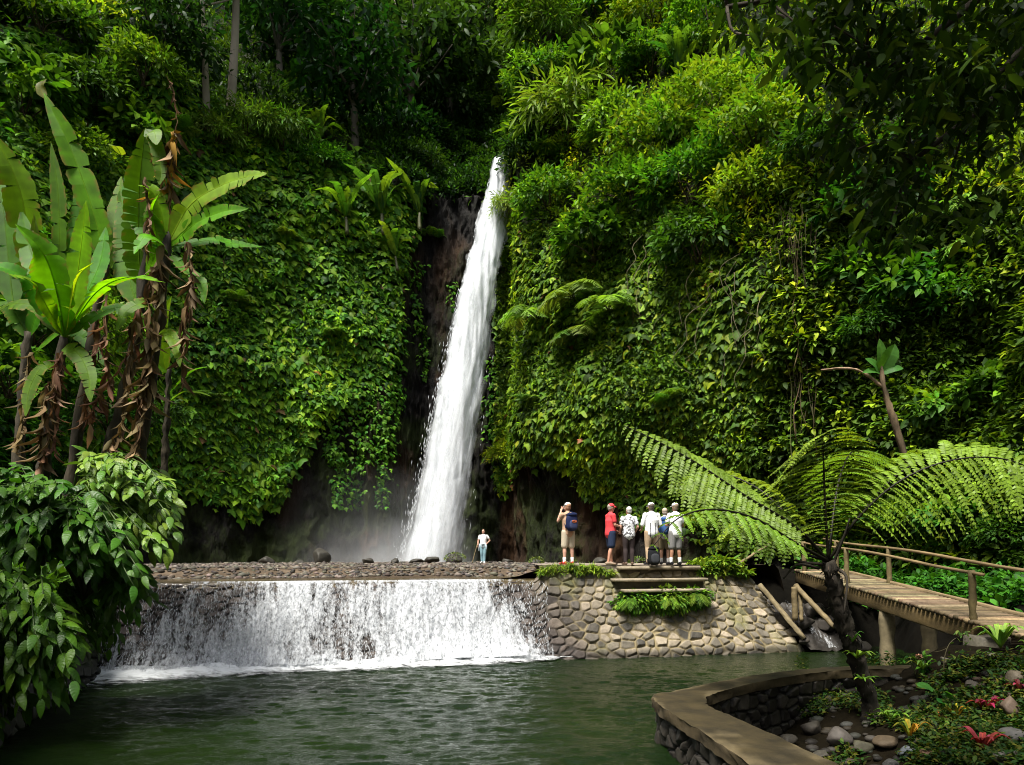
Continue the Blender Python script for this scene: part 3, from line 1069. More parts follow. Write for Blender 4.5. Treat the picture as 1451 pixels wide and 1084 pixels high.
def tufts(mb, z, n, k, size, spread, T, cols, wts, sd, out=.5):
    """Sprays: k leaves radiate from each shoot; shoots crowd on mounds."""
    p, nn = sample(z, n)
    pil = np.clip(.4 + fbm(p * .45, sd, 3) * 1.5, 0, 1.4)
    axis = unit(nn * .8 + UP * .5 + rsph(n) * .55)
    p = p + nn * (pil * out)[:, None] + axis * U(0, .35, n)[:, None]
    hue = fbm(p * .22, sd + 5, 3)
    c0 = pal(n, cols, wts)
    yl = sstep(.12, .5, hue)[:, None]
    c0 = c0 * (1 - yl) + yl * c0 * np.array([1.8, 1.5, .85])
    pp = np.repeat(p, k, 0)
    ax = np.repeat(axis, k, 0)
    m = n * k
    d = unit(ax * .55 + rsph(m) * .9 - UP * .15)
    pp = pp + d * U(0, spread, m)[:, None]
    c = np.repeat(c0, k, 0) * U(.75, 1.25, (m, 1))
    nm = UP * .9 + ax * .5 + rsph(m) * .45
    scatter(mb, T, pp, d, nm, size * U(.6, 1.3, m), c)


def carpet(name, label, fn):
    mb = MB()
    fn(mb)
    o = mb.build(name, M['ivy'])
    return tag(o, label, 'undergrowth', kind='stuff')


carpet('ivy', 'lobed ivy leaves hanging in rows on the rock wall beside the waterfall', lambda mb: (
    ivy_rows(mb, 0, 40000, .43, .64, [G_DARK, G_MID, G_BR, (.15, .27, .015), G_YEL, (.13, .075, .03)], [1.2, 3, 4, 2, 1, .12], 101),
    ivy_rows(mb, 0, 9000, .34, .5, [G_DARK, G_MID, G_BR], [2, 3, 2], 102),
    tufts(mb, 0, 1500, 6, .3, .25, T_SIM, [G_MID, G_BR, (.07, .16, .012)], [3, 3, 2], 103, .55)))
carpet('ivy', 'dense leafy creeper covering the rock wall behind the visitors', lambda mb: (
    ivy_rows(mb, 1, 40000, .345, .47, [G_DARK, G_MID, G_BR, G_YEL, (.13, .075, .03)], [2, 4, 4, 1, .12], 111),
    tufts(mb, 1, 4500, 5, .26, .2, T_SIM, [G_DARK, G_MID, G_BR], [3, 4, 2], 112, .35)))
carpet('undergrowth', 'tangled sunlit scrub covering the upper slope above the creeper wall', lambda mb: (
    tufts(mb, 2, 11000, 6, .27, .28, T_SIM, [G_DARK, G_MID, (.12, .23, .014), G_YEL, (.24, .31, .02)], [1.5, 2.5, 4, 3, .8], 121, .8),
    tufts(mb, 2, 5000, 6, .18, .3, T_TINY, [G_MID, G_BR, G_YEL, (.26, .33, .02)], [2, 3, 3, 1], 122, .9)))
carpet('undergrowth', 'dark shade-tinted forest undergrowth on the hillside above the ivy wall', lambda mb: (
    tufts(mb, 3, 8500, 6, .42, .4, T_SIM, [(.013, .038, .010), (.020, .056, .012), G_DARK, G_MID], [3, 4, 4, 1], 131, .9),  # leaf colours darkened to stand in for shade on the back hill
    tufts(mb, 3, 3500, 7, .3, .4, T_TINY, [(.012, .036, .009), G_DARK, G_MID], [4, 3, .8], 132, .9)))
carpet('undergrowth', 'dark shade-tinted scrub crowding round the lip of the waterfall and the gully over it', lambda mb: (
    tufts(mb, 6, 3800, 7, .34, .35, T_SIM, [(.010, .030, .008), G_DARK, G_MID], [4, 3, .8], 135, .9),  # shade of the notch put into these dark leaf colours
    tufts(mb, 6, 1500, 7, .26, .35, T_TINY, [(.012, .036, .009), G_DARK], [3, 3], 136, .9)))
carpet('undergrowth', 'broad leaved shady growth on the slope behind the wooden bridge', lambda mb: (
    tufts(mb, 4, 7500, 6, .30, .22, T_SIMW, [G_DARK, G_MID, G_BR, G_YEL], [3, 3, 2, .8], 141, .6),
    tufts(mb, 4, 2500, 7, .2, .3, T_TINY, [G_DARK, G_MID], [3, 3], 142, .6)))
carpet('undergrowth', 'leafy growth on the steep bank behind the banana plants', lambda mb: (
    tufts(mb, 5, 5500, 6, .34, .3, T_SIMW, [G_DARK, G_MID, G_BR], [3, 4, 1.5], 151, .7),
    tufts(mb, 5, 1500, 7, .24, .3, T_TINY, [G_DARK, G_MID], [3, 3], 152, .7)))

# small creeper patches hanging on the bare rock
mbp = MB()
for (px, py, w, h) in [(512, 612, 26, 60), (540, 640, 16, 80), (470, 610, 18, 50), (478, 680, 14, 40), (552, 585, 14, 60), (565, 520, 12, 70), (500, 700, 20, 20),
                       (600, 500, 8, 40), (590, 420, 10, 50), (640, 420, 6, 20), (840, 610, 22, 90), (715, 620, 24, 60), (860, 640, 30, 40), (1000, 715, 40, 30), (905, 720, 30, 25), (700, 560, 10, 60)]:
    n = int(w * h * .24)
    sp = []
    for _ in range(n):
        a, b = rng.normal(0, .45), rng.uniform(-1, 1)
        h0, n0 = hit(px + a * w * (1 - .4 * b), py + b * h)
        sp.append(np.concatenate([h0, n0]))
    sp = np.array(sp)
    p, nn = sp[:, :3], unit(sp[:, 3:] * [1, 1, .2])
    p = p + nn * U(.03, .3, (n, 1))
    scatter(mbp, T_LOB, p, nn * U(.3, .9, (n, 1)) - UP * U(.4, .9, (n, 1)) + rsph(n) * .35, nn * .5 + UP * .8 + rsph(n) * .3, .24 * U(.6, 1.3, n), pal(n, [G_MID, G_BR, (.09, .17, .012)]))
tag(mbp.build('ivy', M['ivy']), 'small creeper patches hanging on the wet bare rock', 'creeper', kind='stuff')


# ================================================================== waterfall
def mat_water_white(name, sc1, sc2, lo, hi, alpha_max=1.0, rough=.55, colr=(.80, .83, .86), bstr=.6, fine=.45):
    """White water: Col.r biases how opaque the sheet is; streaks along luv.y."""
    m, nt, out = new_mat(name)
    a = attr(nt)
    sp = N(nt, 'ShaderNodeSeparateColor')
    nt.links.new(a.outputs['Color'], sp.inputs[0])
    uv = attr(nt, 'luv')
    n1 = noise(nt, 1.0, 5, .62, mapping(nt, uv.outputs['Vector'], sc1), .4)
    n2 = noise(nt, 1.0, 6, .68, mapping(nt, uv.outputs['Vector'], sc2), .5)
    s = math_n(nt, 'ADD', math_n(nt, 'MULTIPLY', n1.outputs[0], 1 - fine), math_n(nt, 'MULTIPLY', n2.outputs[0], fine))
    s2 = math_n(nt, 'ADD', s, math_n(nt, 'SUBTRACT', sp.outputs[0], .5))
    al = ramp(nt, s2, [(lo, 0.0), (hi, alpha_max)])
    p = N(nt, 'ShaderNodeBsdfPrincipled')
    p.inputs['Base Color'].default_value = (*colr, 1)
    p.inputs['Roughness'].default_value = rough
    nt.links.new(bump(nt, s, bstr, .08), p.inputs['Normal'])
    tr = N(nt, 'ShaderNodeBsdfTranslucent')
    tr.inputs['Color'].default_value = (*colr, 1)
    mx = N(nt, 'ShaderNodeMixShader')
    mx.inputs[0].default_value = .25
    nt.links.new(p.outputs[0], mx.inputs[1])
    nt.links.new(tr.outputs[0], mx.inputs[2])
    tp = N(nt, 'ShaderNodeBsdfTransparent')
    ms = N(nt, 'ShaderNodeMixShader')
    nt.links.new(al.outputs[0], ms.inputs[0])
    nt.links.new(tp.outputs[0], ms.inputs[1])
    nt.links.new(mx.outputs[0], ms.inputs[2])
    nt.links.new(ms.outputs[0], out.inputs['Surface'])
    return m


M['fall'] = mat_water_white('falling_water', (8, .42, 1), (30, 1.0, 1), .30, .70, colr=(.74, .77, .81), bstr=.4, fine=.26)
fy = np.array([228, 300, 350, 400, 480, 570, 660, 740, 800])
fl = np.array([697, 680, 667, 653, 634, 614, 596, 580, 562])
fr_ = np.array([728, 722, 715, 708, 698, 687, 676, 666, 656])
fd = np.array([41.9, 41.2, 40.9, 40.7, 40.5, 40.3, 40.2, 40.1, 40.0])
fall = MB()
for layer in range(5):
    nt_, ns_ = 220, 36
    t = np.linspace(0, 1, nt_)
    yy = 228 + t * 572
    e = (-.06, -.02, -.15, .22, .5)[layer]
    L = np.interp(yy, fy, fl)
    R = np.interp(yy, fy, fr_)
    mid, hw = (L + R) / 2, (R - L) / 2 * (1 + e)
    D = np.interp(yy, fy, fd) - .18 * layer
    s = np.linspace(-1, 1, ns_)
    pxx = mid[:, None] + s[None] * hw[:, None]
    G = np.stack([(pxx - CX) / F * D[:, None], np.broadcast_to(D[:, None], pxx.shape), ZC + (HY - np.broadcast_to(yy[:, None], pxx.shape)) / F * D[:, None]], -1)
    bulge = (1 - s ** 2)[None] * .45 + fbm(np.stack([G[..., 0] * 2.2, G[..., 2] * .28, G[..., 2] * 0 + layer * 9.7], -1), 60 + layer, 4) * .42
    G[..., 1] -= bulge
    wob = fbm(np.stack([G[..., 0] * 1.5, G[..., 2] * .8, G[..., 2] * 0 + layer], -1), 80 + layer, 4) * .42
    G[..., 0] += wob * np.abs(s)[None] ** 2
    dens = .80 - .52 * np.abs(s)[None] ** 2.6 - (.10 if layer else 0) + .05 * (1 - t)[:, None]
    if layer > 2:
        dens = (.40, .35)[layer - 3] - .40 * np.abs(s)[None] ** 1.5 + .05 * t[:, None] + 0 * dens
        G[..., 1] -= .35 * (layer - 2)
    dens = dens - .06 * sstep(.25, .8, s)[None] * (t[:, None] > .3)
    uv = np.stack([G[..., 0] * .35 + layer * 3 + (yy[:, None] - 500) * .003, G[..., 2] * .35], -1)
    grid(fall, G, np.repeat(dens[..., None], 3, -1), uv)
# loose veils of spray thrown off its edge, drops frozen in the air
n = 500
t = rng.random(n) ** .7
yy = 235 + t * 560
side = rng.random(n) < .93
edge = np.where(side, np.interp(yy, fy, fl), np.interp(yy, fy, fr_))
pp = np.stack([np.zeros(n)] * 3, -1)
D = np.interp(yy, fy, fd) - .3
off = np.abs(rng.normal(0, 1, n)) * (3 + 7 * t) * np.where(side, -1, 1)
pxx = edge + off * .7 + np.where(side, 5, -5)
pp = np.stack([(pxx - CX) / F * D, D, ZC + (HY - yy) / F * D], -1)
T_DROP = (np.array([[0, 0, 0], [.5, .5, 0], [0, .5, .5], [-.5, .5, 0], [0, .5, -.5], [0, 1, 0]]) * [.5, 1, .5], [np.array([[0, 1, 2], [0, 2, 3], [0, 3, 4], [0, 4, 1], [5, 2, 1], [5, 3, 2], [5, 4, 3], [5, 1, 4]])])
scatter(fall, T_DROP, pp, np.tile([-.12, 0, -1.], (n, 1)) + rng.normal(0, .1, (n, 3)), rsph(n), np.stack([U(.03, .06, n), U(.1, .45, n), U(.03, .06, n)], -1), np.ones((n, 3)))
wf = fall.build('waterfall', M['fall'])
tag(wf, 'tall slanting white waterfall pouring down the dark rock', kind='structure')


def mat_mist(dens=.25):
    m, nt, out = new_mat('mist_air')
    tc = nt.nodes.new('ShaderNodeTexCoord')
    sx_ = N(nt, 'ShaderNodeSeparateXYZ')
    nt.links.new(tc.outputs['Generated'], sx_.inputs[0])
    nz = noise(nt, .45, 3, .6, geo_pos(nt))
    hz = ramp(nt, sx_.outputs[2], [(.0, 1.0), (.22, .36), (.5, .08), (1.0, 0.0)])
    hx = ramp(nt, sx_.outputs[0], [(.0, 0.0), (.25, .3), (.5, .8), (.68, 1.0), (.85, .4), (1.0, 0.0)])
    hy = ramp(nt, sx_.outputs[1], [(.0, 0.0), (.3, 1.0), (1.0, 1.0)])
    d = math_n(nt, 'MULTIPLY', hz.outputs[0], hx.outputs[0])
    d = math_n(nt, 'MULTIPLY', d, hy.outputs[0])
    d = math_n(nt, 'MULTIPLY', d, ramp(nt, nz.outputs[0], [(.3, .35), (.7, 1.2)]).outputs[0])
    d = math_n(nt, 'MULTIPLY', d, dens)
    v = N(nt, 'ShaderNodeVolumePrincipled')
    v.inputs['Color'].default_value = (.93, .96, 1, 1)
    v.inputs['Anisotropy'].default_value = .2
    nt.links.new(d, v.inputs['Density'])
    nt.links.new(v.outputs[0], out.inputs['Volume'])
    return m


mist = MB()
box(mist, (-7.3, 39.3, 4.9), (11, 6.0, 5.6))
tag(mist.build('mist', mat_mist(.42), smooth=False), 'pale spray mist drifting at the foot of the waterfall', kind='stuff')

# ================================================================== water and ground
M['pool'], nt, out = new_mat('pool_water')
pb = N(nt, 'ShaderNodeBsdfPrincipled')
pos = geo_pos(nt)
n1 = noise(nt, 5.0, 6, .66, mapping(nt, pos, (1, 2.2, 1), (0, 0, .15)), .4)
nd = noise(nt, .25, 2, .5, pos)
nt.links.new(ramp(nt, nd.outputs[0], [(.35, (.003, .009, .002)), (.7, (.008, .016, .003))]).outputs[0], pb.inputs['Base Color'])
pb.inputs['Roughness'].default_value = .06
pb.inputs['IOR'].default_value = 1.33
pb.inputs['Specular IOR Level'].default_value = .5
nt.links.new(bump(nt, n1.outputs[0], .55, .05), pb.inputs['Normal'])
nt.links.new(pb.outputs[0], out.inputs['Surface'])
gx = np.linspace(-10, 12.5, 520)
gy = np.concatenate([np.linspace(-12, 4, 30)[:-1], np.linspace(4, 23, 460)])
GX, GY = np.meshgrid(gx, gy, indexing='ij')
base_d = 18.1 + .25 * GX
near = sstep(7, .3, base_d - GY) * sstep(2.5, 0, GX)
calm = sstep(2, 9, GX) * sstep(13, 17, GY)
q3 = np.stack([GX, GY, GX * 0], -1)
wave = fbm(q3 * np.array([1.0, 2.0, 1]) * 2.1 + fbm(q3 * .5, 5, 2)[..., None] * .6, 200, 4)
wave = (1 - np.abs(wave) * 1.6) * .6 + fbm(q3 * np.array([2.3, 4.2, 1]), 210, 3) * .5
GZ = wave * (.048 + .045 * near) * (1 - .75 * calm) - .03
pw = MB()
KX = np.interp(GY, [-20, 3.2, 7.1, 9.9, 10.4, 11.0], [3.2, 3.1, 2.85, 2.45, 2.45, 40])
KY = np.interp(GX, [2.4, 4.1, 5.25, 6.2, 7.6, 9.6], [10.5, 12.05, 12.8, 13.2, 13.4, 13.4])
drop = ((GX > KX) & (GY < 10.4)) | ((GX > 2.45) & (GY < KY) & (GY >= 10.4))
grid(pw, np.stack([GX, GY, GZ], -1))
pf = pw.fs[0]
pw.fs[0] = pf[~drop.reshape(-1)[pf].all(1)]
tag(pw.build('pool_water', M['pool']), 'dark green rippled water of the lower pool', kind='structure')

# stream above the weir
M['stream'], nt, out = new_mat('stream_water')
pb = N(nt, 'ShaderNodeBsdfPrincipled')
n1 = noise(nt, 4, 4, .6, mapping(nt, geo_pos(nt), (1, 2.2, 1)))
nt.links.new(ramp(nt, n1.outputs[0], [(.3, (.035, .026, .012)), (.7, (.10, .075, .038))]).outputs[0], pb.inputs['Base Color'])
pb.inputs['Roughness'].default_value = .12
pb.inputs['IOR'].default_value = 1.33
nt.links.new(bump(nt, n1.outputs[0], .5, .03), pb.inputs['Normal'])
nt.links.new(pb.outputs[0], out.inputs['Surface'])


def crest_y(x):
    return 19.4 + .25 * x


def base_y(x):
    return 18.1 + .25 * x


sxs = np.linspace(-9.6, 1.6, 80)
sk = np.linspace(0, 1, 40) ** 2
SX = np.broadcast_to(sxs[:, None], (80, 40))
SY = crest_y(SX) - .12 + sk[None] * 6.5
SZ = 2.055 + .012 * fbm(np.stack([SX * 2, SY * 4, SX * 0], -1), 15, 3)
SZ = SZ - .16 * sstep(.022, 0, np.broadcast_to(sk[None], SX.shape))
st = MB()
grid(st, np.stack([SX, SY, SZ], -1))
tag(st.build('stream_water', M['stream']), 'shallow brown stream sliding to the weir crest', kind='structure')

# gravel flat between the weir and the cliff
gx = np.linspace(-24, 14.5, 300)
gy = np.linspace(0, 1, 220)
GX = np.broadcast_to(gx[:, None], (300, 220))
GY = crest_y(GX) + .55 + gy[None] * (46 - crest_y(GX) - .55)
yl = GY - crest_y(GX)
GZ = 2.02 + .30 * sstep(2.6, 4.6, yl + fbm(np.stack([GX * .3, GY * .4, GX * 0], -1), 17, 3) * 1.6) + .08 * fbm(np.stack([GX * .8, GY * .8, GX * 0], -1), 18, 4) + .02 * fbm(np.stack([GX * 5, GY * 5, GX * 0], -1), 19, 2)
GZ = GZ + .38 * sstep(-.2, 1.2, GX) * sstep(3.5, .8, yl)
GZ = np.where(GX > 8.2, GZ - sstep(8.2, 9.0, GX) * 2.3, GZ)
gv = MB()
gc = np.array([.080, .060, .042]) * (1 + .35 * fbm(np.stack([GX * 1.2, GY * 1.2, GX * 0], -1), 20, 3))[..., None]
gc = gc * (1 - .45 * sstep(3.6, 2.6, yl))[..., None]
grid(gv, np.stack([GX, GY, GZ], -1), gc)
tag(gv.build('gravel_bed', M['soil']), 'brown gravel flat between weir and cliff', kind='structure')


def gravel_z(X_, Y_):
    yl_ = Y_ - crest_y(X_)
    return 2.02 + .30 * sstep(2.6, 4.6, yl_ + fbm(np.stack([X_ * .3, Y_ * .4, X_ * 0], -1), 17, 3) * 1.6) + .08 * fbm(np.stack([X_ * .8, Y_ * .8, X_ * 0], -1), 18, 4)


pe = MB()
n = 8000
x = U(-17, 4, n)
y = crest_y(x) + 2.9 + rng.random(n) ** 1.6 * 20
V0, F0 = ico(1)
sc_ = U(.025, .085, n) * (1 + .6 * (rng.random(n) < .08))
pos = np.stack([x, y, gravel_z(x, y) + .01], -1)
w = V0[None] * sc_[:, None, None] * np.array([1.2, 1, .7]) * (1 + rng.normal(0, .14, (n, len(V0), 1))) + pos[:, None]
pe.add(w.reshape(-1, 3), (F0[None] + (np.arange(n) * len(V0))[:, None, None]).reshape(-1, 3), np.repeat(pal(n, [(.09, .075, .06), (.055, .044, .034), (.13, .11, .09), (.035, .03, .026)]), len(V0), 0))
tag(pe.build('pebbles', M['stone']), 'loose brown pebbles strewn over the gravel flat', kind='stuff')


# ================================================================== weir: masonry wall with stones bedded in mortar
def voronoi_stones(S, T_, cw, ch, seed):
    """2-D Voronoi over arrays S,T_: returns F1, F2, cell id hash, offsets from the cell's seed."""
    gx, gy = S / cw, T_ / ch
    gx = gx + .12 * fbm(np.stack([S * 2, T_ * 2, S * 0], -1), seed + 50, 2)
    gy = gy + .12 * fbm(np.stack([S * 2, T_ * 2, S * 0 + 5], -1), seed + 51, 2)
    ix, iy = np.floor(gx).astype(int), np.floor(gy).astype(int)
    f1 = np.full(S.shape, 9.)
    f2 = np.full(S.shape, 9.)
    cid = np.zeros(S.shape, int)
    dx1 = np.zeros(S.shape)
    dy1 = np.zeros(S.shape)
    for a in (-1, 0, 1):
        for b in (-1, 0, 1):
            jx, jy = ix + a, iy + b
            qx = jx + .1 + .8 * _hash(jx + 9999, jy + 9999, jx * 0, seed)
            qy = jy + .1 + .8 * _hash(jx + 9999, jy + 9999, jx * 0 + 1, seed)
            ex, ey = gx - qx, gy - qy
            d = np.sqrt(ex ** 2 + ey ** 2)
            nw = d < f1
            f2 = np.where(nw, f1, np.minimum(f2, d))
            cid = np.where(nw, (jx + 9999) * 7919 + (jy + 9999) * 104729, cid)
            dx1, dy1 = np.where(nw, ex, dx1), np.where(nw, ey, dy1)
            f1 = np.where(nw, d, f1)
    return f1, f2, cid, dx1, dy1


def stone_relief(S, T_, cw, ch, seed, depth=.07, gap=.10):
    f1, f2, cid, ex, ey = voronoi_stones(S, T_, cw, ch, seed)
    e = sstep(gap * .35, gap * 2.2, f2 - f1)
    r1, r2, r3 = (_hash(cid, cid * 0 + k, cid * 0, seed) for k in (1, 2, 3))
    rel = e * (depth * (.55 + .7 * r1) + .05 * (r2 - .5) * ex * 2 + .05 * (r3 - .5) * ey * 2) + .012 * fbm(np.stack([S * 7, T_ * 7, S * 0], -1), seed + 7, 3)
    return rel, e, r1, r2, r3


ns, ntt = 1000, 150
ss = np.linspace(-9.7, 8.35, ns)
tt = np.linspace(-.12, 1, ntt)
Sg = np.broadcast_to(ss[:, None], (ns, ntt))
Tg = np.broadcast_to(tt[None], (ns, ntt))
right_pull = sstep(4.5, 8.35, Sg) * Tg * 1.25
crz = 2.02 + .37 * sstep(.6, 1.1, Sg) - .2 * sstep(6.6, 8.3, Sg)
Wx = Sg - right_pull - .05 * Tg
Wy = base_y(Sg) + (crest_y(Wx) - base_y(Sg)) * Tg
Wz = Tg * crz
rel, e, r1, r2, r3 = stone_relief(Sg, Tg * 2.5, .33, .215, 3, depth=.05, gap=.13)
topf = sstep(1.0, .96, Tg)
nrm = unit(np.array([.25 * .86, -.86, .5]))
Wp = np.stack([Wx, Wy, Wz], -1) + nrm * (rel * topf)[..., None]
dry = sstep(.4, 2.6, Sg + fbm(np.stack([Sg * .7, Tg * 2, Sg * 0], -1), 70, 3) * 1.1 + (Tg - .5) * 1.5)
tone = np.stack([np.interp(r2, [0, .35, .7, 1], [.05, .14, .22, .31]), np.interp(r2, [0, .35, .7, 1], [.046, .122, .185, .255]), np.interp(r2, [0, .35, .7, 1], [.04, .094, .135, .185])], -1)
mort = np.array([.17, .135, .07]) * (1 + .35 * fbm(np.stack([Sg * 1.5, Tg * 4, Sg * 0], -1), 71, 3))[..., None]
wet = np.stack([.030 + .05 * r2, .024 + .038 * r2, .022 + .03 * r2], -1)
col = (mort * (1 - e[..., None]) + tone * e[..., None])
gm = sstep(.1, .5, fbm(np.stack([Sg * .9, Tg * 2.2, Sg * 0], -1), 72, 3))[..., None] * dry[..., None]
col = col * (1 - gm * .45) + gm * .45 * np.array([.10, .11, .02])
waterline = sstep(.10, .02, Tg)[..., None]
col = col * (1 - waterline * .75)
col = col * dry[..., None] + (wet * (.35 + .65 * e[..., None])) * (1 - dry[..., None])
wall = MB()
grid(wall, Wp, col)
# flat cap behind the crest and the closed back of the wall
capx = np.linspace(-9.7, 8.35, 200)
cx_ = capx - sstep(4.5, 8.35, capx) * 1.25 - .05
cz_ = 2.02 + .37 * sstep(.6, 1.1, capx) - .2 * sstep(6.6, 8.3, capx)
cap = np.stack([np.stack([cx_, crest_y(cx_) + k, cz_ - z], -1) for k, z in ((0, 0), (.9, .01), (.92, 2.4))], 1)
grid(wall, cap, (.12, .10, .065))
endf = Wp[-1][None] + np.linspace(0, 1, 12)[:, None, None] * np.array([.5, 3.2, .1])[None, None]
grid(wall, endf, (.05, .045, .03))
weir = wall.build('weir_wall', M['stone'], origin=(0, 18.1, 0))
tag(weir, 'sloping weir wall of mortared grey stones between stream and pool', 'weir')

# white sheet of water running down the weir
M['weirw'] = mat_water_white('weir_water', (5.5, .9, 1), (16, 8.5, 1), .445, .585, rough=.4, colr=(.56, .58, .61), bstr=1.0)
wc = MB()
for layer in range(2):
    ns, ntt = 420, 90
    ss = np.linspace(-9.55, 1.5, ns)
    tt = np.linspace(0, 1.02, ntt)
    Sg = np.broadcast_to(ss[:, None], (ns, ntt))
    Tg = np.broadcast_to(tt[None], (ns, ntt))
    xx = Sg - .05 * Tg
    yy = base_y(xx) + (crest_y(xx) - base_y(xx)) * Tg
    zz = Tg * 2.02
    lift = .12 + .07 * layer + .10 * fbm(np.stack([Sg * 2.4, Tg * 1.6, Sg * 0 + layer * 4], -1), 300 + layer, 4) + .05 * fbm(np.stack([Sg * 7, Tg * 7, Sg * 0], -1), 305 + layer, 3)
    lift = lift * (1 - sstep(.92, 1.02, Tg)) + .02 + .14 * sstep(.25, 0, Tg)
    Pp = np.stack([xx, yy, zz], -1) + nrm * lift[..., None]
    patch = fbm(np.stack([Sg * .55, Tg * 1.2, Sg * 0], -1), 310, 3)
    d = .54 - .035 * sstep(.55, .95, Tg) + .035 * sstep(.5, .0, Tg) + .19 * patch - .05 * layer + .05 * sstep(.97, 1.0, Tg)
    d = d - .22 * sstep(-1.6, 1.4, Sg - .3 * (.5 - Tg)) - .05 * sstep(-6, -9, Sg)
    uv = np.stack([Sg + layer * 5.3 + .25 * Tg, Tg * 2.5], -1)
    grid(wc, Pp, np.repeat(d[..., None], 3, -1), uv)
# thrown drops and strands over the stones
n = 5200
s_ = U(-9.4, .9, n)
t_ = rng.random(n) ** 1.2 * .93
xx = s_
pp = np.stack([xx, base_y(xx) + (crest_y(xx) - base_y(xx)) * t_, t_ * 2.02], -1) + nrm * U(.2, .42, (n, 1))
scatter(wc, T_DROP, pp, np.tile([0, -.35, -.9], (n, 1)) + rng.normal(0, .35, (n, 3)), rsph(n), np.stack([U(.012, .035, n), U(.03, .22, n), U(.012, .035, n)], -1), np.ones((n, 3)))
tag(wc.build('weir_water', M['weirw']), 'white broken sheet of water running down the weir stones', kind='structure')

# boiling foam along the foot of the weir
M['foam'], nt, out = new_mat('foam_water')
a = attr(nt)
sp = N(nt, 'ShaderNodeSeparateColor')
nt.links.new(a.outputs['Color'], sp.inputs[0])
fp = geo_pos(nt)
f1 = noise(nt, 2.6, 7, .68, mapping(nt, fp, (1, 2.2, 1)), .7)
s_ = math_n(nt, 'ADD', f1.outputs[0], math_n(nt, 'SUBTRACT', sp.outputs[0], .5))
al = ramp(nt, s_, [(.40, 0.0), (.52, .35), (.72, 1.0)])
p = N(nt, 'ShaderNodeBsdfPrincipled')
p.inputs['Base Color'].default_value = (.62, .64, .66, 1)
p.inputs['Roughness'].default_value = .6
nt.links.new(bump(nt, f1.outputs[0], .7, .08), p.inputs['Normal'])
tp = N(nt, 'ShaderNodeBsdfTransparent')
ms = N(nt, 'ShaderNodeMixShader')
nt.links.new(al.outputs[0], ms.inputs[0])
nt.links.new(tp.outputs[0], ms.inputs[1])
nt.links.new(p.outputs[0], ms.inputs[2])
nt.links.new(ms.outputs[0], out.inputs['Surface'])
ns, nk = 420, 60
ss = np.linspace(-9.6, 1.6, ns)
kk = np.linspace(0, 2.6, nk)
Sg = np.broadcast_to(ss[:, None], (ns, nk))
Kg = np.broadcast_to(kk[None], (ns, nk))
wdt = 1.25 + .45 * fbm(np.stack([Sg * .6, Sg * 0, Sg * 0], -1), 330, 2) + .5 * sstep(-5, -9, Sg) - .9 * sstep(-1, 1.9, Sg)
xx = Sg
yy = base_y(Sg) + .1 - Kg * wdt * 1.3
zz = .045 + .20 * np.exp(-((Kg - .12) / .22) ** 2) * (.7 + .8 * fbm(np.stack([Sg * 1.6, Kg * 3, Sg * 0], -1), 331, 4)) * sstep(1.9, .2, Sg) + .03 * np.clip(1 - Kg, 0, 1) * fbm(np.stack([Sg * 5, Kg * 6, Sg * 0], -1), 332, 3)
dn = np.maximum(1.02 - .95 * Kg ** .9, .27 * (2.6 - Kg) / 1.6) - .45 * sstep(.6, 1.9, Sg)
fo = MB()
grid(fo, np.stack([xx, yy, zz], -1), np.repeat(dn[..., None], 3, -1))
tag(fo.build('foam', M['foam']), 'white churning foam along the foot of the weir', kind='stuff')
# ================================================================== plants that are copied about the slopes (unit size, standing at the origin)
def branch_to(mb, a, b, r0, r1, col=(.05, .035, .02), n=6, sag=.12, seg=5):
    a, b = np.asarray(a, float), np.asarray(b, float)
    L = np.linalg.norm(b - a)
    m = (a + b) / 2 + rng.normal(0, .06, 3) * L + UP * sag * L
    tube(mb, spline([a, m, b], n), np.linspace(r0, r1, n), seg, col)


def proto_shrub(nclump, k, leaf, T, cols, wts, flat=1.0, droop=.2, spread=.2, inner=.35, lean=0.0, nstem=9, bright_top=False):
    r = thing('shrub', (0, 0, 0), 'x', 'shrub')
    c = rsph(nclump)
    c[:, 2] = np.abs(c[:, 2]) * .95 - .12
    rad = (inner + (1 - inner) * rng.random(nclump) ** .45)
    lob = 1 + .38 * fbm(c * 1.7 + rng.random(3) * 50, 11, 2)
    c = c * (rad * lob)[:, None] * np.array([1, 1, .85 * flat])
    c[:, 2] += .28
    m = nclump * k
    pc = np.repeat(c, k, 0)
    ax = unit(np.repeat(unit(c + UP * .25), k, 0) * .7 + rsph(m) * .75 - UP * droop)
    pp = pc + ax * U(0, spread, m)[:, None] + rng.normal(0, spread * .25, (m, 3))
    base = np.repeat(pal(nclump, cols, wts, .2), k, 0) * U(.75, 1.25, (m, 1))
    mb = MB()
    scatter(mb, T, pp, ax - UP * droop, UP * .95 + rsph(m) * .55, leaf * U(.6, 1.25, m), base)
    mb.build('foliage', M['leaf'], r)
    sb = MB()
    for i in rng.choice(nclump, nstem, replace=False):
        branch_to(sb, (rng.normal(0, .04), rng.normal(0, .04), -.15), c[i] * .9, .022, .007)
    sb.build('stem', M['bark'], r)
    return r


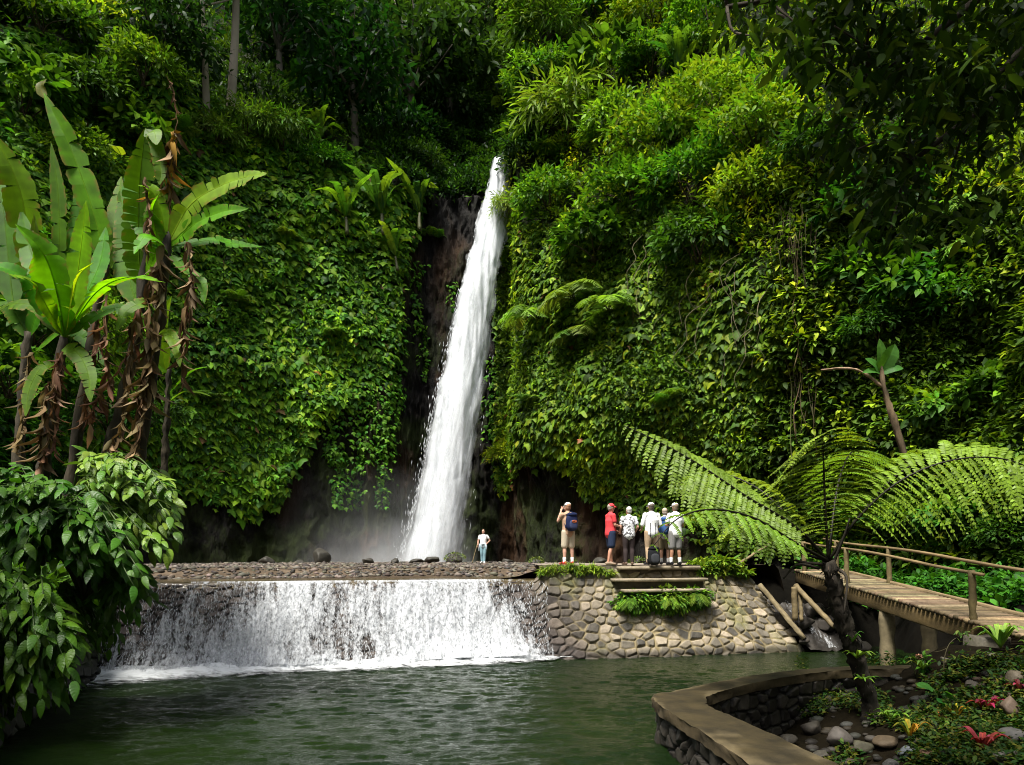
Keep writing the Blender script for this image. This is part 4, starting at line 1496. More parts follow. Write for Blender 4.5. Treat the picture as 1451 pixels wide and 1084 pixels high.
def strip_frond(mb, path, npin, plen, pw, col, droop=.35, up=UP, prof_=None, rachis=.008, rcol=(.05, .06, .015), fwd=.45, rows=4, curl=0.0):
    """A once-divided frond: tapered pinnae either side of a curved rachis."""
    path = np.asarray(path, float)
    n = len(path)
    seglen = np.concatenate([[0], np.cumsum(np.linalg.norm(np.diff(path, axis=0), axis=1))])
    s = np.linspace(.12, .995, npin)
    pos = np.stack([np.interp(s * seglen[-1], seglen, path[:, k]) for k in range(3)], 1)
    tg = unit(np.gradient(pos, axis=0))
    side = unit(np.cross(tg, np.broadcast_to(np.asarray(up, float), tg.shape)))
    nr = np.cross(side, tg)
    pr = (np.sin(PI * np.clip(s, 0, 1) ** .75) ** .7 + .05) if prof_ is None else prof_(s)
    t = np.linspace(0, 1, rows)
    w = np.array([.55, 1, .8, .08]) if rows == 4 else np.interp(t, [0, .3, .7, 1], [.55, 1, .8, .06])
    for sg in (-1, 1):
        L = plen * pr * U(.88, 1.1, npin)
        dr = unit(side * sg + tg * fwd + rng.normal(0, .07, tg.shape))
        c = pos[:, None] + dr[:, None] * (L[:, None] * t[None])[..., None] - UP * (droop * L[:, None] * t[None] ** 2)[..., None] + tg[:, None] * (curl * L[:, None] * t[None] ** 2)[..., None]
        wv = (tg * .85 + nr * .25)[:, None] * (pw * np.clip(pr, .3, 1)[:, None] * w[None] * .5)[..., None]
        G = np.stack([c - wv, c + nr[:, None] * 0.0 + UP * .12 * pw, c + wv], 2)  # npin, rows, 3, 3
        V = G.reshape(-1, 3)
        k = np.arange(npin)[:, None, None] * rows * 3
        i = np.arange(rows - 1)[None, :, None] * 3
        j = np.arange(2)[None, None, :]
        q_ = np.stack([k + i + j, k + i + j + 1, k + i + 3 + j + 1, k + i + 3 + j], -1).reshape(-1, 4)
        cc = np.repeat(np.asarray(col) * U(.8, 1.2, (npin, 1)), rows * 3, 0)
        mb.add(V, q_, cc)
    tube(mb, path, np.linspace(rachis, rachis * .3, n), 5, rcol)


def proto_fern(nf, cols, wts, upright=.5, plen=.34, npin=22, pw=.075, hang=0.0, leaf_mat='fern'):
    r = thing('fern', (0, 0, 0), 'x', 'fern')
    for i in range(nf):
        a = 2 * PI * (i + rng.random() * .7) / nf
        L = U(.8, 1.15)
        h = np.array([math.cos(a), math.sin(a), 0])
        u = U(.6, 1.3) * upright
        t = np.linspace(0, 1, 12)[:, None]
        path = h * (t * L * .85) + UP * (u * (t * 1.6 - t ** 2 * 1.25) - hang * t ** 2) + rng.normal(0, .012, (12, 3))
        mb = MB()
        strip_frond(mb, path, npin, plen * U(.85, 1.15), pw, pal(1, cols, wts)[0], droop=U(.25, .6), rachis=.012)
        mb.build('frond', M[leaf_mat], r)
    return r


def ribbon_leaf(mb, ctrl, width, nrm, col, tears=6, n=22, fold=.18, taper=.5, jag=.06, tip=1.0, col2=None, droop=.1, uvscale=1.0):
    """Banana-type leaf: midrib with two half blades, torn along the veins into flaps."""
    path = spline(ctrl, n)
    tg = unit(np.gradient(path, axis=0))
    nv_ = np.broadcast_to(np.asarray(nrm, float), tg.shape)
    side = unit(np.cross(tg, nv_))
    nn = np.cross(side, tg)
    s = np.linspace(0, 1, n)
    pr = np.clip(np.minimum((s / .16) ** .7, 1) * np.where(s > taper, 1 - ((s - taper) / (1 - taper)) ** 2.2 * .92, 1), .03, 1)
    col = np.asarray(col, float)
    for sg in (-1, 1):
        cuts = sorted(set([0, n - 1] + list(rng.choice(np.arange(3, n - 2), min(tears, n - 6), replace=False)))) if tears else [0, n - 1]
        for a, b in zip(cuts[:-1], cuts[1:]):
            idx = np.arange(a, b + 1)
            if len(idx) < 2:
                continue
            sub = np.linspace(a, b, max(2, (b - a) * 2 + 1))
            f = lambda A: np.stack([np.interp(sub, np.arange(n), A[:, k]) for k in range(3)], 1)
            pp, sd, nr, tt_ = f(path), f(side), f(nn), f(tg)
            w_ = np.interp(sub, np.arange(n), pr) * width / 2
            gap = np.ones(len(sub))
            if tears:
                gap[0] *= U(.8, 1)
                gap[-1] *= U(.8, 1)
            w_ = w_ * U(1 - jag, 1 + jag, len(sub)) * gap
            dd_ = rng.normal(0, .14) + fold
            dz = U(0, 1) * droop * (2.2 if tears else 1)
            rows = []
            for x in (0, .33, .68, 1):
                shrink = 1 - (.05 if tears else 0) * x * (1 - np.abs(np.linspace(-1, 1, len(sub))) ** 3) * 0
                ctr = pp.mean(0)
                loc = pp * 1.0
                if tears:
                    loc = loc + (ctr - loc) * (.10 * x)[..., None] if hasattr(x, 'shape') else loc + (ctr - loc) * (.08 * x)
                rows.append(loc + sd * (sg * x * w_)[:, None] + nr * (dd_ * x * w_)[:, None] - UP * (dz * x * x * w_)[:, None])
            G = np.stack(rows, 1)
            cc = np.broadcast_to(col, G.shape).copy() * (1 + .08 * rng.normal(size=(len(sub), 1, 1)))
            cc[:, 0] *= 1.25
            if col2 is not None:
                e = (rng.random(len(sub)) < .35)
                cc[e, 3] = col2
            uvx = np.broadcast_to(np.array([0, .33, .68, 1.])[None], G.shape[:2])
            uvy = np.broadcast_to((sub / (n - 1) * uvscale)[:, None], G.shape[:2])
            grid(mb, G, cc, np.stack([uvx, uvy], -1), flip=sg < 0)
    rr = np.linspace(.022, .006, n) * max(.35, width / .6)
    tube(mb, path - nn * (rr * .4)[:, None], rr, 5, col * np.array([1.6, 1.3, 1.0]))


def proto_banana(nl, leafL, stemH, cols, spread=1.0, nd=0, lw=.24):
    r = thing('banana_plant', (0, 0, 0), 'x', 'banana plant')
    top = np.array([.05, 0, stemH])
    sb = MB()
    tube(sb, spline([(0, 0, -.1), (.02, 0, stemH * .5), top], 8), np.linspace(.055, .035, 8), 7, (.07, .075, .03))
    sb.build('stem', M['stem'], r)
    for i in range(nl):
        a = 2 * PI * (i + .4 * rng.random()) / nl
        h = np.array([math.cos(a), math.sin(a), 0])
        L = leafL * U(.8, 1.15)
        sp_ = spread * U(.5, 1.4)
        mb = MB()
        c = [top, top + h * .2 * sp_ * L + UP * .45 * L, top + h * .5 * sp_ * L + UP * .8 * L, top + h * .95 * sp_ * L + UP * U(.55, 1.05) * L]
        ribbon_leaf(mb, c, lw * leafL * U(.8, 1.2), UP - h * .4, pal(1, cols, None, .15)[0], tears=5, n=14)
        mb.build('leaf', M['banana_leaf'], r)
    for i in range(nd):
        a = U(0, 6.28)
        h = np.array([math.cos(a), math.sin(a), 0])
        mb = MB()
        ribbon_leaf(mb, [top, top + h * .2 + UP * .05, top + h * .32 - UP * .4, top + h * .3 - UP * .8 * leafL], .12, h, (.20, .13, .06), tears=4, n=10)
        mb.build('dead_leaf', M['dry_leaf'], r)
    return r


def proto_tree(H, crown_r, cols, wts, leaf=.05, nclump=110, k=12, crown_z=.75, flat=.8, trunk_r=.017, T=None, trunk_col=(.10, .085, .065)):
    r = thing('forest_tree', (0, 0, 0), 'x', 'tree')
    tb = MB()
    zt = np.linspace(-.03, crown_z, 12)
    pth = np.stack([.02 * np.sin(zt * 4), .015 * np.cos(zt * 5), zt], 1)
    tube(tb, pth, np.linspace(trunk_r * 1.25, trunk_r * .55, 12), 8, trunk_col)
    top = pth[-1]
    c = rsph(nclump) * (rng.random(nclump) ** .4)[:, None] * np.array([crown_r, crown_r, crown_r * flat]) * (1 + .3 * rng.normal(size=(nclump, 1)) * .5)
    c = c + top + UP * .06
    for i in rng.choice(nclump, 14, replace=False):
        a = pth[rng.integers(6, 12)]
        branch_to(tb, a, c[i], trunk_r * .4, trunk_r * .12, trunk_col, sag=.05)
    tb.build('trunk', M['bark'], r)
    m = nclump * k
    pc = np.repeat(c, k, 0)
    d = rsph(m) * np.array([1, 1, .7]) - UP * .15
    mb = MB()
    scatter(mb, T or T_SIM, pc + d * U(.0, .07, (m, 1)) * (crown_r / .2), d, UP * .9 + rsph(m) * .6, leaf * U(.6, 1.3, m), np.repeat(pal(nclump, cols, wts), k, 0) * U(.75, 1.25, (m, 1)))
    mb.build('crown', M['leaf'], r)
    return r


PROTO = {
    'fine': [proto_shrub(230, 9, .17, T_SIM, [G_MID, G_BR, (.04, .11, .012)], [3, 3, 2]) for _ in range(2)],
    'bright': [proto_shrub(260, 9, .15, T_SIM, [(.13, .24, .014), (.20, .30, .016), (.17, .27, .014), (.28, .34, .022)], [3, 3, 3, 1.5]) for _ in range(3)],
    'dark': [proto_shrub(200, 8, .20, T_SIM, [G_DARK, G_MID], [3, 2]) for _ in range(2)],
    'broad': [proto_shrub(95, 7, .30, T_SIMW, [G_DARK, G_MID, G_BR], [2, 4, 1.5], spread=.12) for _ in range(3)],
    'feathery': [proto_shrub(150, 12, .26, leaf_tiny(.2, .1, .35), [(.09, .16, .022), (.12, .19, .025), G_BR], [3, 2, 2], spread=.3, droop=.35) for _ in range(2)],
    'layered': [proto_shrub(120, 11, .17, T_SIM, [(.014, .045, .010), G_DARK], [3, 2], flat=.55, droop=.3, spread=.26, inner=.5) for _ in range(2)],  # gully shrubs, leaf palette darkened in place of shade
    'fern': [proto_fern(11, [G_MID, G_BR, (.07, .16, .014)], [2, 3, 2]) for _ in range(2)],
    'paleferns': [proto_fern(9, [(.16, .28, .03), (.19, .30, .045)], None, upright=.55, plen=.36, npin=20, pw=.085, hang=.35)],
    'sunfern': [proto_fern(10, [(.15, .26, .018), (.18, .28, .02)], None, upright=1.3, plen=.36, npin=22, pw=.085)],
    'banana': [proto_banana(9, .85, .35, [(.09, .19, .02), (.11, .22, .02), (.06, .15, .03)]) for _ in range(2)],
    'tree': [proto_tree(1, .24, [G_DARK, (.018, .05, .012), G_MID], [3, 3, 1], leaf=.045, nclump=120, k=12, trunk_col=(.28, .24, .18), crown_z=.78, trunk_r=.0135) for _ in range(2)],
    'bushtree': [proto_tree(1, .34, [(.013, .040, .009), (.021, .058, .012), G_DARK], [3, 3, 3], leaf=.06, nclump=150, k=12, crown_z=.5, flat=.85, trunk_r=.022) for _ in range(2)],  # dark leaf palette carries the shade of the wooded notch
}
_used = {}
NAME_OF = {'fine': 'shrub', 'bright': 'shrub', 'dark': 'shrub', 'broad': 'shrub', 'feathery': 'shrub', 'layered': 'shrub', 'fern': 'fern', 'paleferns': 'fern', 'sunfern': 'fern', 'banana': 'banana_plant', 'tree': 'forest_tree', 'bushtree': 'forest_tree'}


def plant(kind, px, py, rpx, label, group, out=.25, depth=None, tall=False, squash=1.0, sink=0.1):
    if depth is None:
        p, n_ = hit(px, py)
    else:
        p, n_ = P(px, py, depth), np.array([0, -1, .3])
    s = rpx / F * p[1]
    nh = unit(n_ * [1, 1, 0])
    if not tall:
        p = p + nh * out * s - UP * .3 * s
    else:
        p = p - UP * sink
    ks = PROTO[kind]
    i = _used.get(kind, 0)
    _used[kind] = i + 1
    src = ks[i % len(ks)]
    rot = (rng.normal(0, .08), rng.normal(0, .08), U(0, 6.28)) if not tall else (rng.normal(0, .03), rng.normal(0, .03), U(0, 6.28))
    if i < len(ks):
        src.location = p
        src.rotation_euler = rot
        src.scale = (s, s, s * squash)
        tag(src, label, group=group)
        return src
    return copy_thing(src, p, rot, (s, s, s * squash), label, group)


GS, GT, GF, GB = 'shrubs on the gorge slopes', 'forest trees on the hill', 'ferns growing on the cliff', 'banana plants on the cliff'
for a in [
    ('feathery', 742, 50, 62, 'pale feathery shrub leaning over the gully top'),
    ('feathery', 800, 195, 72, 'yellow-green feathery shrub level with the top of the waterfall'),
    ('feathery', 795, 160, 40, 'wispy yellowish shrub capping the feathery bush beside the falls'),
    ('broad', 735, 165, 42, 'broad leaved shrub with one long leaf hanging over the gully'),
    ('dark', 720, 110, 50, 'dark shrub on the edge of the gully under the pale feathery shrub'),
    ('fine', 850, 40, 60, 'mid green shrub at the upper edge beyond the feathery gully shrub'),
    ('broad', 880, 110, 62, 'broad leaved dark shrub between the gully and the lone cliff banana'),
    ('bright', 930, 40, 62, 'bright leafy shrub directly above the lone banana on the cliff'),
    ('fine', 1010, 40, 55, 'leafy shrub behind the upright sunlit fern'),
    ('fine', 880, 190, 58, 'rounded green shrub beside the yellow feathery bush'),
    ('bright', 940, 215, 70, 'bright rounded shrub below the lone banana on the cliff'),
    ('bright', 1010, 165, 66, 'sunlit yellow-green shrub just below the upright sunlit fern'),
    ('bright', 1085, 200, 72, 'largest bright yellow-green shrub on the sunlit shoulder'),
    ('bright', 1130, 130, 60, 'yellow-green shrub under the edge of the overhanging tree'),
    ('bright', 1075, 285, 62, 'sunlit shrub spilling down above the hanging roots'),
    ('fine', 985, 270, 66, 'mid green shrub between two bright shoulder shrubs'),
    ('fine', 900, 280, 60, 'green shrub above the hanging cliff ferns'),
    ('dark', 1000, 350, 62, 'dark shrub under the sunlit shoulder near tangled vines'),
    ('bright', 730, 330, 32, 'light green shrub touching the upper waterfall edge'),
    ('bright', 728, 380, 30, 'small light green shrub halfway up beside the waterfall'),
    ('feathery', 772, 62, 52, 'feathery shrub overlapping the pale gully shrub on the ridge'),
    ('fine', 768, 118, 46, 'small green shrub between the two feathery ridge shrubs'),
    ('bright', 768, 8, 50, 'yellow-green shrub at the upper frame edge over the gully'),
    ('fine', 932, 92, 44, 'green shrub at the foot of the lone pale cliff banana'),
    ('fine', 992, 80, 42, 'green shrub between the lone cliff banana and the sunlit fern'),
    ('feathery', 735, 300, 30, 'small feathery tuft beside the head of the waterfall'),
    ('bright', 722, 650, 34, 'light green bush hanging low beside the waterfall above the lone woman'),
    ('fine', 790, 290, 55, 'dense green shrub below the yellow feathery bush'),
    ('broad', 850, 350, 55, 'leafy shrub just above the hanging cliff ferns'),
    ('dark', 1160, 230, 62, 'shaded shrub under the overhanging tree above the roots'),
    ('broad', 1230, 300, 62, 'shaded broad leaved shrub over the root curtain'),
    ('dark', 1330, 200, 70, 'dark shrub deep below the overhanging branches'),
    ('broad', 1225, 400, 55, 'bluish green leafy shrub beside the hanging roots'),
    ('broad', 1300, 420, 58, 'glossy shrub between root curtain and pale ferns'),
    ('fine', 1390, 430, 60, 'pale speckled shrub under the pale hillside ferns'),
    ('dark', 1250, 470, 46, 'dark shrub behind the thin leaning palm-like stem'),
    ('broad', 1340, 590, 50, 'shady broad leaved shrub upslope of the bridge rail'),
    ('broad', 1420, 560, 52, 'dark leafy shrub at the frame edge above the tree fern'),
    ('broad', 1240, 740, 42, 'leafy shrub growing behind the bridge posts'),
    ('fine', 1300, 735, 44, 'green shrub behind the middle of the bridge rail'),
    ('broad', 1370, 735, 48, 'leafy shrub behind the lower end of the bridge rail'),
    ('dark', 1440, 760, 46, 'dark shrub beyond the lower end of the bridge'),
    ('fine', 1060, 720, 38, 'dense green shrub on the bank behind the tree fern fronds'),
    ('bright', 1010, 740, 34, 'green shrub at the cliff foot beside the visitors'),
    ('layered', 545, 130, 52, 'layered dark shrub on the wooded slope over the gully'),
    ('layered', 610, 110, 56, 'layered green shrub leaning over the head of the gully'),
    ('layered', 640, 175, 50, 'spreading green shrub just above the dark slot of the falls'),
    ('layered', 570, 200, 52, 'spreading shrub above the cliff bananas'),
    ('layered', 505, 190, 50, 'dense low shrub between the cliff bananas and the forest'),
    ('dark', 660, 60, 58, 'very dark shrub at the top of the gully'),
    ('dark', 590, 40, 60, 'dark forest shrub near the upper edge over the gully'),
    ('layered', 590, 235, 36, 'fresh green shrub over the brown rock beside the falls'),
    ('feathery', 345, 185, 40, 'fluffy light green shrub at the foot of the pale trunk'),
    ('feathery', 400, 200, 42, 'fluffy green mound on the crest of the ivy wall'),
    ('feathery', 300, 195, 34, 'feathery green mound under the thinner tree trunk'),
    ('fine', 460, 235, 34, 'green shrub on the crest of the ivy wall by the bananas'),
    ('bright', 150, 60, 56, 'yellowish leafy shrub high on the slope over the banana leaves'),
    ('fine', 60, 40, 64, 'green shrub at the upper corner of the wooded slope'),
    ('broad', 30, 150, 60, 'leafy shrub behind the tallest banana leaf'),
    ('dark', 130, 150, 58, 'dark shrub behind the long upright banana leaf'),
    ('fine', 210, 110, 52, 'soft green shrub between forest trunks and banana tops'),
    ('broad', 200, 210, 50, 'shrub on the slope behind the withered banana stalk'),
    ('fine', 110, 230, 48, 'shrub on the bank hidden among the upright banana leaves'),
]:
    plant(a[0], a[1], a[2], a[3], a[4], GS)
for a in [
    ('sunfern', 1062, 112, 62, 'bright upright sunlit fern on the high shoulder of the cliff'),
    ('sunfern', 1010, 118, 40, 'smaller sunlit fern beside the bright upright one'),
    ('paleferns', 768, 440, 48, 'drooping pale fern nearest the waterfall'),
    ('paleferns', 822, 415, 58, 'big drooping pale fern in the middle of the ivy wall'),
    ('paleferns', 882, 428, 54, 'drooping pale fern below the shaded vines'),
    ('paleferns', 832, 468, 44, 'lowest drooping fern of the pale clump on the ivy wall'),
    ('paleferns', 1330, 300, 58, 'arching fern on the shaded slope under the overhanging tree'),
    ('paleferns', 1420, 270, 60, 'large pale fern at the frame edge under the overhanging tree'),
    ('paleferns', 1400, 335, 56, 'pale fern below the large frame-edge fern'),
    ('fern', 1290, 350, 50, 'green fern between bluish shrub and pale ferns'),
    ('fern', 1225, 340, 42, 'bright small fern beside the hanging roots'),
    ('fern', 770, 215, 36, 'fern tucked under the yellow feathery bush'),
    ('fern', 90, 100, 50, 'fern drooping on the wooded slope in the upper corner'),
    ('fern', 170, 165, 44, 'fern on the slope between banana top and withered stalk'),
    ('fern', 240, 175, 40, 'fern at the top of the ivy wall behind the withered stalk'),
    ('fern', 1390, 690, 40, 'fern in the shade above the bridge rail'),
    ('fern', 1280, 690, 36, 'small fern behind the tree fern crown'),
    ('fern', 330, 420, 30, 'small fern drooping in the middle of the ivy wall beside the banana plants'),
    ('fern', 470, 470, 28, 'small fern sprouting low on the ivy wall near the bare rock'),
    ('fern', 400, 330, 30, 'fern sprouting from the upper half of the ivy wall'),
    ('fern', 290, 560, 32, 'fern near the ragged lower edge of the ivy wall'),
    ('fern', 760, 560, 30, 'small fern in the creeper above the photographing visitor'),
    ('fern', 950, 560, 34, 'fern in the creeper wall over the heads of the group'),
    ('fern', 1080, 500, 34, 'fern on the shaded creeper wall beside the root curtain'),
    ('fern', 610, 330, 24, 'fern clinging to the wet rock halfway up beside the falls'),
    ('fern', 985, 690, 40, 'brownish green fern on the rock above the visitors'),
]:
    plant(a[0], a[1], a[2], a[3], a[4], GF, out=.5 if a[0] == 'paleferns' else .3)
for a in [
    (484, 318, 52, 'dark green banana plant at the end of the cliff cluster'),
    (540, 318, 64, 'tallest banana plant in the cliff cluster beside the falls'),
    (583, 312, 56, 'banana plant of the cliff cluster nearest the waterfall'),
    (556, 372, 44, 'young banana plant standing below the cliff cluster'),
    (440, 208, 46, 'lone banana plant on the crest of the ivy wall'),
    (960, 118, 56, 'lone pale banana plant high on the sunlit cliff'),
]:
    plant('banana', a[0], a[1], a[2], a[3], GB, out=.4)
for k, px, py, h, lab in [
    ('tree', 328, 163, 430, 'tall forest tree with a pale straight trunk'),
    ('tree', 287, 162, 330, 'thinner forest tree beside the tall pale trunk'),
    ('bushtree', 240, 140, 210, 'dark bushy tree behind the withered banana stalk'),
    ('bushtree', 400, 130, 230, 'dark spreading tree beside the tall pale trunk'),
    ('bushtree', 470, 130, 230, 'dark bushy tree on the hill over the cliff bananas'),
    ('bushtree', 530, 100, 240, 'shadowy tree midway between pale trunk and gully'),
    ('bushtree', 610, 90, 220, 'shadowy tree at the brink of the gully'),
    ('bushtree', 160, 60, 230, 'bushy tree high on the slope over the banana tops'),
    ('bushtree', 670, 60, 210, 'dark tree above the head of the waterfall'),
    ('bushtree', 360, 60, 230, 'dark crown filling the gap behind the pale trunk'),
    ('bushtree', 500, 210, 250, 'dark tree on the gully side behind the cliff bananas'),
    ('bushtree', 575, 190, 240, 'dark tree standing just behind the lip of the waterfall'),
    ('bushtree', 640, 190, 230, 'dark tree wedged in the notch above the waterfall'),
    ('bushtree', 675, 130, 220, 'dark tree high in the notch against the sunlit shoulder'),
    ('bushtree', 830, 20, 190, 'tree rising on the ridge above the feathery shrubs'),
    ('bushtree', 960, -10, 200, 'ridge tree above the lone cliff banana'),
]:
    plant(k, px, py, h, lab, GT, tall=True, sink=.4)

# ------------------------------------------------------------------ hanging roots and vines
mb = MB()
for i in range(60):
    px0 = 1122 + rng.normal(0, 16)
    py0 = U(285, 350)
    py1 = py0 + U(120, 330)
    top, _ = hit(px0, py0)
    d0 = top[1] - 1.0
    drift = (1158 - px0) * .7 * (py1 - py0) / 330 + rng.normal(0, 8)
    pts = [P(px0 + drift * t + rng.normal(0, 3.0), py0 + (py1 - py0) * t, d0 + .3 * math.sin(3 * t)) for t in np.linspace(0, 1, 8)]
    tube(mb, spline(pts, 18), np.linspace(.006, .014, 18) * U(.6, 1.7), 4, pal(1, [(.065, .048, .022), (.045, .032, .018), (.06, .058, .02)])[0])
o = mb.build('hanging_root', M['bark'], origin=P(1135, 300, 25))
tag(o, 'curtain of brown aerial roots hanging down the shaded cliff', 'roots')
mb = MB()
for i in range(26):
    px0, py0 = U(900, 1090), U(330, 460)
    top, nn_ = hit(px0, py0)
    pts = [top + nn_ * (.4 + .3 * rng.random())]
    for k in range(7):
        pts.append(pts[-1] + np.array([rng.normal(0, .28), rng.normal(0, .12), -U(.2, .8)]))
    tube(mb, spline(pts, 20), np.linspace(.018, .009, 20), 4, (.11, .095, .05))
tag(mb.build('vine', M['bark'], origin=P(1000, 400, 30)), 'thin bare vines dangling over the shaded ivy wall', 'vine')
mb = MB()
for i in range(24):
    px0, py0 = U(612, 690), U(215, 245)
    top, nn_ = hit(px0, py0)
    pts = [top - UP * 0 + np.array([0, -.5, 0])]
    for k in range(6):
        pts.append(pts[-1] + np.array([rng.normal(0, .12), rng.normal(0, .05), -U(.3, 1.0)]))
    tube(mb, spline(pts, 16), np.linspace(.03, .012, 16), 4, (.08, .075, .04))
tag(mb.build('vine', M['bark'], origin=P(650, 230, 41)), 'trailing vines hanging into the dark slot beside the falls', 'vine')

# thin leaning stem with a tuft of new leaves, on the shaded slope
D = 22.0
r = thing('screw_palm', P(1284, 655, D), 'thin leaning stem topped by two upright new leaves', 'young palm')
mb = MB()
tube(mb, spline([P(1286, 660, D), P(1268, 600, D), P(1255, 560, D), P(1246, 515, D)], 14), np.linspace(.11, .075, 14), 8, np.array([.10, .07, .04]) * U(.5, 1.6, (14, 1)), rough=.022)
mb.build('stem', M['bark'], r)
for tip, w_ in [((1268, 488), .50), ((1246, 480), .36), ((1226, 508), .30), ((1280, 522), .26), ((1222, 528), .2)]:
    mb = MB()
    b0 = P(1247, 528, D)
    tp_ = P(*tip, D - .2)
    ribbon_leaf(mb, [b0, b0 * .5 + tp_ * .5 + np.array([.03, -.05, .06]), tp_], w_, (0.2, -1, .3), (.07, .19, .03), tears=0, n=12)
    mb.build('leaf', M['banana_leaf'], r)
mb = MB()
tube(mb, spline([P(1250, 548, D), P(1226, 530, D), P(1205, 522, D), P(1165, 524, D)], 14), np.linspace(.05, .03, 14), 6, (.24, .16, .10), rough=.008)
mb.build('broken_branch', M['bark'], r)

for kd, px, py, rp, dep, lab in [
    ('broad', 25, 540, 62, 14.2, 'shaded leafy shrub behind the banana stems at the frame edge'),
    ('broad', 105, 560, 56, 14.0, 'leafy shrub filling the gap between the first banana stems'),
    ('fine', 165, 600, 56, 14.2, 'green shrub behind the leaning banana stems'),
    ('broad', 60, 470, 56, 14.8, 'leafy shrub seen under the bright banana fan'),
    ('dark', 215, 590, 44, 14.6, 'dark shrub between dead-leaf banana stem and ivy wall'),
    ('fine', 150, 470, 52, 14.8, 'green shrub behind the middle of the banana clump'),
]:
    plant(kd, px, py, rp, lab, GS, depth=dep)

# ================================================================== banana plants on the near bank
BC = [(.13, .31, .005), (.10, .25, .005), (.20, .36, .006)]
BDK = [(.07, .18, .006), (.06, .15, .006)]
TV = np.array([.1, -.75, .65])


T_DRY = leaf_simple(.24, .9, .6)


def dead_strip(mb, path, w, n=26, col=(.15, .092, .045), flakes=26):
    """Withered leaf: crumpled ribbon with torn flakes curling off."""
    pth = spline(path, n)
    pth = pth + rng.normal(0, .012, pth.shape)
    tw = np.cumsum(rng.normal(0, .45, n))
    sd = np.stack([np.cos(tw), np.sin(tw), rng.normal(0, .25, n)], 1)
    ww = w * U(.35, 1.0, n)[:, None]
    mid = pth + np.stack([np.sin(tw), -np.cos(tw), tw * 0], 1) * ww * .35
    G = np.stack([pth - sd * ww * .5, mid, pth + sd * ww * .5], 1)
    cc = np.asarray(col) * U(.55, 1.45, (n, 1, 1)) * np.ones((1, 3, 3))
    grid(mb, G, cc)
    k = rng.integers(0, n, flakes)
    d = rsph(flakes) * np.array([.8, .8, .5]) - UP * 1.3
    scatter(mb, T_DRY, pth[k], d, rsph(flakes), w * U(1.0, 3.6, flakes), pal(flakes, [col, (.21, .14, .08), (.09, .052, .026)], None, .25))


def near_banana(base, stem, leaves, dead, label, stem_col=(.035, .028, .018), r0=.105, r1=.065):
    r = thing('banana_plant', base, label, 'banana plant', 'banana plants on the near bank')
    mb = MB()
    sp_ = spline(stem, 24)
    rad = np.linspace(r0, r1, 24) * (1 + .12 * np.sin(np.arange(24) * 1.3))
    cc = np.asarray(stem_col) * U(.5, 1.8, (24, 1))
    tube(mb, sp_, rad, 10, cc, rough=.012)
    mb.build('stem', M['bark'], r)
    for lf in leaves:
        c, w_, col, tears = lf[:4]
        w_ = w_ * .7
        tears = int(tears * 1.1)
        nr = lf[4] if len(lf) > 4 else TV
        mb = MB()
        ribbon_leaf(mb, c, w_, nr, col, tears=tears, n=24, col2=(.20, .16, .03), uvscale=1.0)
        mb.build('leaf', M['banana_leaf'], r)
    for c, w_, fl in dead:
        mb = MB()
        dead_strip(mb, c, w_, flakes=fl)
        mb.build('dead_leaf', M['dry_leaf'], r)
    return r


def L3(pts, d0, d1):
    ds = np.linspace(d0, d1, len(pts))
    return [P(x, y, d) for (x, y), d in zip(pts, ds)]


import functools
D = 11.6
near_banana(P(55, 720, D), L3([(52, 730), (72, 600), (90, 478)], D, D), [
    (L3([(92, 478), (82, 420), (62, 360), (22, 318)], D, D - .9), .74, BC[0], 3),
    (L3([(94, 478), (108, 400), (116, 340), (122, 284)], D, D - .3), .62, BC[2], 2),
    (L3([(96, 470), (135, 415), (180, 393), (234, 400)], D, D - 1.0), .55, BC[0], 5, np.array([.1, -.5, .85])),
    (L3([(88, 470), (50, 410), (20, 385), (-30, 372)], D, D - .6), .55, BC[1], 4),
    (L3([(92, 475), (125, 410), (142, 370), (150, 322)], D, D + .5), .5, BC[1], 3),
    (L3([(90, 478), (72, 410), (45, 360), (30, 296)], D, D + .7), .6, BDK[0], 2),
    (L3([(90, 478), (60, 440), (22, 430), (-20, 450)], D, D + .3), .45, BDK[1], 4),
    (L3([(92, 474), (100, 430), (112, 390), (132, 372)], D, D - .9), .42, BC[2], 3),
    (L3([(90, 476), (70, 440), (45, 400), (12, 388)], D, D - 1.0), .42, BC[0], 4),
    (L3([(88, 490), (110, 500), (125, 530), (128, 570)], D, D - .4), .4, BDK[0], 6),
    (L3([(82, 520), (60, 520), (42, 550), (36, 590)], D, D - .4), .36, BDK[1], 6),
    (L3([(92, 476), (150, 440), (185, 440), (212, 470)], D, D + .4), .42, BDK[0], 6),
], [
    (L3([(82, 500), (75, 570), (62, 640), (50, 700)], D - .25, D - .3), .10, 40),
    (L3([(70, 540), (60, 600), (55, 690)], D - .3, D - .3), .13, 40),
    (L3([(88, 500), (84, 560), (76, 640)], D - .25, D - .25), .08, 30),
], 'banana plant with a fan of bright green leaves over the broad leaved shrub')
D = 12.6
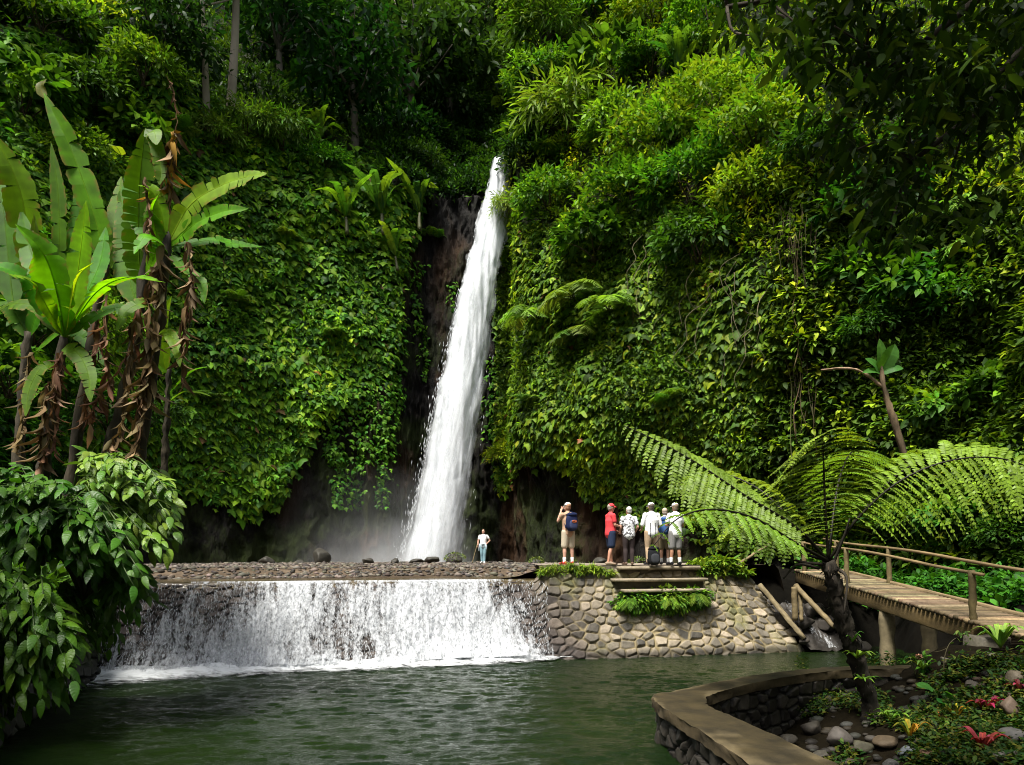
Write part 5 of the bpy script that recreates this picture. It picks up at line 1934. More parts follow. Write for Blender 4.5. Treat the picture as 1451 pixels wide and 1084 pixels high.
near_banana(P(100, 700, D), L3([(95, 720), (118, 560), (140, 420), (150, 370)], D, D), [
    (L3([(150, 372), (132, 300), (100, 210), (62, 132)], D, D - .2), .62, BC[1], 6),
    (L3([(62, 140), (58, 122), (66, 112)], D - .2, D - .2), .22, (.16, .18, .05), 1),
    (L3([(52, 420), (42, 340), (25, 260), (-10, 188)], D, D - .6), .80, BC[1], 5),
    (L3([(82, 420), (84, 340), (82, 270), (72, 200)], D, D), .36, BDK[0], 2),
    (L3([(100, 420), (108, 350), (118, 290), (112, 225)], D, D + .3), .55, BDK[0], 4),
    (L3([(70, 420), (62, 380), (52, 340), (48, 300)], D, D - .5), .3, (.15, .22, .03), 2),
    (L3([(20, 440), (12, 370), (5, 300), (-5, 240)], D, D + .5), .6, BDK[1], 3),
    (L3([(130, 420), (160, 350), (165, 300), (172, 250)], D, D + .6), .5, BDK[0], 4),
], [
    (L3([(140, 440), (132, 520), (118, 600)], D - .3, D - .3), .10, 36),
    (L3([(150, 420), (150, 500), (160, 560)], D - .3, D - .3), .10, 30),
], 'banana plant with the tallest upright leaf rising to the forest edge')
D = 12.0
near_banana(P(150, 720, D), L3([(132, 730), (165, 600), (192, 480), (208, 350)], D, D), [
    (L3([(200, 410), (196, 340), (198, 260), (206, 182)], D, D - .3), .72, BDK[0], 12, np.array([.5, -.75, .2])),
    (L3([(206, 182), (220, 200), (228, 240), (226, 262)], D - .3, D - .4), .32, BDK[1], 6),
    (L3([(205, 400), (222, 345), (216, 300), (225, 275)], D, D - .6), .42, BC[0], 3),
    (L3([(172, 220), (165, 208), (156, 206)], D - .2, D - .5), .3, (.17, .24, .02), 0),
    (L3([(208, 192), (218, 186), (222, 205)], D - .3, D - .5), .34, (.15, .25, .02), 0),
    (L3([(195, 440), (180, 380), (178, 330), (170, 270)], D, D + .5), .6, BDK[1], 8),
], [
    (L3([(200, 420), (192, 470), (170, 520), (140, 560), (128, 600)], D - .3, D - .3), .12, 40),
    (L3([(205, 250), (212, 300), (205, 350)], D - .45, D - .4), .09, 26),
], 'banana plant with a dark shredded leaf hanging in the middle of the clump')
D = 11.8
near_banana(P(190, 720, D), L3([(182, 730), (205, 600), (226, 450), (240, 330)], D, D), [
    (L3([(238, 345), (270, 290), (315, 262), (352, 250), (378, 246)], D, D - .5), .52, (.17, .31, .02), 9, np.array([.25, -.95, .25])),
    (L3([(240, 350), (275, 318), (315, 300), (352, 296)], D, D - .4), .42, BC[1], 5, np.array([.1, -.95, .3])),
    (L3([(238, 360), (225, 340), (205, 335), (190, 360)], D, D - .7), .36, BC[0], 2),
    (L3([(243, 350), (300, 340), (330, 345), (372, 350)], D, D + .5), .34, BC[1], 7, np.array([0, -.8, .5])),
    (L3([(236, 350), (228, 300), (215, 270), (195, 262)], D, D - .3), .36, BC[0], 5),
    (L3([(236, 360), (200, 320), (185, 280), (182, 235)], D, D + .3), .42, BC[1], 9),
    (L3([(240, 360), (262, 380), (285, 400), (290, 430)], D, D - .3), .3, BDK[0], 6),
    (L3([(225, 440), (205, 430), (180, 440), (165, 470)], D, D - .5), .34, BDK[0], 5),
    (L3([(215, 480), (235, 470), (250, 490), (255, 520)], D, D - .4), .3, BC[1], 4),
], [
    (L3([(228, 350), (226, 420), (214, 500), (206, 570), (190, 650)], D - .25, D - .3), .15, 80),
    (L3([(218, 380), (212, 450), (205, 520), (195, 600)], D - .3, D - .35), .12, 60),
    (L3([(190, 450), (182, 540), (172, 600), (150, 640)], D - .3, D - .3), .12, 50),
    (L3([(268, 345), (270, 400), (262, 460), (258, 530)], D - .3, D - .3), .11, 60),
    (L3([(236, 335), (242, 280), (250, 200), (248, 140), (238, 108)], D, D), .05, 24),
], 'banana plant wrapped in brown hanging dead leaves with a withered upright stalk')
mb = MB()
dead_strip(mb, L3([(248, 185), (242, 225), (238, 272)], D - .05, D - .05), .16, 18, (.34, .17, .03), 26)
bp_ = [o for o in bpy.data.objects if o.get('label', '').startswith('banana plant wrapped')][0]
tag(mb.build('dead_leaf', M['dry_leaf'], bp_), 'orange withered leaf')
D = 12.8
near_banana(P(20, 720, D), L3([(20, 740), (30, 600), (40, 470)], D, D), [
    (L3([(40, 480), (60, 430), (100, 400), (140, 400)], D, D - .2), .45, BDK[0], 5),
    (L3([(40, 480), (20, 440), (0, 430), (-40, 440)], D, D), .5, BDK[1], 5),
    (L3([(40, 480), (30, 400), (25, 340), (10, 290)], D, D + .4), .55, BDK[0], 4),
    (L3([(48, 500), (90, 470), (120, 480), (150, 520)], D, D - .3), .4, BDK[0], 5),
], [(L3([(42, 500), (38, 560), (22, 640)], D - .25, D - .3), .12, 40)], 'shaded banana plant at the very edge behind the bright fan')
D = 13.4
near_banana(P(225, 640, D), L3([(232, 680), (236, 600), (240, 520)], D, D), [
    (L3([(236, 530), (228, 480), (232, 450), (243, 420)], D, D - .3), .4, BC[1], 2),
    (L3([(238, 530), (220, 500), (205, 500), (195, 520)], D, D - .2), .42, BC[1], 2),
    (L3([(238, 560), (255, 540), (275, 525), (295, 520)], D, D - .3), .22, BC[0], 2, np.array([0, -.4, .9])),
    (L3([(238, 570), (262, 555), (282, 556), (300, 562)], D, D - .3), .2, BC[1], 2, np.array([0, -.4, .9])),
], [], 'low young banana plant between the dead-leaf stems and the ivy wall', r0=.07, r1=.04)

# ================================================================== broad leaved shrubs leaning over the pool
TB = leaf_broad(w=.40)
BL = [(.055, .145, .010), (.075, .175, .011), (.038, .105, .010)]


def broad_shrub(base, tips, label, leaf=.46, cols=BL, nl=(6, 10)):
    r = thing('broadleaf_shrub', base, label, 'shrub', 'broad leaved shrubs over the pool')
    sb, fb = MB(), MB()
    base = np.asarray(base, float)
    hub = [base + np.array([U(-.4, .6), U(-.5, .3), U(.2, 1.0)]) for _ in range(7)]
    for h in hub:
        branch_to(sb, base, h, .05, .03, (.05, .05, .02))
    for t in tips:
        t = np.asarray(t, float)
        h = min(hub, key=lambda q_: np.linalg.norm(q_ - t))
        L = np.linalg.norm(t - h)
        m1 = h * .55 + t * .45 + UP * .22 * L + rng.normal(0, .05, 3)
        pth = spline([h, m1, t - UP * .08], 14)
        tube(sb, pth, np.linspace(.02, .007, 14), 5, (.05, .085, .02))
        k = rng.integers(*nl)
        ii_ = np.linspace(13, 13 - min(9, .55 / max(L, .3) * 13), k).astype(int)
        ii_ = np.clip(ii_, 2, 13)
        p0 = pth[ii_]
        tg = unit(pth[-1] - pth[-4])
        tg = unit(tg * [1, 1, .3])
        sd = unit(np.cross(tg, UP))
        sg = np.where(np.arange(k) % 2 == 0, 1, -1)
        f = np.linspace(1, .2, k)
        d = tg * f[:, None] + sd * (sg * U(.5, 1.0, k) * (1 - f * .6))[:, None] - UP * U(.0, .6, k)[:, None] + rng.normal(0, .22, (k, 3))
        nm = UP * 1.0 + np.array([0, -.35, 0]) + rng.normal(0, .25, (k, 3))
        scatter(fb, TB, p0, d, nm, leaf * U(.65, 1.15, k), pal(k, cols, None, .15))
    sb.build('branch', M['stem'], r)
    fb.build('foliage', M['gloss_leaf'], r)
    return r


def inside(poly, n, d0, d1, fn=None):
    poly = np.array(poly, float)
    out = []
    lo, hi = poly.min(0), poly.max(0)
    while len(out) < n:
        x, y = U(lo[0], hi[0]), U(lo[1], hi[1])
        c = False
        j = len(poly) - 1
        for i in range(len(poly)):
            if (poly[i, 1] > y) != (poly[j, 1] > y) and x < (poly[j, 0] - poly[i, 0]) * (y - poly[i, 1]) / (poly[j, 1] - poly[i, 1]) + poly[i, 0]:
                c = not c
            j = i
        if c:
            out.append(P(x, y, U(d0, d1) if fn is None else fn(x, y)))
    return out


broad_shrub(P(110, 790, 12.3), inside([(120, 620), (190, 640), (240, 660), (258, 720), (256, 770), (225, 790), (180, 750), (130, 690)], 150, 10.6, 12.6), 'broad leaved shrub with sunlit tips reaching out in front of the rock', cols=[(.08, .18, .016), (.055, .145, .016), (.11, .21, .022)], leaf=.25)
broad_shrub(P(60, 800, 11.8), inside([(-30, 640), (60, 660), (130, 690), (190, 760), (215, 820), (170, 830), (110, 790), (0, 800), (-40, 780)], 250, 10.0, 12.2), 'large dark glossy shrub with ribbed drooping leaves under the bananas', leaf=.29)
broad_shrub(P(10, 880, 11.0), inside([(-40, 800), (60, 830), (120, 900), (105, 960), (85, 990), (40, 1000), (-40, 960)], 110, 9.6, 11.2), 'low dark shrub with drooping leaves close to the pool water', leaf=.30)
broad_shrub(P(120, 850, 12.2), inside([(130, 790), (210, 800), (225, 860), (190, 880), (150, 930), (110, 900)], 80, 11.4, 13.0), 'dark shrub hanging against the masonry beside the weir', leaf=.25, cols=BL[2:])

# ================================================================== overhanging tree at the upper corner
r = thing('overhanging_tree', (8.9, 5.4, .9), 'dark overhanging tree whose leafy boughs shade the upper corner', 'tree')
tb, cb = MB(), MB()
trunk = spline([(8.9, 5.4, .5), (8.7, 5.5, 3.5), (8.2, 5.6, 6), (7.4, 5.7, 8.2), (6.5, 5.8, 10)], 20)
tube(tb, trunk, np.linspace(.42, .2, 20), 10, (.045, .035, .025), rough=.02)
tb.build('trunk', M['bark'], r)
clumps = inside([(1000, -60), (1470, -60), (1470, 150), (1330, 190), (1250, 170), (1150, 95), (1040, 45)], 170, 5.2, 7.1)
clumps += inside([(1150, 90), (1470, 120), (1470, 330), (1340, 330), (1240, 350), (1170, 280)], 75, 5.2, 7.0)
vis = np.array(clumps)
up_ = vis + np.array([-.27, -.40, 1.0]) * U(1.3, 3.6, (len(vis), 1))
cl_px, cl_py = pix(up_)
clumps += list(up_[cl_py < -20])  # unseen clumps added sunward to shade the visible boughs
clumps += [np.array([U(1.5, 9), U(1.0, 6.5), U(8.0, 10.5)]) for _ in range(170)]  # crown extended out of view overhead, added to shade the basin
clumps = np.array(clumps)
tips = clumps[rng.choice(len(clumps), 70, replace=False)]
bb = MB()
limbs = []
for tgt in [P(1030, 10, 6.2), P(1130, 40, 6.4), P(1230, 120, 6.2), P(1290, 230, 6.2), P(1400, 120, 5.8), (2.5, 4, 9), (4, 3, 9.3), (6, 2.5, 9)]:
    a = trunk[rng.integers(10, 18)]
    tgt = np.asarray(tgt, float)
    m = (a + tgt) / 2 + UP * .5 + rng.normal(0, .2, 3)
    pth = spline([a, m, tgt], 18)
    tube(bb, pth, np.linspace(.10, .02, 18), 7, (.04, .032, .022))
    limbs.append(pth)
allp = np.concatenate(limbs)
for t in tips:
    a = allp[np.argmin(np.linalg.norm(allp - t, axis=1))]
    branch_to(bb, a, t, .018, .006, (.045, .035, .022), sag=.05)
bb.build('branch', M['bark'], r)
k = 16
m = len(clumps) * k
pc = np.repeat(clumps, k, 0)
d = rsph(m) * np.array([1, 1, .4]) - UP * .45
scatter(cb, T_SIM, pc + rsph(m) * np.array([.27, .27, .17]) * rng.random((m, 1)) ** .5, d, UP + rsph(m) * .5, .145 * U(.6, 1.3, m), pal(m, [(.020, .046, .006), (.035, .072, .008), (.06, .10, .010)], [4, 3, 1]))
cb.build('crown', M['leaf'], r)

# unseen tree added to throw shade on the near shrubs and pool edge
r = thing('added_shade_tree', (-11.6, 5.2, 1.9), 'added unseen tree on the near bank, set to shade the broad leaved shrubs', 'tree')
tb, cb = MB(), MB()
tube(tb, spline([(-11.6, 5.2, 1.7), (-11.3, 5.4, 5), (-10.9, 5.3, 8.2), (-10.4, 5.2, 10)], 14), np.linspace(.34, .16, 14), 10, (.045, .035, .025), rough=.02)
c = rsph(210) * (rng.random((210, 1)) ** .4) * np.array([3.0, 2.9, 1.7]) + np.array([-10.2, 5.2, 9.9])
for i in rng.choice(210, 26, replace=False):
    branch_to(tb, (-10.8, 5.3, 8.6), c[i], .07, .01, (.045, .035, .025))
tb.build('trunk', M['bark'], r)
m = 210 * 18
d = rsph(m) * np.array([1, 1, .4]) - UP * .4
scatter(cb, T_SIM, np.repeat(c, 18, 0) + rsph(m) * np.array([.4, .4, .25]), d, UP + rsph(m) * .5, .24 * U(.6, 1.3, m), pal(m, [(.02, .05, .008), (.035, .08, .01)]))
cb.build('crown', M['leaf'], r)
# ================================================================== near bank with its retaining wall
def bank_x(y):
    return np.interp(y, [3, 6.5, 9.5, 12.5, 16.3, 18], [-4.9, -5.9, -7.2, -8.3, -9.35, -9.7])


gy = np.linspace(3, 18.2, 90)
gk = np.linspace(0, 1, 40)
BX = bank_x(gy)[:, None] - .25 - gk[None] * 12
BY = np.broadcast_to(gy[:, None], BX.shape)
BZ = 1.75 + 1.6 * gk[None] ** 1.2 + .25 * fbm(np.stack([BX * .7, BY * .7, BX * 0], -1), 400, 3) + sstep(14, 18, BY) * .3
bk = MB()
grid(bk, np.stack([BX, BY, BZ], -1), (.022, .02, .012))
tag(bk.build('bank_ground', M['soil']), 'dark soil of the planted bank above the retaining wall', kind='structure')
ns, ntt = 520, 90
ys_ = np.linspace(3, 16.6, ns)
tt = np.linspace(-.15, 1, ntt)
Sg = np.broadcast_to(ys_[:, None], (ns, ntt))
Tg = np.broadcast_to(tt[None], (ns, ntt))
rel, e, r1, r2, r3 = stone_relief(Sg, Tg * 2, .40, .28, 13, depth=.11, gap=.10)
wx = bank_x(Sg) - .3 * Tg
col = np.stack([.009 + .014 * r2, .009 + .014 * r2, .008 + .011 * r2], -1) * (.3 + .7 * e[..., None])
mg = sstep(.0, .4, fbm(np.stack([Sg * .9, Tg * 2, Sg * 0], -1), 402, 3))[..., None]
col = col * (1 - mg * .6) + mg * .6 * np.array([.035, .05, .008])
rw = MB()
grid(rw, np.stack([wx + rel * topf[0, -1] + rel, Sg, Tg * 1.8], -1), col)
g2 = np.stack([np.stack([bank_x(ys_) - .3 - k, ys_, ys_ * 0 + 1.8 - z], -1) for k, z in ((0, 0), (.35, .0), (.36, 1.9))], 1)
grid(rw, g2, (.03, .03, .02))
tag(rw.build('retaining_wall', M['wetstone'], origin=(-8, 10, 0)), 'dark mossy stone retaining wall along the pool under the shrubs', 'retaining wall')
# ferny trailing growth on that bank
mb = MB()
n = 1500
yb = U(6, 16.6, n)
tb_ = rng.random(n)
pb_ = np.stack([bank_x(yb) - .3 * tb_ + U(.02, .2, n), yb, tb_ * 2.0], -1)
kp = fbm(pb_ * .8, 405, 2) + tb_ * .6 > .25
pb_ = pb_[kp]
n = len(pb_)
scatter(mb, T_SIM, pb_, np.tile([.6, -.1, -.8], (n, 1)) + rsph(n) * .6, np.tile([.5, -.2, .8], (n, 1)) + rsph(n) * .4, .16 * U(.5, 1.6, n), pal(n, [G_DARK, G_MID, (.05, .08, .012)]))
pb2 = np.stack([bank_x(U(6, 17.5, 3800)), U(6, 17.5, 3800), U(0, 1, 3800)], -1)
pb2[:, 0] = bank_x(pb2[:, 1]) - .2 - 5 * rng.random(3800) ** 1.5
pb2[:, 2] = 1.85 + .5 * rng.random(3800) + (bank_x(pb2[:, 1]) - pb2[:, 0]) * .12
scatter(mb, T_SIM, pb2, rsph(3800) + UP * .5, UP + rsph(3800) * .6, .3 * U(.5, 1.4, 3800), pal(3800, [G_DARK, G_MID]))
tag(mb.build('undergrowth', M['ivy']), 'low leafy growth trailing over the dark bank wall', kind='stuff')

# ================================================================== visitors' terrace: paving, steps, plants
pv = MB()
gx = np.linspace(.75, 7.0, 160)
gk = np.linspace(0, 1, 70)
TX = np.broadcast_to(gx[:, None], (160, 70))
ye = crest_y(TX) - .06
TY = ye + gk[None] * 5.4
TZ = 2.43 + .012 * fbm(np.stack([TX * 2, TY * 2, TX * 0], -1), 410, 3) - .1 * sstep(6.5, 7.0, TX)
f1, f2, cid, _, _ = voronoi_stones(TX, TY, .7, .55, 23)
e = sstep(.02, .1, f2 - f1)
r1 = _hash(cid, cid * 0 + 1, cid * 0, 23)
grid(pv, np.stack([TX, TY, TZ + .012 * e], -1), (np.array([.20, .165, .13]) * (.75 + .5 * r1)[..., None]) * (.45 + .55 * e)[..., None])
front = np.stack([np.stack([gx, crest_y(gx) - .06, 2.43 - .1 * sstep(6.5, 7.0, gx) - z], -1) for z in (0, .14)], 1)
grid(pv, front, (.13, .11, .08))
tag(pv.build('terrace_path', M['concrete']), 'flat paved terrace where the visitors stand', kind='structure')

r = thing('stone_steps', (4.2, 20.0, 1.6), 'three concrete steps leading down from the visitors terrace', 'steps')
for i, (z, dy, w0, w1) in enumerate([(2.36, .00, 2.95, 5.45), (2.03, .26, 2.75, 5.60), (1.74, .50, 3.0, 5.55)]):
    mb = MB()
    xm = (w0 + w1) / 2
    ang = math.atan(.25)
    yc = crest_y(xm) - .10 - dy
    box(mb, (xm, yc - .03, z), (w1 - w0, .46, .085), ang, .015, (.24, .20, .14), .003)
    mb.build('tread', M['concrete'], r)
    mb = MB()
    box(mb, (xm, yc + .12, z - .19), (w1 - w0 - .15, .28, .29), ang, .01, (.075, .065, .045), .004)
    mb.build('riser', M['concrete'], r)


def grass_clump(name, label, boxes, n, size, cols, cat=None, mat='moss', T=None, hang=.2, kind=None, k=9, group=None):
    mb = MB()
    for (x0, x1, yoff, z0, z1, sp) in boxes:
        m = int(n * (x1 - x0))
        x = U(x0, x1, m)
        y = crest_y(x) - yoff + rng.normal(0, sp, m)
        lump_ = np.clip(.55 + fbm(np.stack([x * 1.7, y, x * 0], -1), 420, 2) * 1.2, .12, 1.2)
        z = z0 + (z1 - z0) * rng.random(m) * lump_
        p = np.repeat(np.stack([x, y, z], -1), k, 0)
        q_ = len(p)
        d = rsph(q_) * np.array([1, 1, .6]) + np.array([0, -.5, .25 - hang])
        scatter(mb, T or T_SIM, p, d, UP + rsph(q_) * .5, size * U(.5, 1.4, q_), pal(q_, cols))
    o = mb.build(name, M[mat])
    return tag(o, label, cat, group, kind)


GG = [(.10, .20, .012), (.16, .25, .015), (.065, .14, .012), (.20, .27, .02)]
T_STRAP = leaf_simple(.14, .2, .5)
grass_clump('grass', 'strip of bright grass hanging over the terrace edge', [(.75, 2.9, .12, 2.22, 2.48, .06)], 95, .15, GG, kind='stuff', T=T_STRAP)
grass_clump('grass', 'tufts of bright weeds on the terrace rim beside the steps', [(5.45, 7.1, .12, 2.18, 2.62, .10), (5.4, 6.4, -.5, 2.4, 2.7, .2)], 70, .2, GG, kind='stuff', T=T_SIM)
# three dense fern cushions under the steps
for i, (cx0, cz0, rr_, lab) in enumerate([(3.35, 1.42, .42, 'dense green fern cushion under the end of the steps nearest the weir'), (4.35, 1.45, .52, 'largest fern cushion under the middle of the steps'), (5.2, 1.52, .38, 'fern cushion under the steps farthest from the weir')]):
    cy0 = crest_y(cx0) - .78
    r = thing('fern_cushion', (cx0, cy0, cz0), lab, 'fern', 'fern cushions below the steps')
    mb = MB()
    m = 1500
    d0 = rsph(m)
    p = np.array([cx0, cy0 + .1, cz0]) + d0 * np.array([1.35, .65, .72]) * rr_ * (rng.random((m, 1)) ** .4) * (1 + .3 * fbm(d0 * 2 + i * 9, 3, 2))[:, None]
    scatter(mb, T_SIM, p, d0 + np.array([0, -.4, -.5]) + rsph(m) * .4, UP + d0 * .4 + rsph(m) * .4, .14 * U(.5, 1.4, m), pal(m, GG, [4, 3, 3, 1]))
    mb.build('foliage', M['moss'], r)
    for j in range(4):
        a = U(-2.6, -.5)
        h = np.array([math.cos(a), math.sin(a), 0])
        t = np.linspace(0, 1, 10)[:, None]
        path = np.array([cx0, cy0, cz0 + .1]) + h * t * U(.4, .7) + UP * (.25 * t - .55 * t ** 2)
        mb = MB()
        strip_frond(mb, path, 16, .13, .035, pal(1, GG)[0], droop=.3, rachis=.005)
        mb.build('frond', M['moss'], r)

# ---------------------------------------------------------------- land behind the bridge and the side channel
gx = np.linspace(7.6, 19, 150)
gy = np.linspace(9.5, 30, 190)
RX, RY = np.meshgrid(gx, gy, indexing='ij')
n_ = fbm(np.stack([RX * .6, RY * .6, RX * 0], -1), 430, 4)
right = sstep(10.2, 11.6, RX + n_ * .6 - .12 * (RY - 15))
far = sstep(20.0, 22.6, RY - (RX - 8) * .1 + n_ * .3)
end = sstep(13.9, 12.4, RY + n_ * .3) * sstep(7.9, 8.9, RX)
RZ = -.5 + right * (2.0 + .5 * sstep(11, 16, RX)) * sstep(9, 12, RY + 3) + (1 - right) * far * 2.55 + (1 - right) * end * 1.6 + .25 * n_
RZ = np.maximum(RZ, -.6) + .12 * fbm(np.stack([RX * 2.2, RY * 2.2, RX * 0], -1), 433, 3)
tg_ = MB()
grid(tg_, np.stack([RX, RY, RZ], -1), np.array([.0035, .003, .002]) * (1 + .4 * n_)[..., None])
tag(tg_.build('side_bank', M['soil']), 'dark earth and rock banks under the wooden bridge', kind='structure')

mb = MB()
n = 5200
xq, yq = U(10.6, 18.5, n), U(10, 26, n)
zq = np.array([0.0] * n)
ix = np.clip(np.searchsorted(gx, xq) - 1, 0, len(gx) - 2)
iy = np.clip(np.searchsorted(gy, yq) - 1, 0, len(gy) - 2)
zq = RZ[ix, iy]
kp = (zq > .75) & (fbm(np.stack([xq * .7, yq * .7, xq * 0], -1), 435, 2) > -.35)
pq = np.stack([xq, yq, zq], -1)[kp]
n = len(pq)
k = 6
m = n * k
ax = unit(UP + rsph(n) * .7)
pp = np.repeat(pq + ax * U(0, .55, (n, 1)), k, 0)
d = unit(np.repeat(ax, k, 0) * .5 + rsph(m) * .9 - UP * .1)
scatter(mb, T_SIMW, pp + d * U(0, .2, (m, 1)), d, UP + rsph(m) * .5, .22 * U(.5, 1.4, m), pal(m, [G_DARK, G_MID, (.06, .15, .014)], [3, 3, 1]))
tag(mb.build('undergrowth', M['ivy']), 'leafy ground growth on the bank beyond the footbridge', kind='stuff')

# side stream tumbling between the weir end and the bridge
sd = MB()
sgx = np.linspace(0, 1, 60)
sgt = np.linspace(0, 1, 80)
A_, B_ = np.meshgrid(sgx, sgt, indexing='ij')
SXx = 7.55 + .9 * (1 - B_) * 1.0 + A_ * 1.55
SYy = 19.85 + .25 * (SXx - 8) + B_ * 1.5
SZz = .02 + 1.25 * B_ ** .9 + .10 * fbm(np.stack([SXx * 4, B_ * 4, SXx * 0], -1), 441, 3)
dn = .39 - .28 * np.abs(A_ - .4) * 2 + .12 * (1 - B_)
grid(sd, np.stack([SXx, SYy - .12, SZz + .12], -1), np.repeat(dn[..., None], 3, -1), np.stack([SXx, B_ * 2], -1))
tag(sd.build('side_stream', M['weirw']), 'thin white trickle falling between weir wall and bridge', kind='structure')
mb = MB()
grid(mb, np.stack([SXx, SYy, SZz], -1), (.03, .026, .022))
tag(mb.build('stream_bed', M['wetstone']), 'dark wet rock bed of the side trickle', kind='structure')

for i in range(22):
    u_, v_ = (U(-.12, .12), U(0, 1)) if i % 3 == 0 else ((U(.9, 1.15), U(0, 1)) if i % 3 == 1 else (U(.1, .9), U(0, 1)))
    x_ = 7.55 + .9 * (1 - v_) + u_ * 1.55
    p = np.array([x_, 19.85 + .25 * (x_ - 8) + v_ * 1.5 - .1, .02 + 1.25 * max(v_, .01) ** .9 + .05])
    s_ = U(.14, .34)
    mb = MB()
    rock(mb, p, (s_ * 1.2, s_, s_ * .8), 700 + i, 3, .3, (.035, .030, .025), rot=U(0, 3))
    tag(mb.build('boulder', M['wetstone'], origin=p), 'dark wet stone in the trickle between weir wall and bridge', 'boulder', 'stones in the side trickle')

# ================================================================== wooden footbridge
WD_ = [(.17, .125, .062), (.14, .10, .045), (.20, .15, .085)]


def bz(y):
    return 1.42 + (y - 13.2) * .0845


def bx_(y, off=0.0):
    return 8.72 + (y - 13.2) * .045 + off


Y0, Y1 = 12.2, 22.6
BWID = 1.14
br = thing('footbridge', (bx_(17), 17.4, 0.1), 'sloping wooden footbridge with slatted deck and pole handrails', 'bridge')
for off in (0, BWID):
    mb = MB()
    beam(mb, (bx_(Y0 + 1.0, off), Y0 + 1.0, bz(Y0 + 1.0) - .17), (bx_(Y1, off), Y1, bz(Y1) - .17), .16, .34, (.095, .065, .026), 30, .006)
    mb.build('side_beam', M['wood'], br)
mb = MB()
for y in np.arange(Y0 - .6, Y1, .165):
    z = bz(y) + .035
    k = np.array([-.10, .3, .7, 1.0])
    p = np.stack([bx_(y) + k * (BWID + .1), y + rng.normal(0, .012, 4), z + rng.normal(0, .006, 4)], 1)
    tube(mb, p, np.array([[.062, .05]] * 4) * U(.85, 1.1), 8, pal(1, [(.125, .092, .052), (.09, .066, .037), (.155, .118, .068)], None, .3)[0], ref=(0, 1, 0))
mb.build('deck', M['wood'], br)
mb = MB()
beam(mb, (bx_(13.0, BWID + .02), 13.0, bz(13.0) + .09), (bx_(Y1, BWID + .02), Y1, bz(Y1) + .09), .09, .09, (.18, .13, .07), 20, .005)
mb.build('edge_rail', M['wood'], br)


def post(p0, p1, r0, name='post', col=(.12, .092, .04)):
    mb = MB()
    a, b = np.asarray(p0, float), np.asarray(p1, float)
    t = np.linspace(0, 1, 9)[:, None]
    pts = a * (1 - t) + b * t + rng.normal(0, .004, (9, 3))
    tube(mb, pts, r0 * (1 + .10 * np.sin(np.arange(9) * 2.2)), 9, np.asarray(col) * U(.8, 1.2, (9, 1)), rough=.004)
    return mb.build(name, M['wood'], br)


for y, off in [(13.35, 0), (18.9, 0), (22.0, 0), (12.6, BWID), (18.9, BWID), (22.3, BWID)]:
    post((bx_(y, off), y, bz(y) - .02), (bx_(y, off) - .03, y, bz(y) + 1.0), .065)
for off, ya, yb_, h in [(0, 13.0, 23.0, .98), (BWID, 11.5, 23.3, 1.0)]:
    mb = MB()
    ys2 = np.linspace(ya, yb_, 18)
    pts = np.stack([bx_(ys2, off) - .03, ys2, bz(ys2) + h + .03 * np.sin(ys2 * .8)], 1)
    tube(mb, pts, np.linspace(.036, .028, 18) * (1 if off == 0 else 1.15), 8, np.array([.16, .112, .054]) * U(.8, 1.2, (18, 1)), rough=.003)
    mb.build('handrail', M['wood'], br)
for y, off in [(16.9, .08), (16.9, BWID - .05)]:
    post((bx_(y, off) + .06, y, -.5), (bx_(y, off), y, bz(y) - .3), .17, 'pier', (.16, .13, .075))
mb = MB()
box(mb, (bx_(13.0, .0) + .1, 13.1, .95), (.6, .5, .55), .1, .04, (.09, .08, .06), .01)
mb.build('footing', M['concrete'], br)

# poles and planks by the channel
def pole_thing(name, a, b, r0, r1, label, cat, group=None):
    mb = MB()
    a, b = np.asarray(a, float), np.asarray(b, float)
    t = np.linspace(0, 1, 14)[:, None]
    pts = a * (1 - t) + b * t + rng.normal(0, .006, (14, 3))
    tube(mb, pts, np.linspace(r0, r1, 14), 8, np.array([.13, .098, .048]) * U(.7, 1.25, (14, 1)), rough=.004)
    o = mb.build(name, M['wood'], origin=a)
    return tag(o, label, cat, group)


pole_thing('bamboo_pole', P(1040, 803, 21.4), P(1093, 769, 21.8), .045, .035, 'bare bamboo pole slanting up from the terrace edge to the bridge', 'pole')
pole_thing('timber_rail', P(1127, 830, 20.6), P(1182, 888, 18.9), .08, .065, 'weathered rail slanting down beside the side trickle', 'rail')
pole_thing('timber_post', P(1127, 878, 20.2), P(1125, 832, 20.2), .085, .085, 'short stubby post holding the slanting timber rail', 'post')
pole_thing('timber_post', P(1136, 880, 20.1), P(1133, 834, 20.5), .06, .06, 'slim post tied beside the stubby rail post', 'post')
mb = MB()
beam(mb, P(1076, 828, 20.75), P(1140, 905, 19.95), .16, .10, (.17, .135, .075), 14, .006)
tag(mb.build('timber_board', M['wood'], origin=P(1140, 905, 19.95)), 'weathered board edging the sloping end of the weir wall', 'board')

# ================================================================== planted basin in the corner: kerb wall, ground, stones
outer = np.array([(2.6, 3.2), (2.5, 5), (2.40, 7.1), (2.22, 8.8), (2.08, 9.9), (2.15, 10.65), (2.7, 11.15), (4.0, 12.25), (5.2, 13.0), (6.2, 13.42), (7.6, 13.6), (9.4, 13.6)])
inner = np.array([(3.7, 3.2), (3.55, 5), (3.28, 7.1), (2.98, 8.8), (2.78, 9.75), (2.82, 10.25), (3.1, 10.8), (4.2, 11.85), (5.32, 12.62), (6.27, 13.05), (7.6, 13.22), (9.4, 13.22)])
oo = spline(np.c_[outer, outer[:, 0] * 0 + .6], 120)
io = spline(np.c_[inner, inner[:, 0] * 0 + .6], 120)
oo[:, :2] += .012 * rng.normal(size=(120, 2))
io[:, :2] += .010 * rng.normal(size=(120, 2))
kw = thing('basin_wall', (3.0, 10.0, 0), 'curved low concrete kerb wall between pool and planted basin', 'kerb wall')
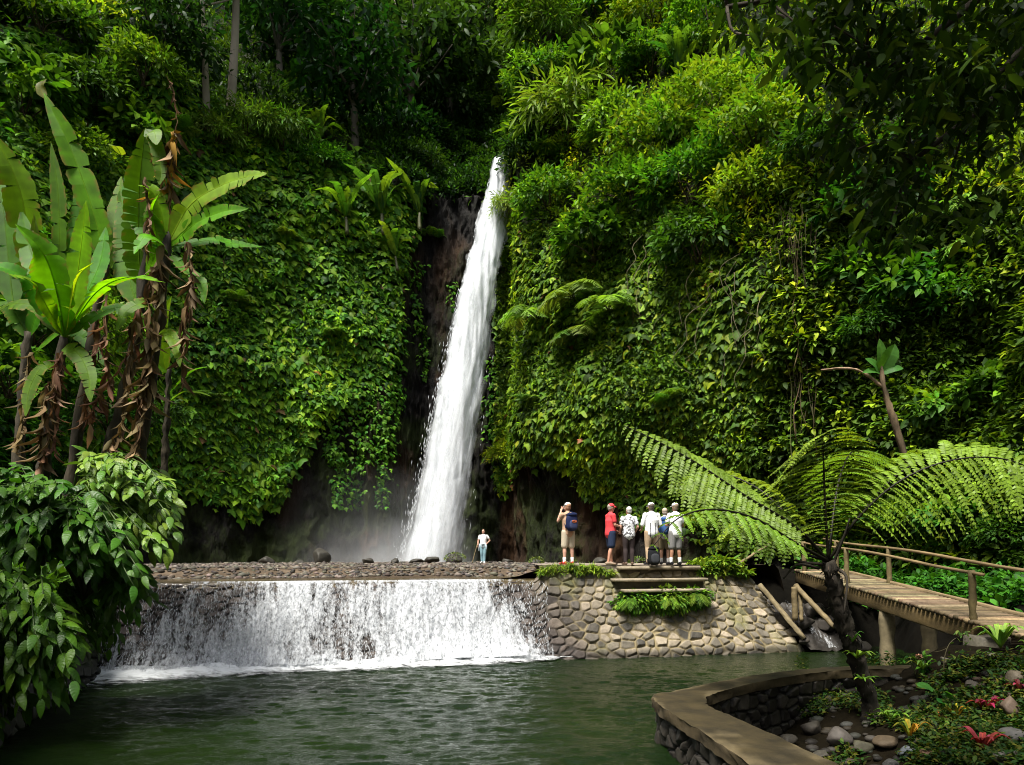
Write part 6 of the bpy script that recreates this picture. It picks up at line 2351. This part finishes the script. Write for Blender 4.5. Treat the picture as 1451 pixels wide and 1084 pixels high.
mb = MB()
k = np.linspace(0, 1, 16)
top = oo[:, None] * (1 - k[None, :, None]) + io[:, None] * k[None, :, None]
top[..., 2] += .010 * fbm(top * 2.5, 450, 3) + .006 * fbm(top * 9, 455, 2)
worn = sstep(.2, .4, fbm(top * 1.6, 456, 4) + .5 * np.exp(-k / .10)[None] - .12 + .25 * np.exp(-(1 - k) / .07)[None])[..., None]
cc = np.array([.027, .0195, .0075]) * (1 + .35 * fbm(top * 3.1, 452, 4))[..., None] * (1 - worn) + worn * np.array([.075, .057, .029]) * (1 + .2 * fbm(top * 8, 453, 3))[..., None]
grid(mb, top, cc)
rag = .012 * rng.normal(size=(120, 4, 3)) * [1, 1, 0]
for edge, fl in ((oo, False), (io, True)):
    h_ = np.array([0, -.012, -.09, -.15])
    rim = edge[:, None] + np.stack([h_ * 0, h_ * 0, h_], -1)[None]
    rim[:, 0, 2] = top[:, 0, 2] if not fl else top[:, -1, 2]
    rim[:, 1:] += rag[:, 1:]
    grid(mb, rim, np.array([.05, .037, .019]) * (1 + .4 * fbm(rim * 4, 454, 3))[..., None], flip=not fl)
mb.build('coping', M['concrete'], kw)
for nm, edge, sh, z0, sd_ in (('outer_face', oo, .10, -.7, 61), ('inner_face', io, -.07, -.6, 67)):
    mb = MB()
    c_ = (oo + io) / 2
    dirv = unit((c_ - edge)[:, :2])
    e2 = edge.copy()
    e2[:, :2] += dirv * abs(sh)
    kk_ = 60
    e3 = spline(e2[::4], 420)
    sl_ = np.concatenate([[0], np.cumsum(np.linalg.norm(np.diff(e3, axis=0), axis=1))])
    hz_ = np.linspace(.445, z0, kk_)
    Sg, Tg = np.meshgrid(sl_, hz_, indexing='ij')
    rel, e, r1, r2, r3 = stone_relief(Sg, Tg, .30, .22, sd_, depth=.075, gap=.1)
    dv = np.stack([np.interp(sl_, np.linspace(0, sl_[-1], 120), -dirv[:, k2]) for k2 in (0, 1)], 1)
    G = np.stack([e3[:, None, 0] + dv[:, None, 0] * rel, e3[:, None, 1] + dv[:, None, 1] * rel, Tg], -1)
    grid(mb, G, np.stack([.014 + .02 * r2, .012 + .017 * r2, .010 + .013 * r2], -1) * (.3 + .7 * e[..., None]))
    mb.build(nm, M['wetstone'], kw)

gx = np.linspace(2.6, 15, 190)
gy = np.linspace(2.5, 14.2, 170)
EX, EY = np.meshgrid(gx, gy, indexing='ij')


def basin_z(x, y):
    x, y = np.asarray(x, float), np.asarray(y, float)
    s = -.34 + .47 * sstep(4.7, 6.1, x + .12 * (y - 11)) + .95 * sstep(6.6, 8.6, x + .1 * (y - 11)) + .25 * sstep(10, 7.0, y) * sstep(4.2, 6.5, x) + .35 * sstep(9, 12, x)
    s = s + .10 * fbm(np.stack([x * 1.3, y * 1.3, x * 0], -1), 460, 3)
    return s


EZ = basin_z(EX, EY)
cutk = np.stack([np.interp(EY, io[:, 1], io[:, 0], right=99)], -1)[..., 0]
EZ = np.where((EX < cutk - .05) & (EY < 10.3), -1.2, EZ)
upk = np.interp(EX, io[40:, 0], io[40:, 1])
EZ = np.where((EY > upk + .03) & (EX < 9.4), -1.0, EZ)
mb = MB()
grid(mb, np.stack([EX, EY, EZ], -1), np.array([.008, .006, .003]) * (1 + .5 * fbm(np.stack([EX, EY, EX * 0], -1), 462, 3))[..., None])
tag(mb.build('garden_ground', M['soil']), 'dark moist soil of the planted basin', kind='structure')


_dg = np.linspace(4, 15.5, 500)


def gpos(px, py, dz=0.0):
    """Ground point of the basin seen at a photo pixel."""
    X_, Z_ = (px - CX) / F * _dg, ZC + (HY - py) / F * _dg
    k = np.nonzero(Z_ <= basin_z(X_, _dg) + dz)[0]
    d = _dg[k[0]] if len(k) else 12.0
    return P(px, py, d)


RC = [(.018, .015, .011), (.028, .026, .022), (.014, .011, .008), (.04, .036, .03), (.026, .018, .011)]
RL = 'river stones in the basin'
for i, (px, py, w_, h_, c, lab) in enumerate([
    (1190, 1045, 34, 24, (.075, .065, .058), 'big rounded grey boulder in the basin below the tree fern'),
    (1150, 1030, 26, 20, (.045, .038, .03), 'dark boulder against the basin wall'),
    (1222, 1058, 30, 18, (.06, .055, .035), 'flat mossy stone just behind the bluish oval stone'),
    (1288, 1065, 26, 15, (.13, .145, .16), 'bluish grey oval stone at the front of the basin'),
    (1312, 1070, 20, 17, (.12, .065, .04), 'reddish brown stone touching the bluish oval stone'),
    (1255, 1050, 30, 15, (.09, .065, .04), 'long brown stone between grey boulder and bluish stone'),
    (1297, 1074, 9, 10, (.30, .26, .22), 'small pale pebble-like stone wedged by the reddish stone'),
    (1430, 1000, 34, 26, (.10, .07, .05), 'pale brown ribbed boulder beside the red cordyline'),
    (1435, 1040, 34, 20, (.09, .085, .08), 'grey boulder below the pale brown ribbed one'),
    (1425, 1072, 34, 20, (.11, .10, .085), 'low grey boulder in the lowest corner'),
    (1440, 960, 26, 20, (.08, .065, .045), 'brown stone on the bank under the rosette plant'),
    (1405, 930, 18, 12, (.13, .12, .09), 'small stone under the strap leaved rosette'),
    (1120, 1048, 22, 14, (.04, .034, .026), 'dark half-buried stone near the curved coping'),
    (1165, 1070, 26, 14, (.05, .045, .035), 'dark flat stone in front of the grey boulder'),
    (1350, 1062, 16, 10, (.10, .11, .12), 'small slate grey stone amid the moss'),
    (1200, 1080, 30, 12, (.055, .04, .03), 'dark brown stone at the frame edge under the grey boulder'),
    (1260, 1082, 22, 12, (.06, .058, .055), 'dark grey stone below the long brown stone'),
    (1340, 935, 14, 9, (.08, .07, .055), 'stone on the ledge beside the thin sapling'),
    (1425, 905, 14, 10, (.16, .13, .09), 'tan stone at the foot of the bridge ramp'),
    (1375, 970, 18, 12, (.06, .05, .04), 'dark stone in the mound above the red cordyline'),
]):
    p = gpos(px, py + h_ * .5)
    s_ = p[1] / F
    mb = MB()
    rock(mb, p + UP * h_ * s_ * .45, (w_ * s_ * .62, w_ * s_ * .55, h_ * s_ * .62), 500 + i, 3, .2, c, rot=U(0, 3))
    tag(mb.build('river_stone', M['stone'], origin=p), lab, 'stone', RL)
mb = MB()
V0, F0 = ico(2)
n = 260
pxs, pys = U(1090, 1470, n), U(955, 1095, n)
pp = np.array([gpos(a, b) for a, b in zip(pxs, pys)])
sc_ = U(.03, .10, n)
dv = 1 + .16 * fbm(V0[None] * 1.3 + (np.arange(n) * 3.7)[:, None, None], 480, 2)
w = V0[None] * dv[..., None] * sc_[:, None, None] * np.array([1.25, 1, .7]) + pp[:, None] + UP * .01
mb.add(w.reshape(-1, 3), (F0[None] + (np.arange(n) * len(V0))[:, None, None]).reshape(-1, 3), np.repeat(pal(n, RC), len(V0), 0))
tag(mb.build('pebbles', M['stone']), 'small dark stones covering the basin floor', kind='stuff')
mb = MB()
n = 4800
pxs, pys = U(1130, 1470, n), U(935, 1095, n)
kp = (fbm(np.stack([pxs / 40, pys / 25, pxs * 0], -1), 490, 2) + (pxs - 1240) / 700 > -.05) | ((pxs > 1290) & (pys > 1040))
pp = np.array([gpos(a, b) for a, b in zip(pxs[kp], pys[kp])])
n = len(pp)
k = 4
m = n * k
pp = np.repeat(pp, k, 0) + rng.normal(0, .04, (m, 3)) * [1, 1, .5] + UP * U(.0, .16, (m, 1))
scatter(mb, T_SIMW, pp, rsph(m) * [1, 1, .5] + UP * .4, UP + rsph(m) * .5, .075 * U(.5, 1.5, m), pal(m, [(.03, .07, .010), (.06, .10, .010), (.018, .05, .008), (.10, .10, .012)]))
tag(mb.build('undergrowth', M['moss']), 'mossy yellow-green ground plants between the basin stones', kind='stuff')


# ---------------------------------------------------------------- ornamental plants of the basin
def strap_plant(name, pos, n, L, w, cols, label, cat, up=.9, group=None, mat='moss', tears=0, arc=.5, thick=10):
    r = thing(name, pos, label, cat, group)
    pos = np.asarray(pos, float)
    for i in range(n):
        a = 2 * PI * (i * .382) + U(-.3, .3)
        h = np.array([math.cos(a), math.sin(a), 0])
        l_ = L * U(.65, 1.1)
        e = U(.35, 1.0)
        c = [pos + UP * .03, pos + h * l_ * .3 * e + UP * l_ * .45 * up, pos + h * l_ * .65 * e + UP * l_ * .72 * up, pos + h * l_ * 1.0 * e + UP * l_ * (up * .72 - arc * .35 * e)]
        mb = MB()
        ribbon_leaf(mb, c, w * U(.8, 1.2), UP - h * .5, pal(1, cols, None, .18)[0], tears=tears, n=thick, fold=.3, taper=.45)
        mb.build('leaf', M[mat], r)
    return r


OR_ = 'ornamental plants in the basin'
strap_plant('bird_nest_fern', gpos(1418, 925) + UP * .05, 12, .58, .085, [(.14, .25, .03), (.18, .28, .04), (.09, .18, .025)], 'pale green strap leaved rosette on the stones by the bridge ramp', 'fern', 1.0, OR_)
strap_plant('bird_nest_fern', gpos(1460, 935), 9, .45, .07, [(.07, .16, .025), (.10, .2, .03)], 'second strap leaved rosette at the frame edge', 'fern', .9, OR_)
strap_plant('cordyline', gpos(1398, 1012), 14, .40, .07, [(.20, .012, .022), (.13, .010, .02), (.26, .03, .04)], 'deep red cordyline beside the pale brown boulder', 'red plant', .9, OR_)
strap_plant('cordyline', gpos(1392, 1068), 9, .36, .085, [(.30, .018, .035), (.36, .05, .07), (.20, .012, .025)], 'brighter crimson cordyline lowest among the moss', 'red plant', 1.1, OR_)
strap_plant('cordyline', gpos(1446, 985), 9, .32, .06, [(.18, .02, .025), (.10, .012, .018)], 'red cordyline at the very frame edge', 'red plant', .9, OR_)
strap_plant('croton', gpos(1290, 1050), 11, .32, .045, [(.34, .24, .02), (.26, .22, .02), (.16, .20, .02)], 'yellow leaved croton behind the bluish oval stone', 'yellow plant', 1.2, OR_)
strap_plant('croton', gpos(1355, 1022), 12, .30, .03, [(.38, .20, .015), (.20, .20, .02), (.34, .26, .02)], 'orange and yellow spiky plant between taro leaf and red cordyline', 'orange plant', 1.1, OR_)
strap_plant('croton', gpos(1330, 1022), 8, .22, .03, [(.40, .10, .02), (.15, .2, .02)], 'small orange tipped plant under the taro leaf', 'orange plant', .9, OR_)
strap_plant('fern', gpos(1262, 1025), 13, .34, .05, [(.10, .22, .02), (.13, .25, .02)], 'fresh green fern at the foot of the tree fern', 'fern', .8, OR_)
strap_plant('fern', gpos(1288, 1030), 10, .26, .04, [(.07, .17, .02), (.1, .2, .02)], 'low fern between tree fern foot and yellow croton', 'fern', .7, OR_)
strap_plant('spider_plant', gpos(1308, 960) + UP * .12, 10, .42, .05, [(.10, .19, .03), (.16, .2, .03)], 'arching pale leaved plant on the ledge by the thin sapling', 'plant', .7, OR_)
r = thing('taro_plant', gpos(1340, 1020), 'taro plant with two broad dark green leaves', 'plant', OR_)
b0 = ORG[r.name]
for tip, w_ in (((1300, 972), .17), ((1352, 985), .2), ((1330, 995), .14)):
    d_ = b0[1] - .1
    mid = P((tip[0] * .45 + 1341 * .55), tip[1] + 4, d_)
    mb = MB()
    tube(mb, spline([b0, b0 * .4 + mid * .6 + UP * .03, mid], 8), .008, 5, (.05, .1, .02))
    mb.build('stem', M['stem'], r)
    mb = MB()
    ribbon_leaf(mb, [mid, mid * .5 + P(*tip, d_ - .1) * .5 + UP * .03, P(*tip, d_ - .2)], w_, (0, -.6, .8), (.05, .16, .03), tears=0, n=12)
    mb.build('leaf', M['banana_leaf'], r)
r = thing('sapling', gpos(1338, 960), 'thin bare sapling with a few small leaves leaning over the ledge', 'sapling', OR_)
mb = MB()
d_ = ORG[r.name][1]
tube(mb, spline([ORG[r.name], P(1338, 935, d_), P(1347, 910, d_), P(1372, 895, d_)], 12), np.linspace(.012, .004, 12), 5, (.07, .06, .03))
tube(mb, spline([P(1343, 918, d_), P(1330, 923, d_), P(1318, 922, d_)], 6), .004, 4, (.07, .06, .03))
mb.build('stem', M['bark'], r)
mb = MB()
lp = np.array([P(U(1350, 1376), U(892, 912), d_) for _ in range(22)] + [P(1352, 930, d_), P(1346, 922, d_), P(1318, 921, d_)])
scatter(mb, T_SIMW, lp, rsph(len(lp)) - UP * .2, UP + rsph(len(lp)) * .5, .09 * U(.5, 1.3, len(lp)), pal(len(lp), [(.06, .12, .02), (.10, .15, .02)]))
mb.build('foliage', M['moss'], r)
r = thing('flowering_shrub', gpos(1300, 962), 'small dark shrub with one pale pink flower head on the ledge', 'shrub', OR_)
b0 = ORG[r.name]
mb, sb = MB(), MB()
for i in range(9):
    t_ = b0 + np.array([U(-.18, .2), U(-.1, .1), U(.15, .42)])
    branch_to(sb, b0, t_, .01, .004, (.05, .06, .02))
    d = rsph(9)
    scatter(mb, T_SIMW, t_ + d * .03, d, UP + rsph(9) * .4, .11 * U(.6, 1.2, 9), pal(9, [G_DARK, G_MID, G_BR]))
mb.build('foliage', M['leaf'], r)
sb.build('stem', M['stem'], r)
mb = MB()
fp_ = P(1302, 930, b0[1])
d = rsph(40)
scatter(mb, T_SIMW, fp_ + d * .01, d, rsph(40), .05, pal(40, [(.45, .25, .16), (.5, .32, .2)]))
mb.build('flower', M['dry_leaf'], r)

# ================================================================== tree fern
TD = 11.7
tb_ = gpos(1236, 1018)
TD = tb_[1]
tf = thing('tree_fern', tb_, 'large tree fern with dark leaning trunk and huge arching fronds', 'tree fern')
mb = MB()
pth = spline([tb_ - UP * .1, P(1230, 985, TD), P(1212, 930, TD - .1), P(1195, 880, TD - .2), P(1183, 835, TD - .3), P(1174, 795, TD - .4)], 40)
tube(mb, pth, np.interp(np.linspace(0, 1, 40), [0, .15, .6, .85, 1], [.16, .115, .125, .125, .10]) * U(.88, 1.12, 40), 14, np.array([.020, .016, .011]) * U(.5, 1.6, (40, 1)), rough=.018)
m = 220
ii_ = rng.integers(0, 40, m)
d = rsph(m) * [1, 1, .3]
scatter(mb, leaf_tiny(.2, .1, .3), pth[ii_] + unit(d) * .11, d * .7 - UP * .7, rsph(m), .07 * U(.5, 1.4, m), pal(m, [(.022, .018, .012), (.035, .026, .016)]))
mb.build('trunk', M['bark'], tf)


def fine_frond(mb, path, npin, plen, col, droop=.45, up=UP, s0=.22, fwd=.25, dens=26, pin_w=.082, prof_=None, bend=0.0, edge=None):
    """Twice-divided frond: every pinna carries two combs of narrow pinnules."""
    path = np.asarray(path, float)
    n = len(path)
    sl = np.concatenate([[0], np.cumsum(np.linalg.norm(np.diff(path, axis=0), axis=1))])
    s = np.linspace(s0, .992, npin)
    pos = np.stack([np.interp(s * sl[-1], sl, path[:, k]) for k in range(3)], 1)
    tg = unit(np.gradient(pos, axis=0))
    side = unit(np.cross(tg, np.broadcast_to(np.asarray(up, float), tg.shape)))
    x = (s - s0) / (1 - s0)
    pr = (np.clip(np.sin(PI * (x * .86 + .12)), 0, 1) ** .65) * (1 - .25 * x) if prof_ is None else prof_(x)
    for sg in (-1, 1):
        for i in range(npin):
            L = plen * max(pr[i], .06) * U(.9, 1.08)
            k = max(5, int(dens * L / plen))
            t = np.linspace(0.02, 1, k)
            dr = unit(side[i] * sg + tg[i] * fwd + rng.normal(0, .05, 3))
            c = pos[i] + dr * (L * t)[:, None] - UP * (droop * L * t ** 2)[:, None] + tg[i] * (bend * L * t ** 2)[:, None]
            tub = unit(np.gradient(c, axis=0))
            tube(mb, c[::3] if k > 8 else c, .0045, 4, np.asarray(col) * .7, caps=False)
            nrm_ = unit(np.cross(np.cross(tub, UP), tub) + rng.normal(0, .1, (k, 3)))
            sd2 = unit(np.cross(tub, nrm_))
            wl = pin_w * np.sin(PI * np.clip(t * .9 + .08, 0, 1)) ** .6 * min(1, pr[i] + .35)
            cj = np.asarray(col) * U(.8, 1.2)
            for s2 in (-1, 1):
                d = sd2 * s2 + tub * .35 - UP * .15
                scatter(mb, T_PN, c, d, nrm_, np.stack([np.full(k, L / k * 1.35), wl, wl], -1), cj * U(.85, 1.15, (k, 1)))
    tube(mb, path, np.linspace(.026, .006, n), 6, (.022, .02, .012))


T_PN = (np.array([[-.4, 0, 0], [.4, 0, 0], [.34, .6, -.04], [0, 1, -.16], [-.34, .6, -.04]]), [np.array([[0, 1, 2], [0, 2, 4], [4, 2, 3]])])
FC = [(.20, .33, .022), (.23, .35, .028), (.18, .30, .026)]
top = pth[-1]
t0 = TD - .4
for nm, ctrl, npin, plen, kw_ in [
    ('frond', [top, P(1170, 735, t0 - .15), P(1168, 690, t0 - .2), P(1167, 655, t0 - .3), P(1166, 632, t0 - .42), P(1166, 614, t0 - .55)], 26, .98, dict(droop=.42, up=(0, -.95, .25), s0=.22, fwd=.22, prof_=lambda x: (.74 + .26 * np.sin(PI * np.clip(x * 1.1, 0, 1))) * np.where(x > .9, 1 - (x - .9) * 4, 1))),
    ('frond', [top, P(1125, 745, t0 - .3), P(1060, 705, t0 - .5), P(985, 655, t0 - .7), P(925, 622, t0 - .8), P(884, 603, t0 - .8)], 31, .85, dict(droop=.55, up=(.15, -.75, .65), s0=.2)),
    ('frond', [top, P(1215, 735, t0 - .3), P(1275, 682, t0 - .5), P(1350, 652, t0 - .7), P(1430, 652, t0 - .8), P(1510, 690, t0 - .9)], 31, .95, dict(droop=.5, up=(-.1, -.8, .6), s0=.2)),
    ('frond', [top, P(1128, 770, t0 - .5), P(1070, 735, t0 - 1.0), P(1010, 722, t0 - 1.4), P(960, 735, t0 - 1.7), P(925, 775, t0 - 1.8)], 16, .48, dict(pin_w=.06, droop=.5, up=(0, -.5, .85), s0=.22)),
    ('frond', [top, P(1225, 720, t0 + .4), P(1290, 660, t0 + .9), P(1370, 640, t0 + 1.3), P(1450, 660, t0 + 1.6)], 23, .9, dict(droop=.5, up=(0, -.6, .8), s0=.22)),
    ('frond', [top, P(1120, 735, t0 + .4), P(1070, 690, t0 + .8), P(1010, 670, t0 + 1.2), P(950, 690, t0 + 1.5)], 21, .75, dict(droop=.55, up=(0, -.6, .8), s0=.25)),
    ('frond', [top, P(1185, 700, t0 + .5), P(1200, 650, t0 + 1.2), P(1215, 640, t0 + 2.0), P(1225, 670, t0 + 2.8)], 24, .9, dict(droop=.5, s0=.25)),
    ('frond', [top, P(1130, 780, t0 + .2), P(1092, 745, t0 + .3), P(1050, 735, t0 + .6), P(1020, 760, t0 + .8)], 20, .55, dict(droop=.6, s0=.3)),
]:
    mb = MB()
    fine_frond(mb, spline(ctrl, 30), npin, plen, pal(1, FC, None, .1)[0], **kw_)
    mb.build(nm, M['fern'], tf)
mb = MB()
for a, b, c in [((1165, 800), (1120, 790), (1095, 742)), ((1180, 800), (1196, 760), (1204, 735)), ((1160, 805), (1130, 800), (1110, 820)), ((1185, 805), (1200, 820), (1196, 870))]:
    tube(mb, spline([P(*a, t0), P(*b, t0 - .2), P(*c, t0 - .3)], 10), np.linspace(.03, .012, 10), 6, (.025, .02, .014))
mb.build('frond_stub', M['bark'], tf)
strap_plant('epiphytic_fern', P(1214, 935, TD - .28), 10, .36, .045, [(.09, .2, .02), (.12, .23, .02)], 'small fern growing on the trunk of the tree fern', 'fern', .6, 'ferns perched on the tree fern trunk')
strap_plant('epiphytic_fern', P(1222, 965, TD - .28), 9, .38, .045, [(.07, .18, .02), (.11, .22, .02)], 'lower bright fern growing on the trunk of the tree fern', 'fern', .3, 'ferns perched on the tree fern trunk')
strap_plant('epiphytic_fern', P(1208, 912, TD - .28), 7, .25, .035, [(.06, .15, .02)], 'tiny topmost fern on the tree fern trunk', 'fern', 1.0, 'ferns perched on the tree fern trunk')

# ================================================================== rocks at the foot of the falls
for i, (px, py, w_, h_, d_, lab) in enumerate([
    (455, 797, 26, 20, 34, 'dark upright boulder on the gravel near the misty rock face'),
    (378, 799, 22, 11, 33, 'low dark boulder on the gravel nearest the banana bank'),
    (425, 801, 14, 7, 33, 'small flat stone between the two dark gravel boulders'),
    (520, 802, 20, 8, 34, 'flat dark stone in front of the foot of the falls'),
    (610, 800, 22, 11, 36, 'dark wet boulder just below the falling water'),
    (645, 798, 26, 13, 36, 'mossy boulder between the waterfall and the woman'),
    (590, 803, 18, 7, 34, 'low stone at the water edge under the falls'),
    (560, 801, 14, 7, 35, 'small dark stone at the mist edge below the falls'),
    (720, 800, 16, 7, 36, 'small stone behind the woman on the gravel'),
    (760, 802, 16, 9, 30, 'mossy stone where gravel meets the terrace'),
    (850, 793, 26, 11, 27, 'dark boulder at the cliff foot behind the red-shirted man'),
    (905, 793, 24, 10, 26.5, 'mossy rock at the cliff foot behind the group'),
]):
    p = P(px, py + h_ * .4, d_)
    p[2] = 2.32
    s_ = d_ / F
    mb = MB()
    rock(mb, p + UP * h_ * s_ * .4, (w_ * s_ * .6, w_ * s_ * .5, h_ * s_ * .75), 600 + i, 3, .3, (.035, .032, .026), rot=U(0, 3))
    if 'mossy' in lab:
        n = 160
        d = rsph(n)
        d[:, 2] = np.abs(d[:, 2])
        scatter(mb, T_TINY, p + UP * h_ * s_ * .4 + d * np.array([w_ * s_ * .55, w_ * s_ * .48, h_ * s_ * .72]), d + rsph(n) * .6, d, .12, pal(n, [(.10, .13, .015), (.06, .10, .012)]))
    tag(mb.build('boulder', M['wetstone'], origin=p), lab, 'boulder', 'boulders at the cliff foot')
# ================================================================== camera, light, render
cam = bpy.data.cameras.new('camera')
co = bpy.data.objects.new('camera', cam)
C.objects.link(co)
co.location = (0, 0, ZC)
co.rotation_euler = (PI / 2, 0, 0)
cam.sensor_width = 36
cam.lens = 36 * F / 1451
cam.shift_x = 0
cam.shift_y = (HY - 542) / 1451
cam.clip_end = 500
scene.camera = co

w = bpy.data.worlds.new('World')
scene.world = w
w.use_nodes = True
nt = w.node_tree
bg = nt.nodes['Background']
sky = nt.nodes.new('ShaderNodeTexSky')
sky.sky_type = 'NISHITA'
sky.sun_disc = False
SD = Vector((-.27, -.40, 1.0)).normalized()
sky.sun_elevation = math.asin(SD.z)
sky.sun_rotation = math.atan2(SD.x, SD.y)
sky.air_density = 1.0
sky.dust_density = 3.0
hs = nt.nodes.new('ShaderNodeHueSaturation')
hs.inputs['Saturation'].default_value = .45
nt.links.new(sky.outputs[0], hs.inputs['Color'])
nt.links.new(hs.outputs[0], bg.inputs['Color'])
bg.inputs['Strength'].default_value = .12
sl = bpy.data.lights.new('sun', 'SUN')
sl.energy = 3.6
sl.angle = math.radians(14)
sl.color = (1, .96, .86)
so = bpy.data.objects.new('sun', sl)
C.objects.link(so)
so.rotation_euler = (-SD).to_track_quat('-Z', 'Y').to_euler()
so.location = SD * 60
scene.view_settings.view_transform = 'Standard'
scene.view_settings.look = 'None'
scene.view_settings.exposure = 1.3
scene.view_settings.gamma = 1
scene.cycles.use_denoising = True
scene.cycles.max_bounces = 8
scene.cycles.diffuse_bounces = 3
scene.cycles.glossy_bounces = 3
scene.cycles.transmission_bounces = 5
scene.cycles.transparent_max_bounces = 12
scene.cycles.volume_bounces = 1
scene.cycles.sample_clamp_indirect = 6
scene.cycles.use_adaptive_sampling = True
scene.cycles.adaptive_threshold = .006
scene.cycles.filter_width = 1.0
scene.cycles.volume_step_rate = 2.0
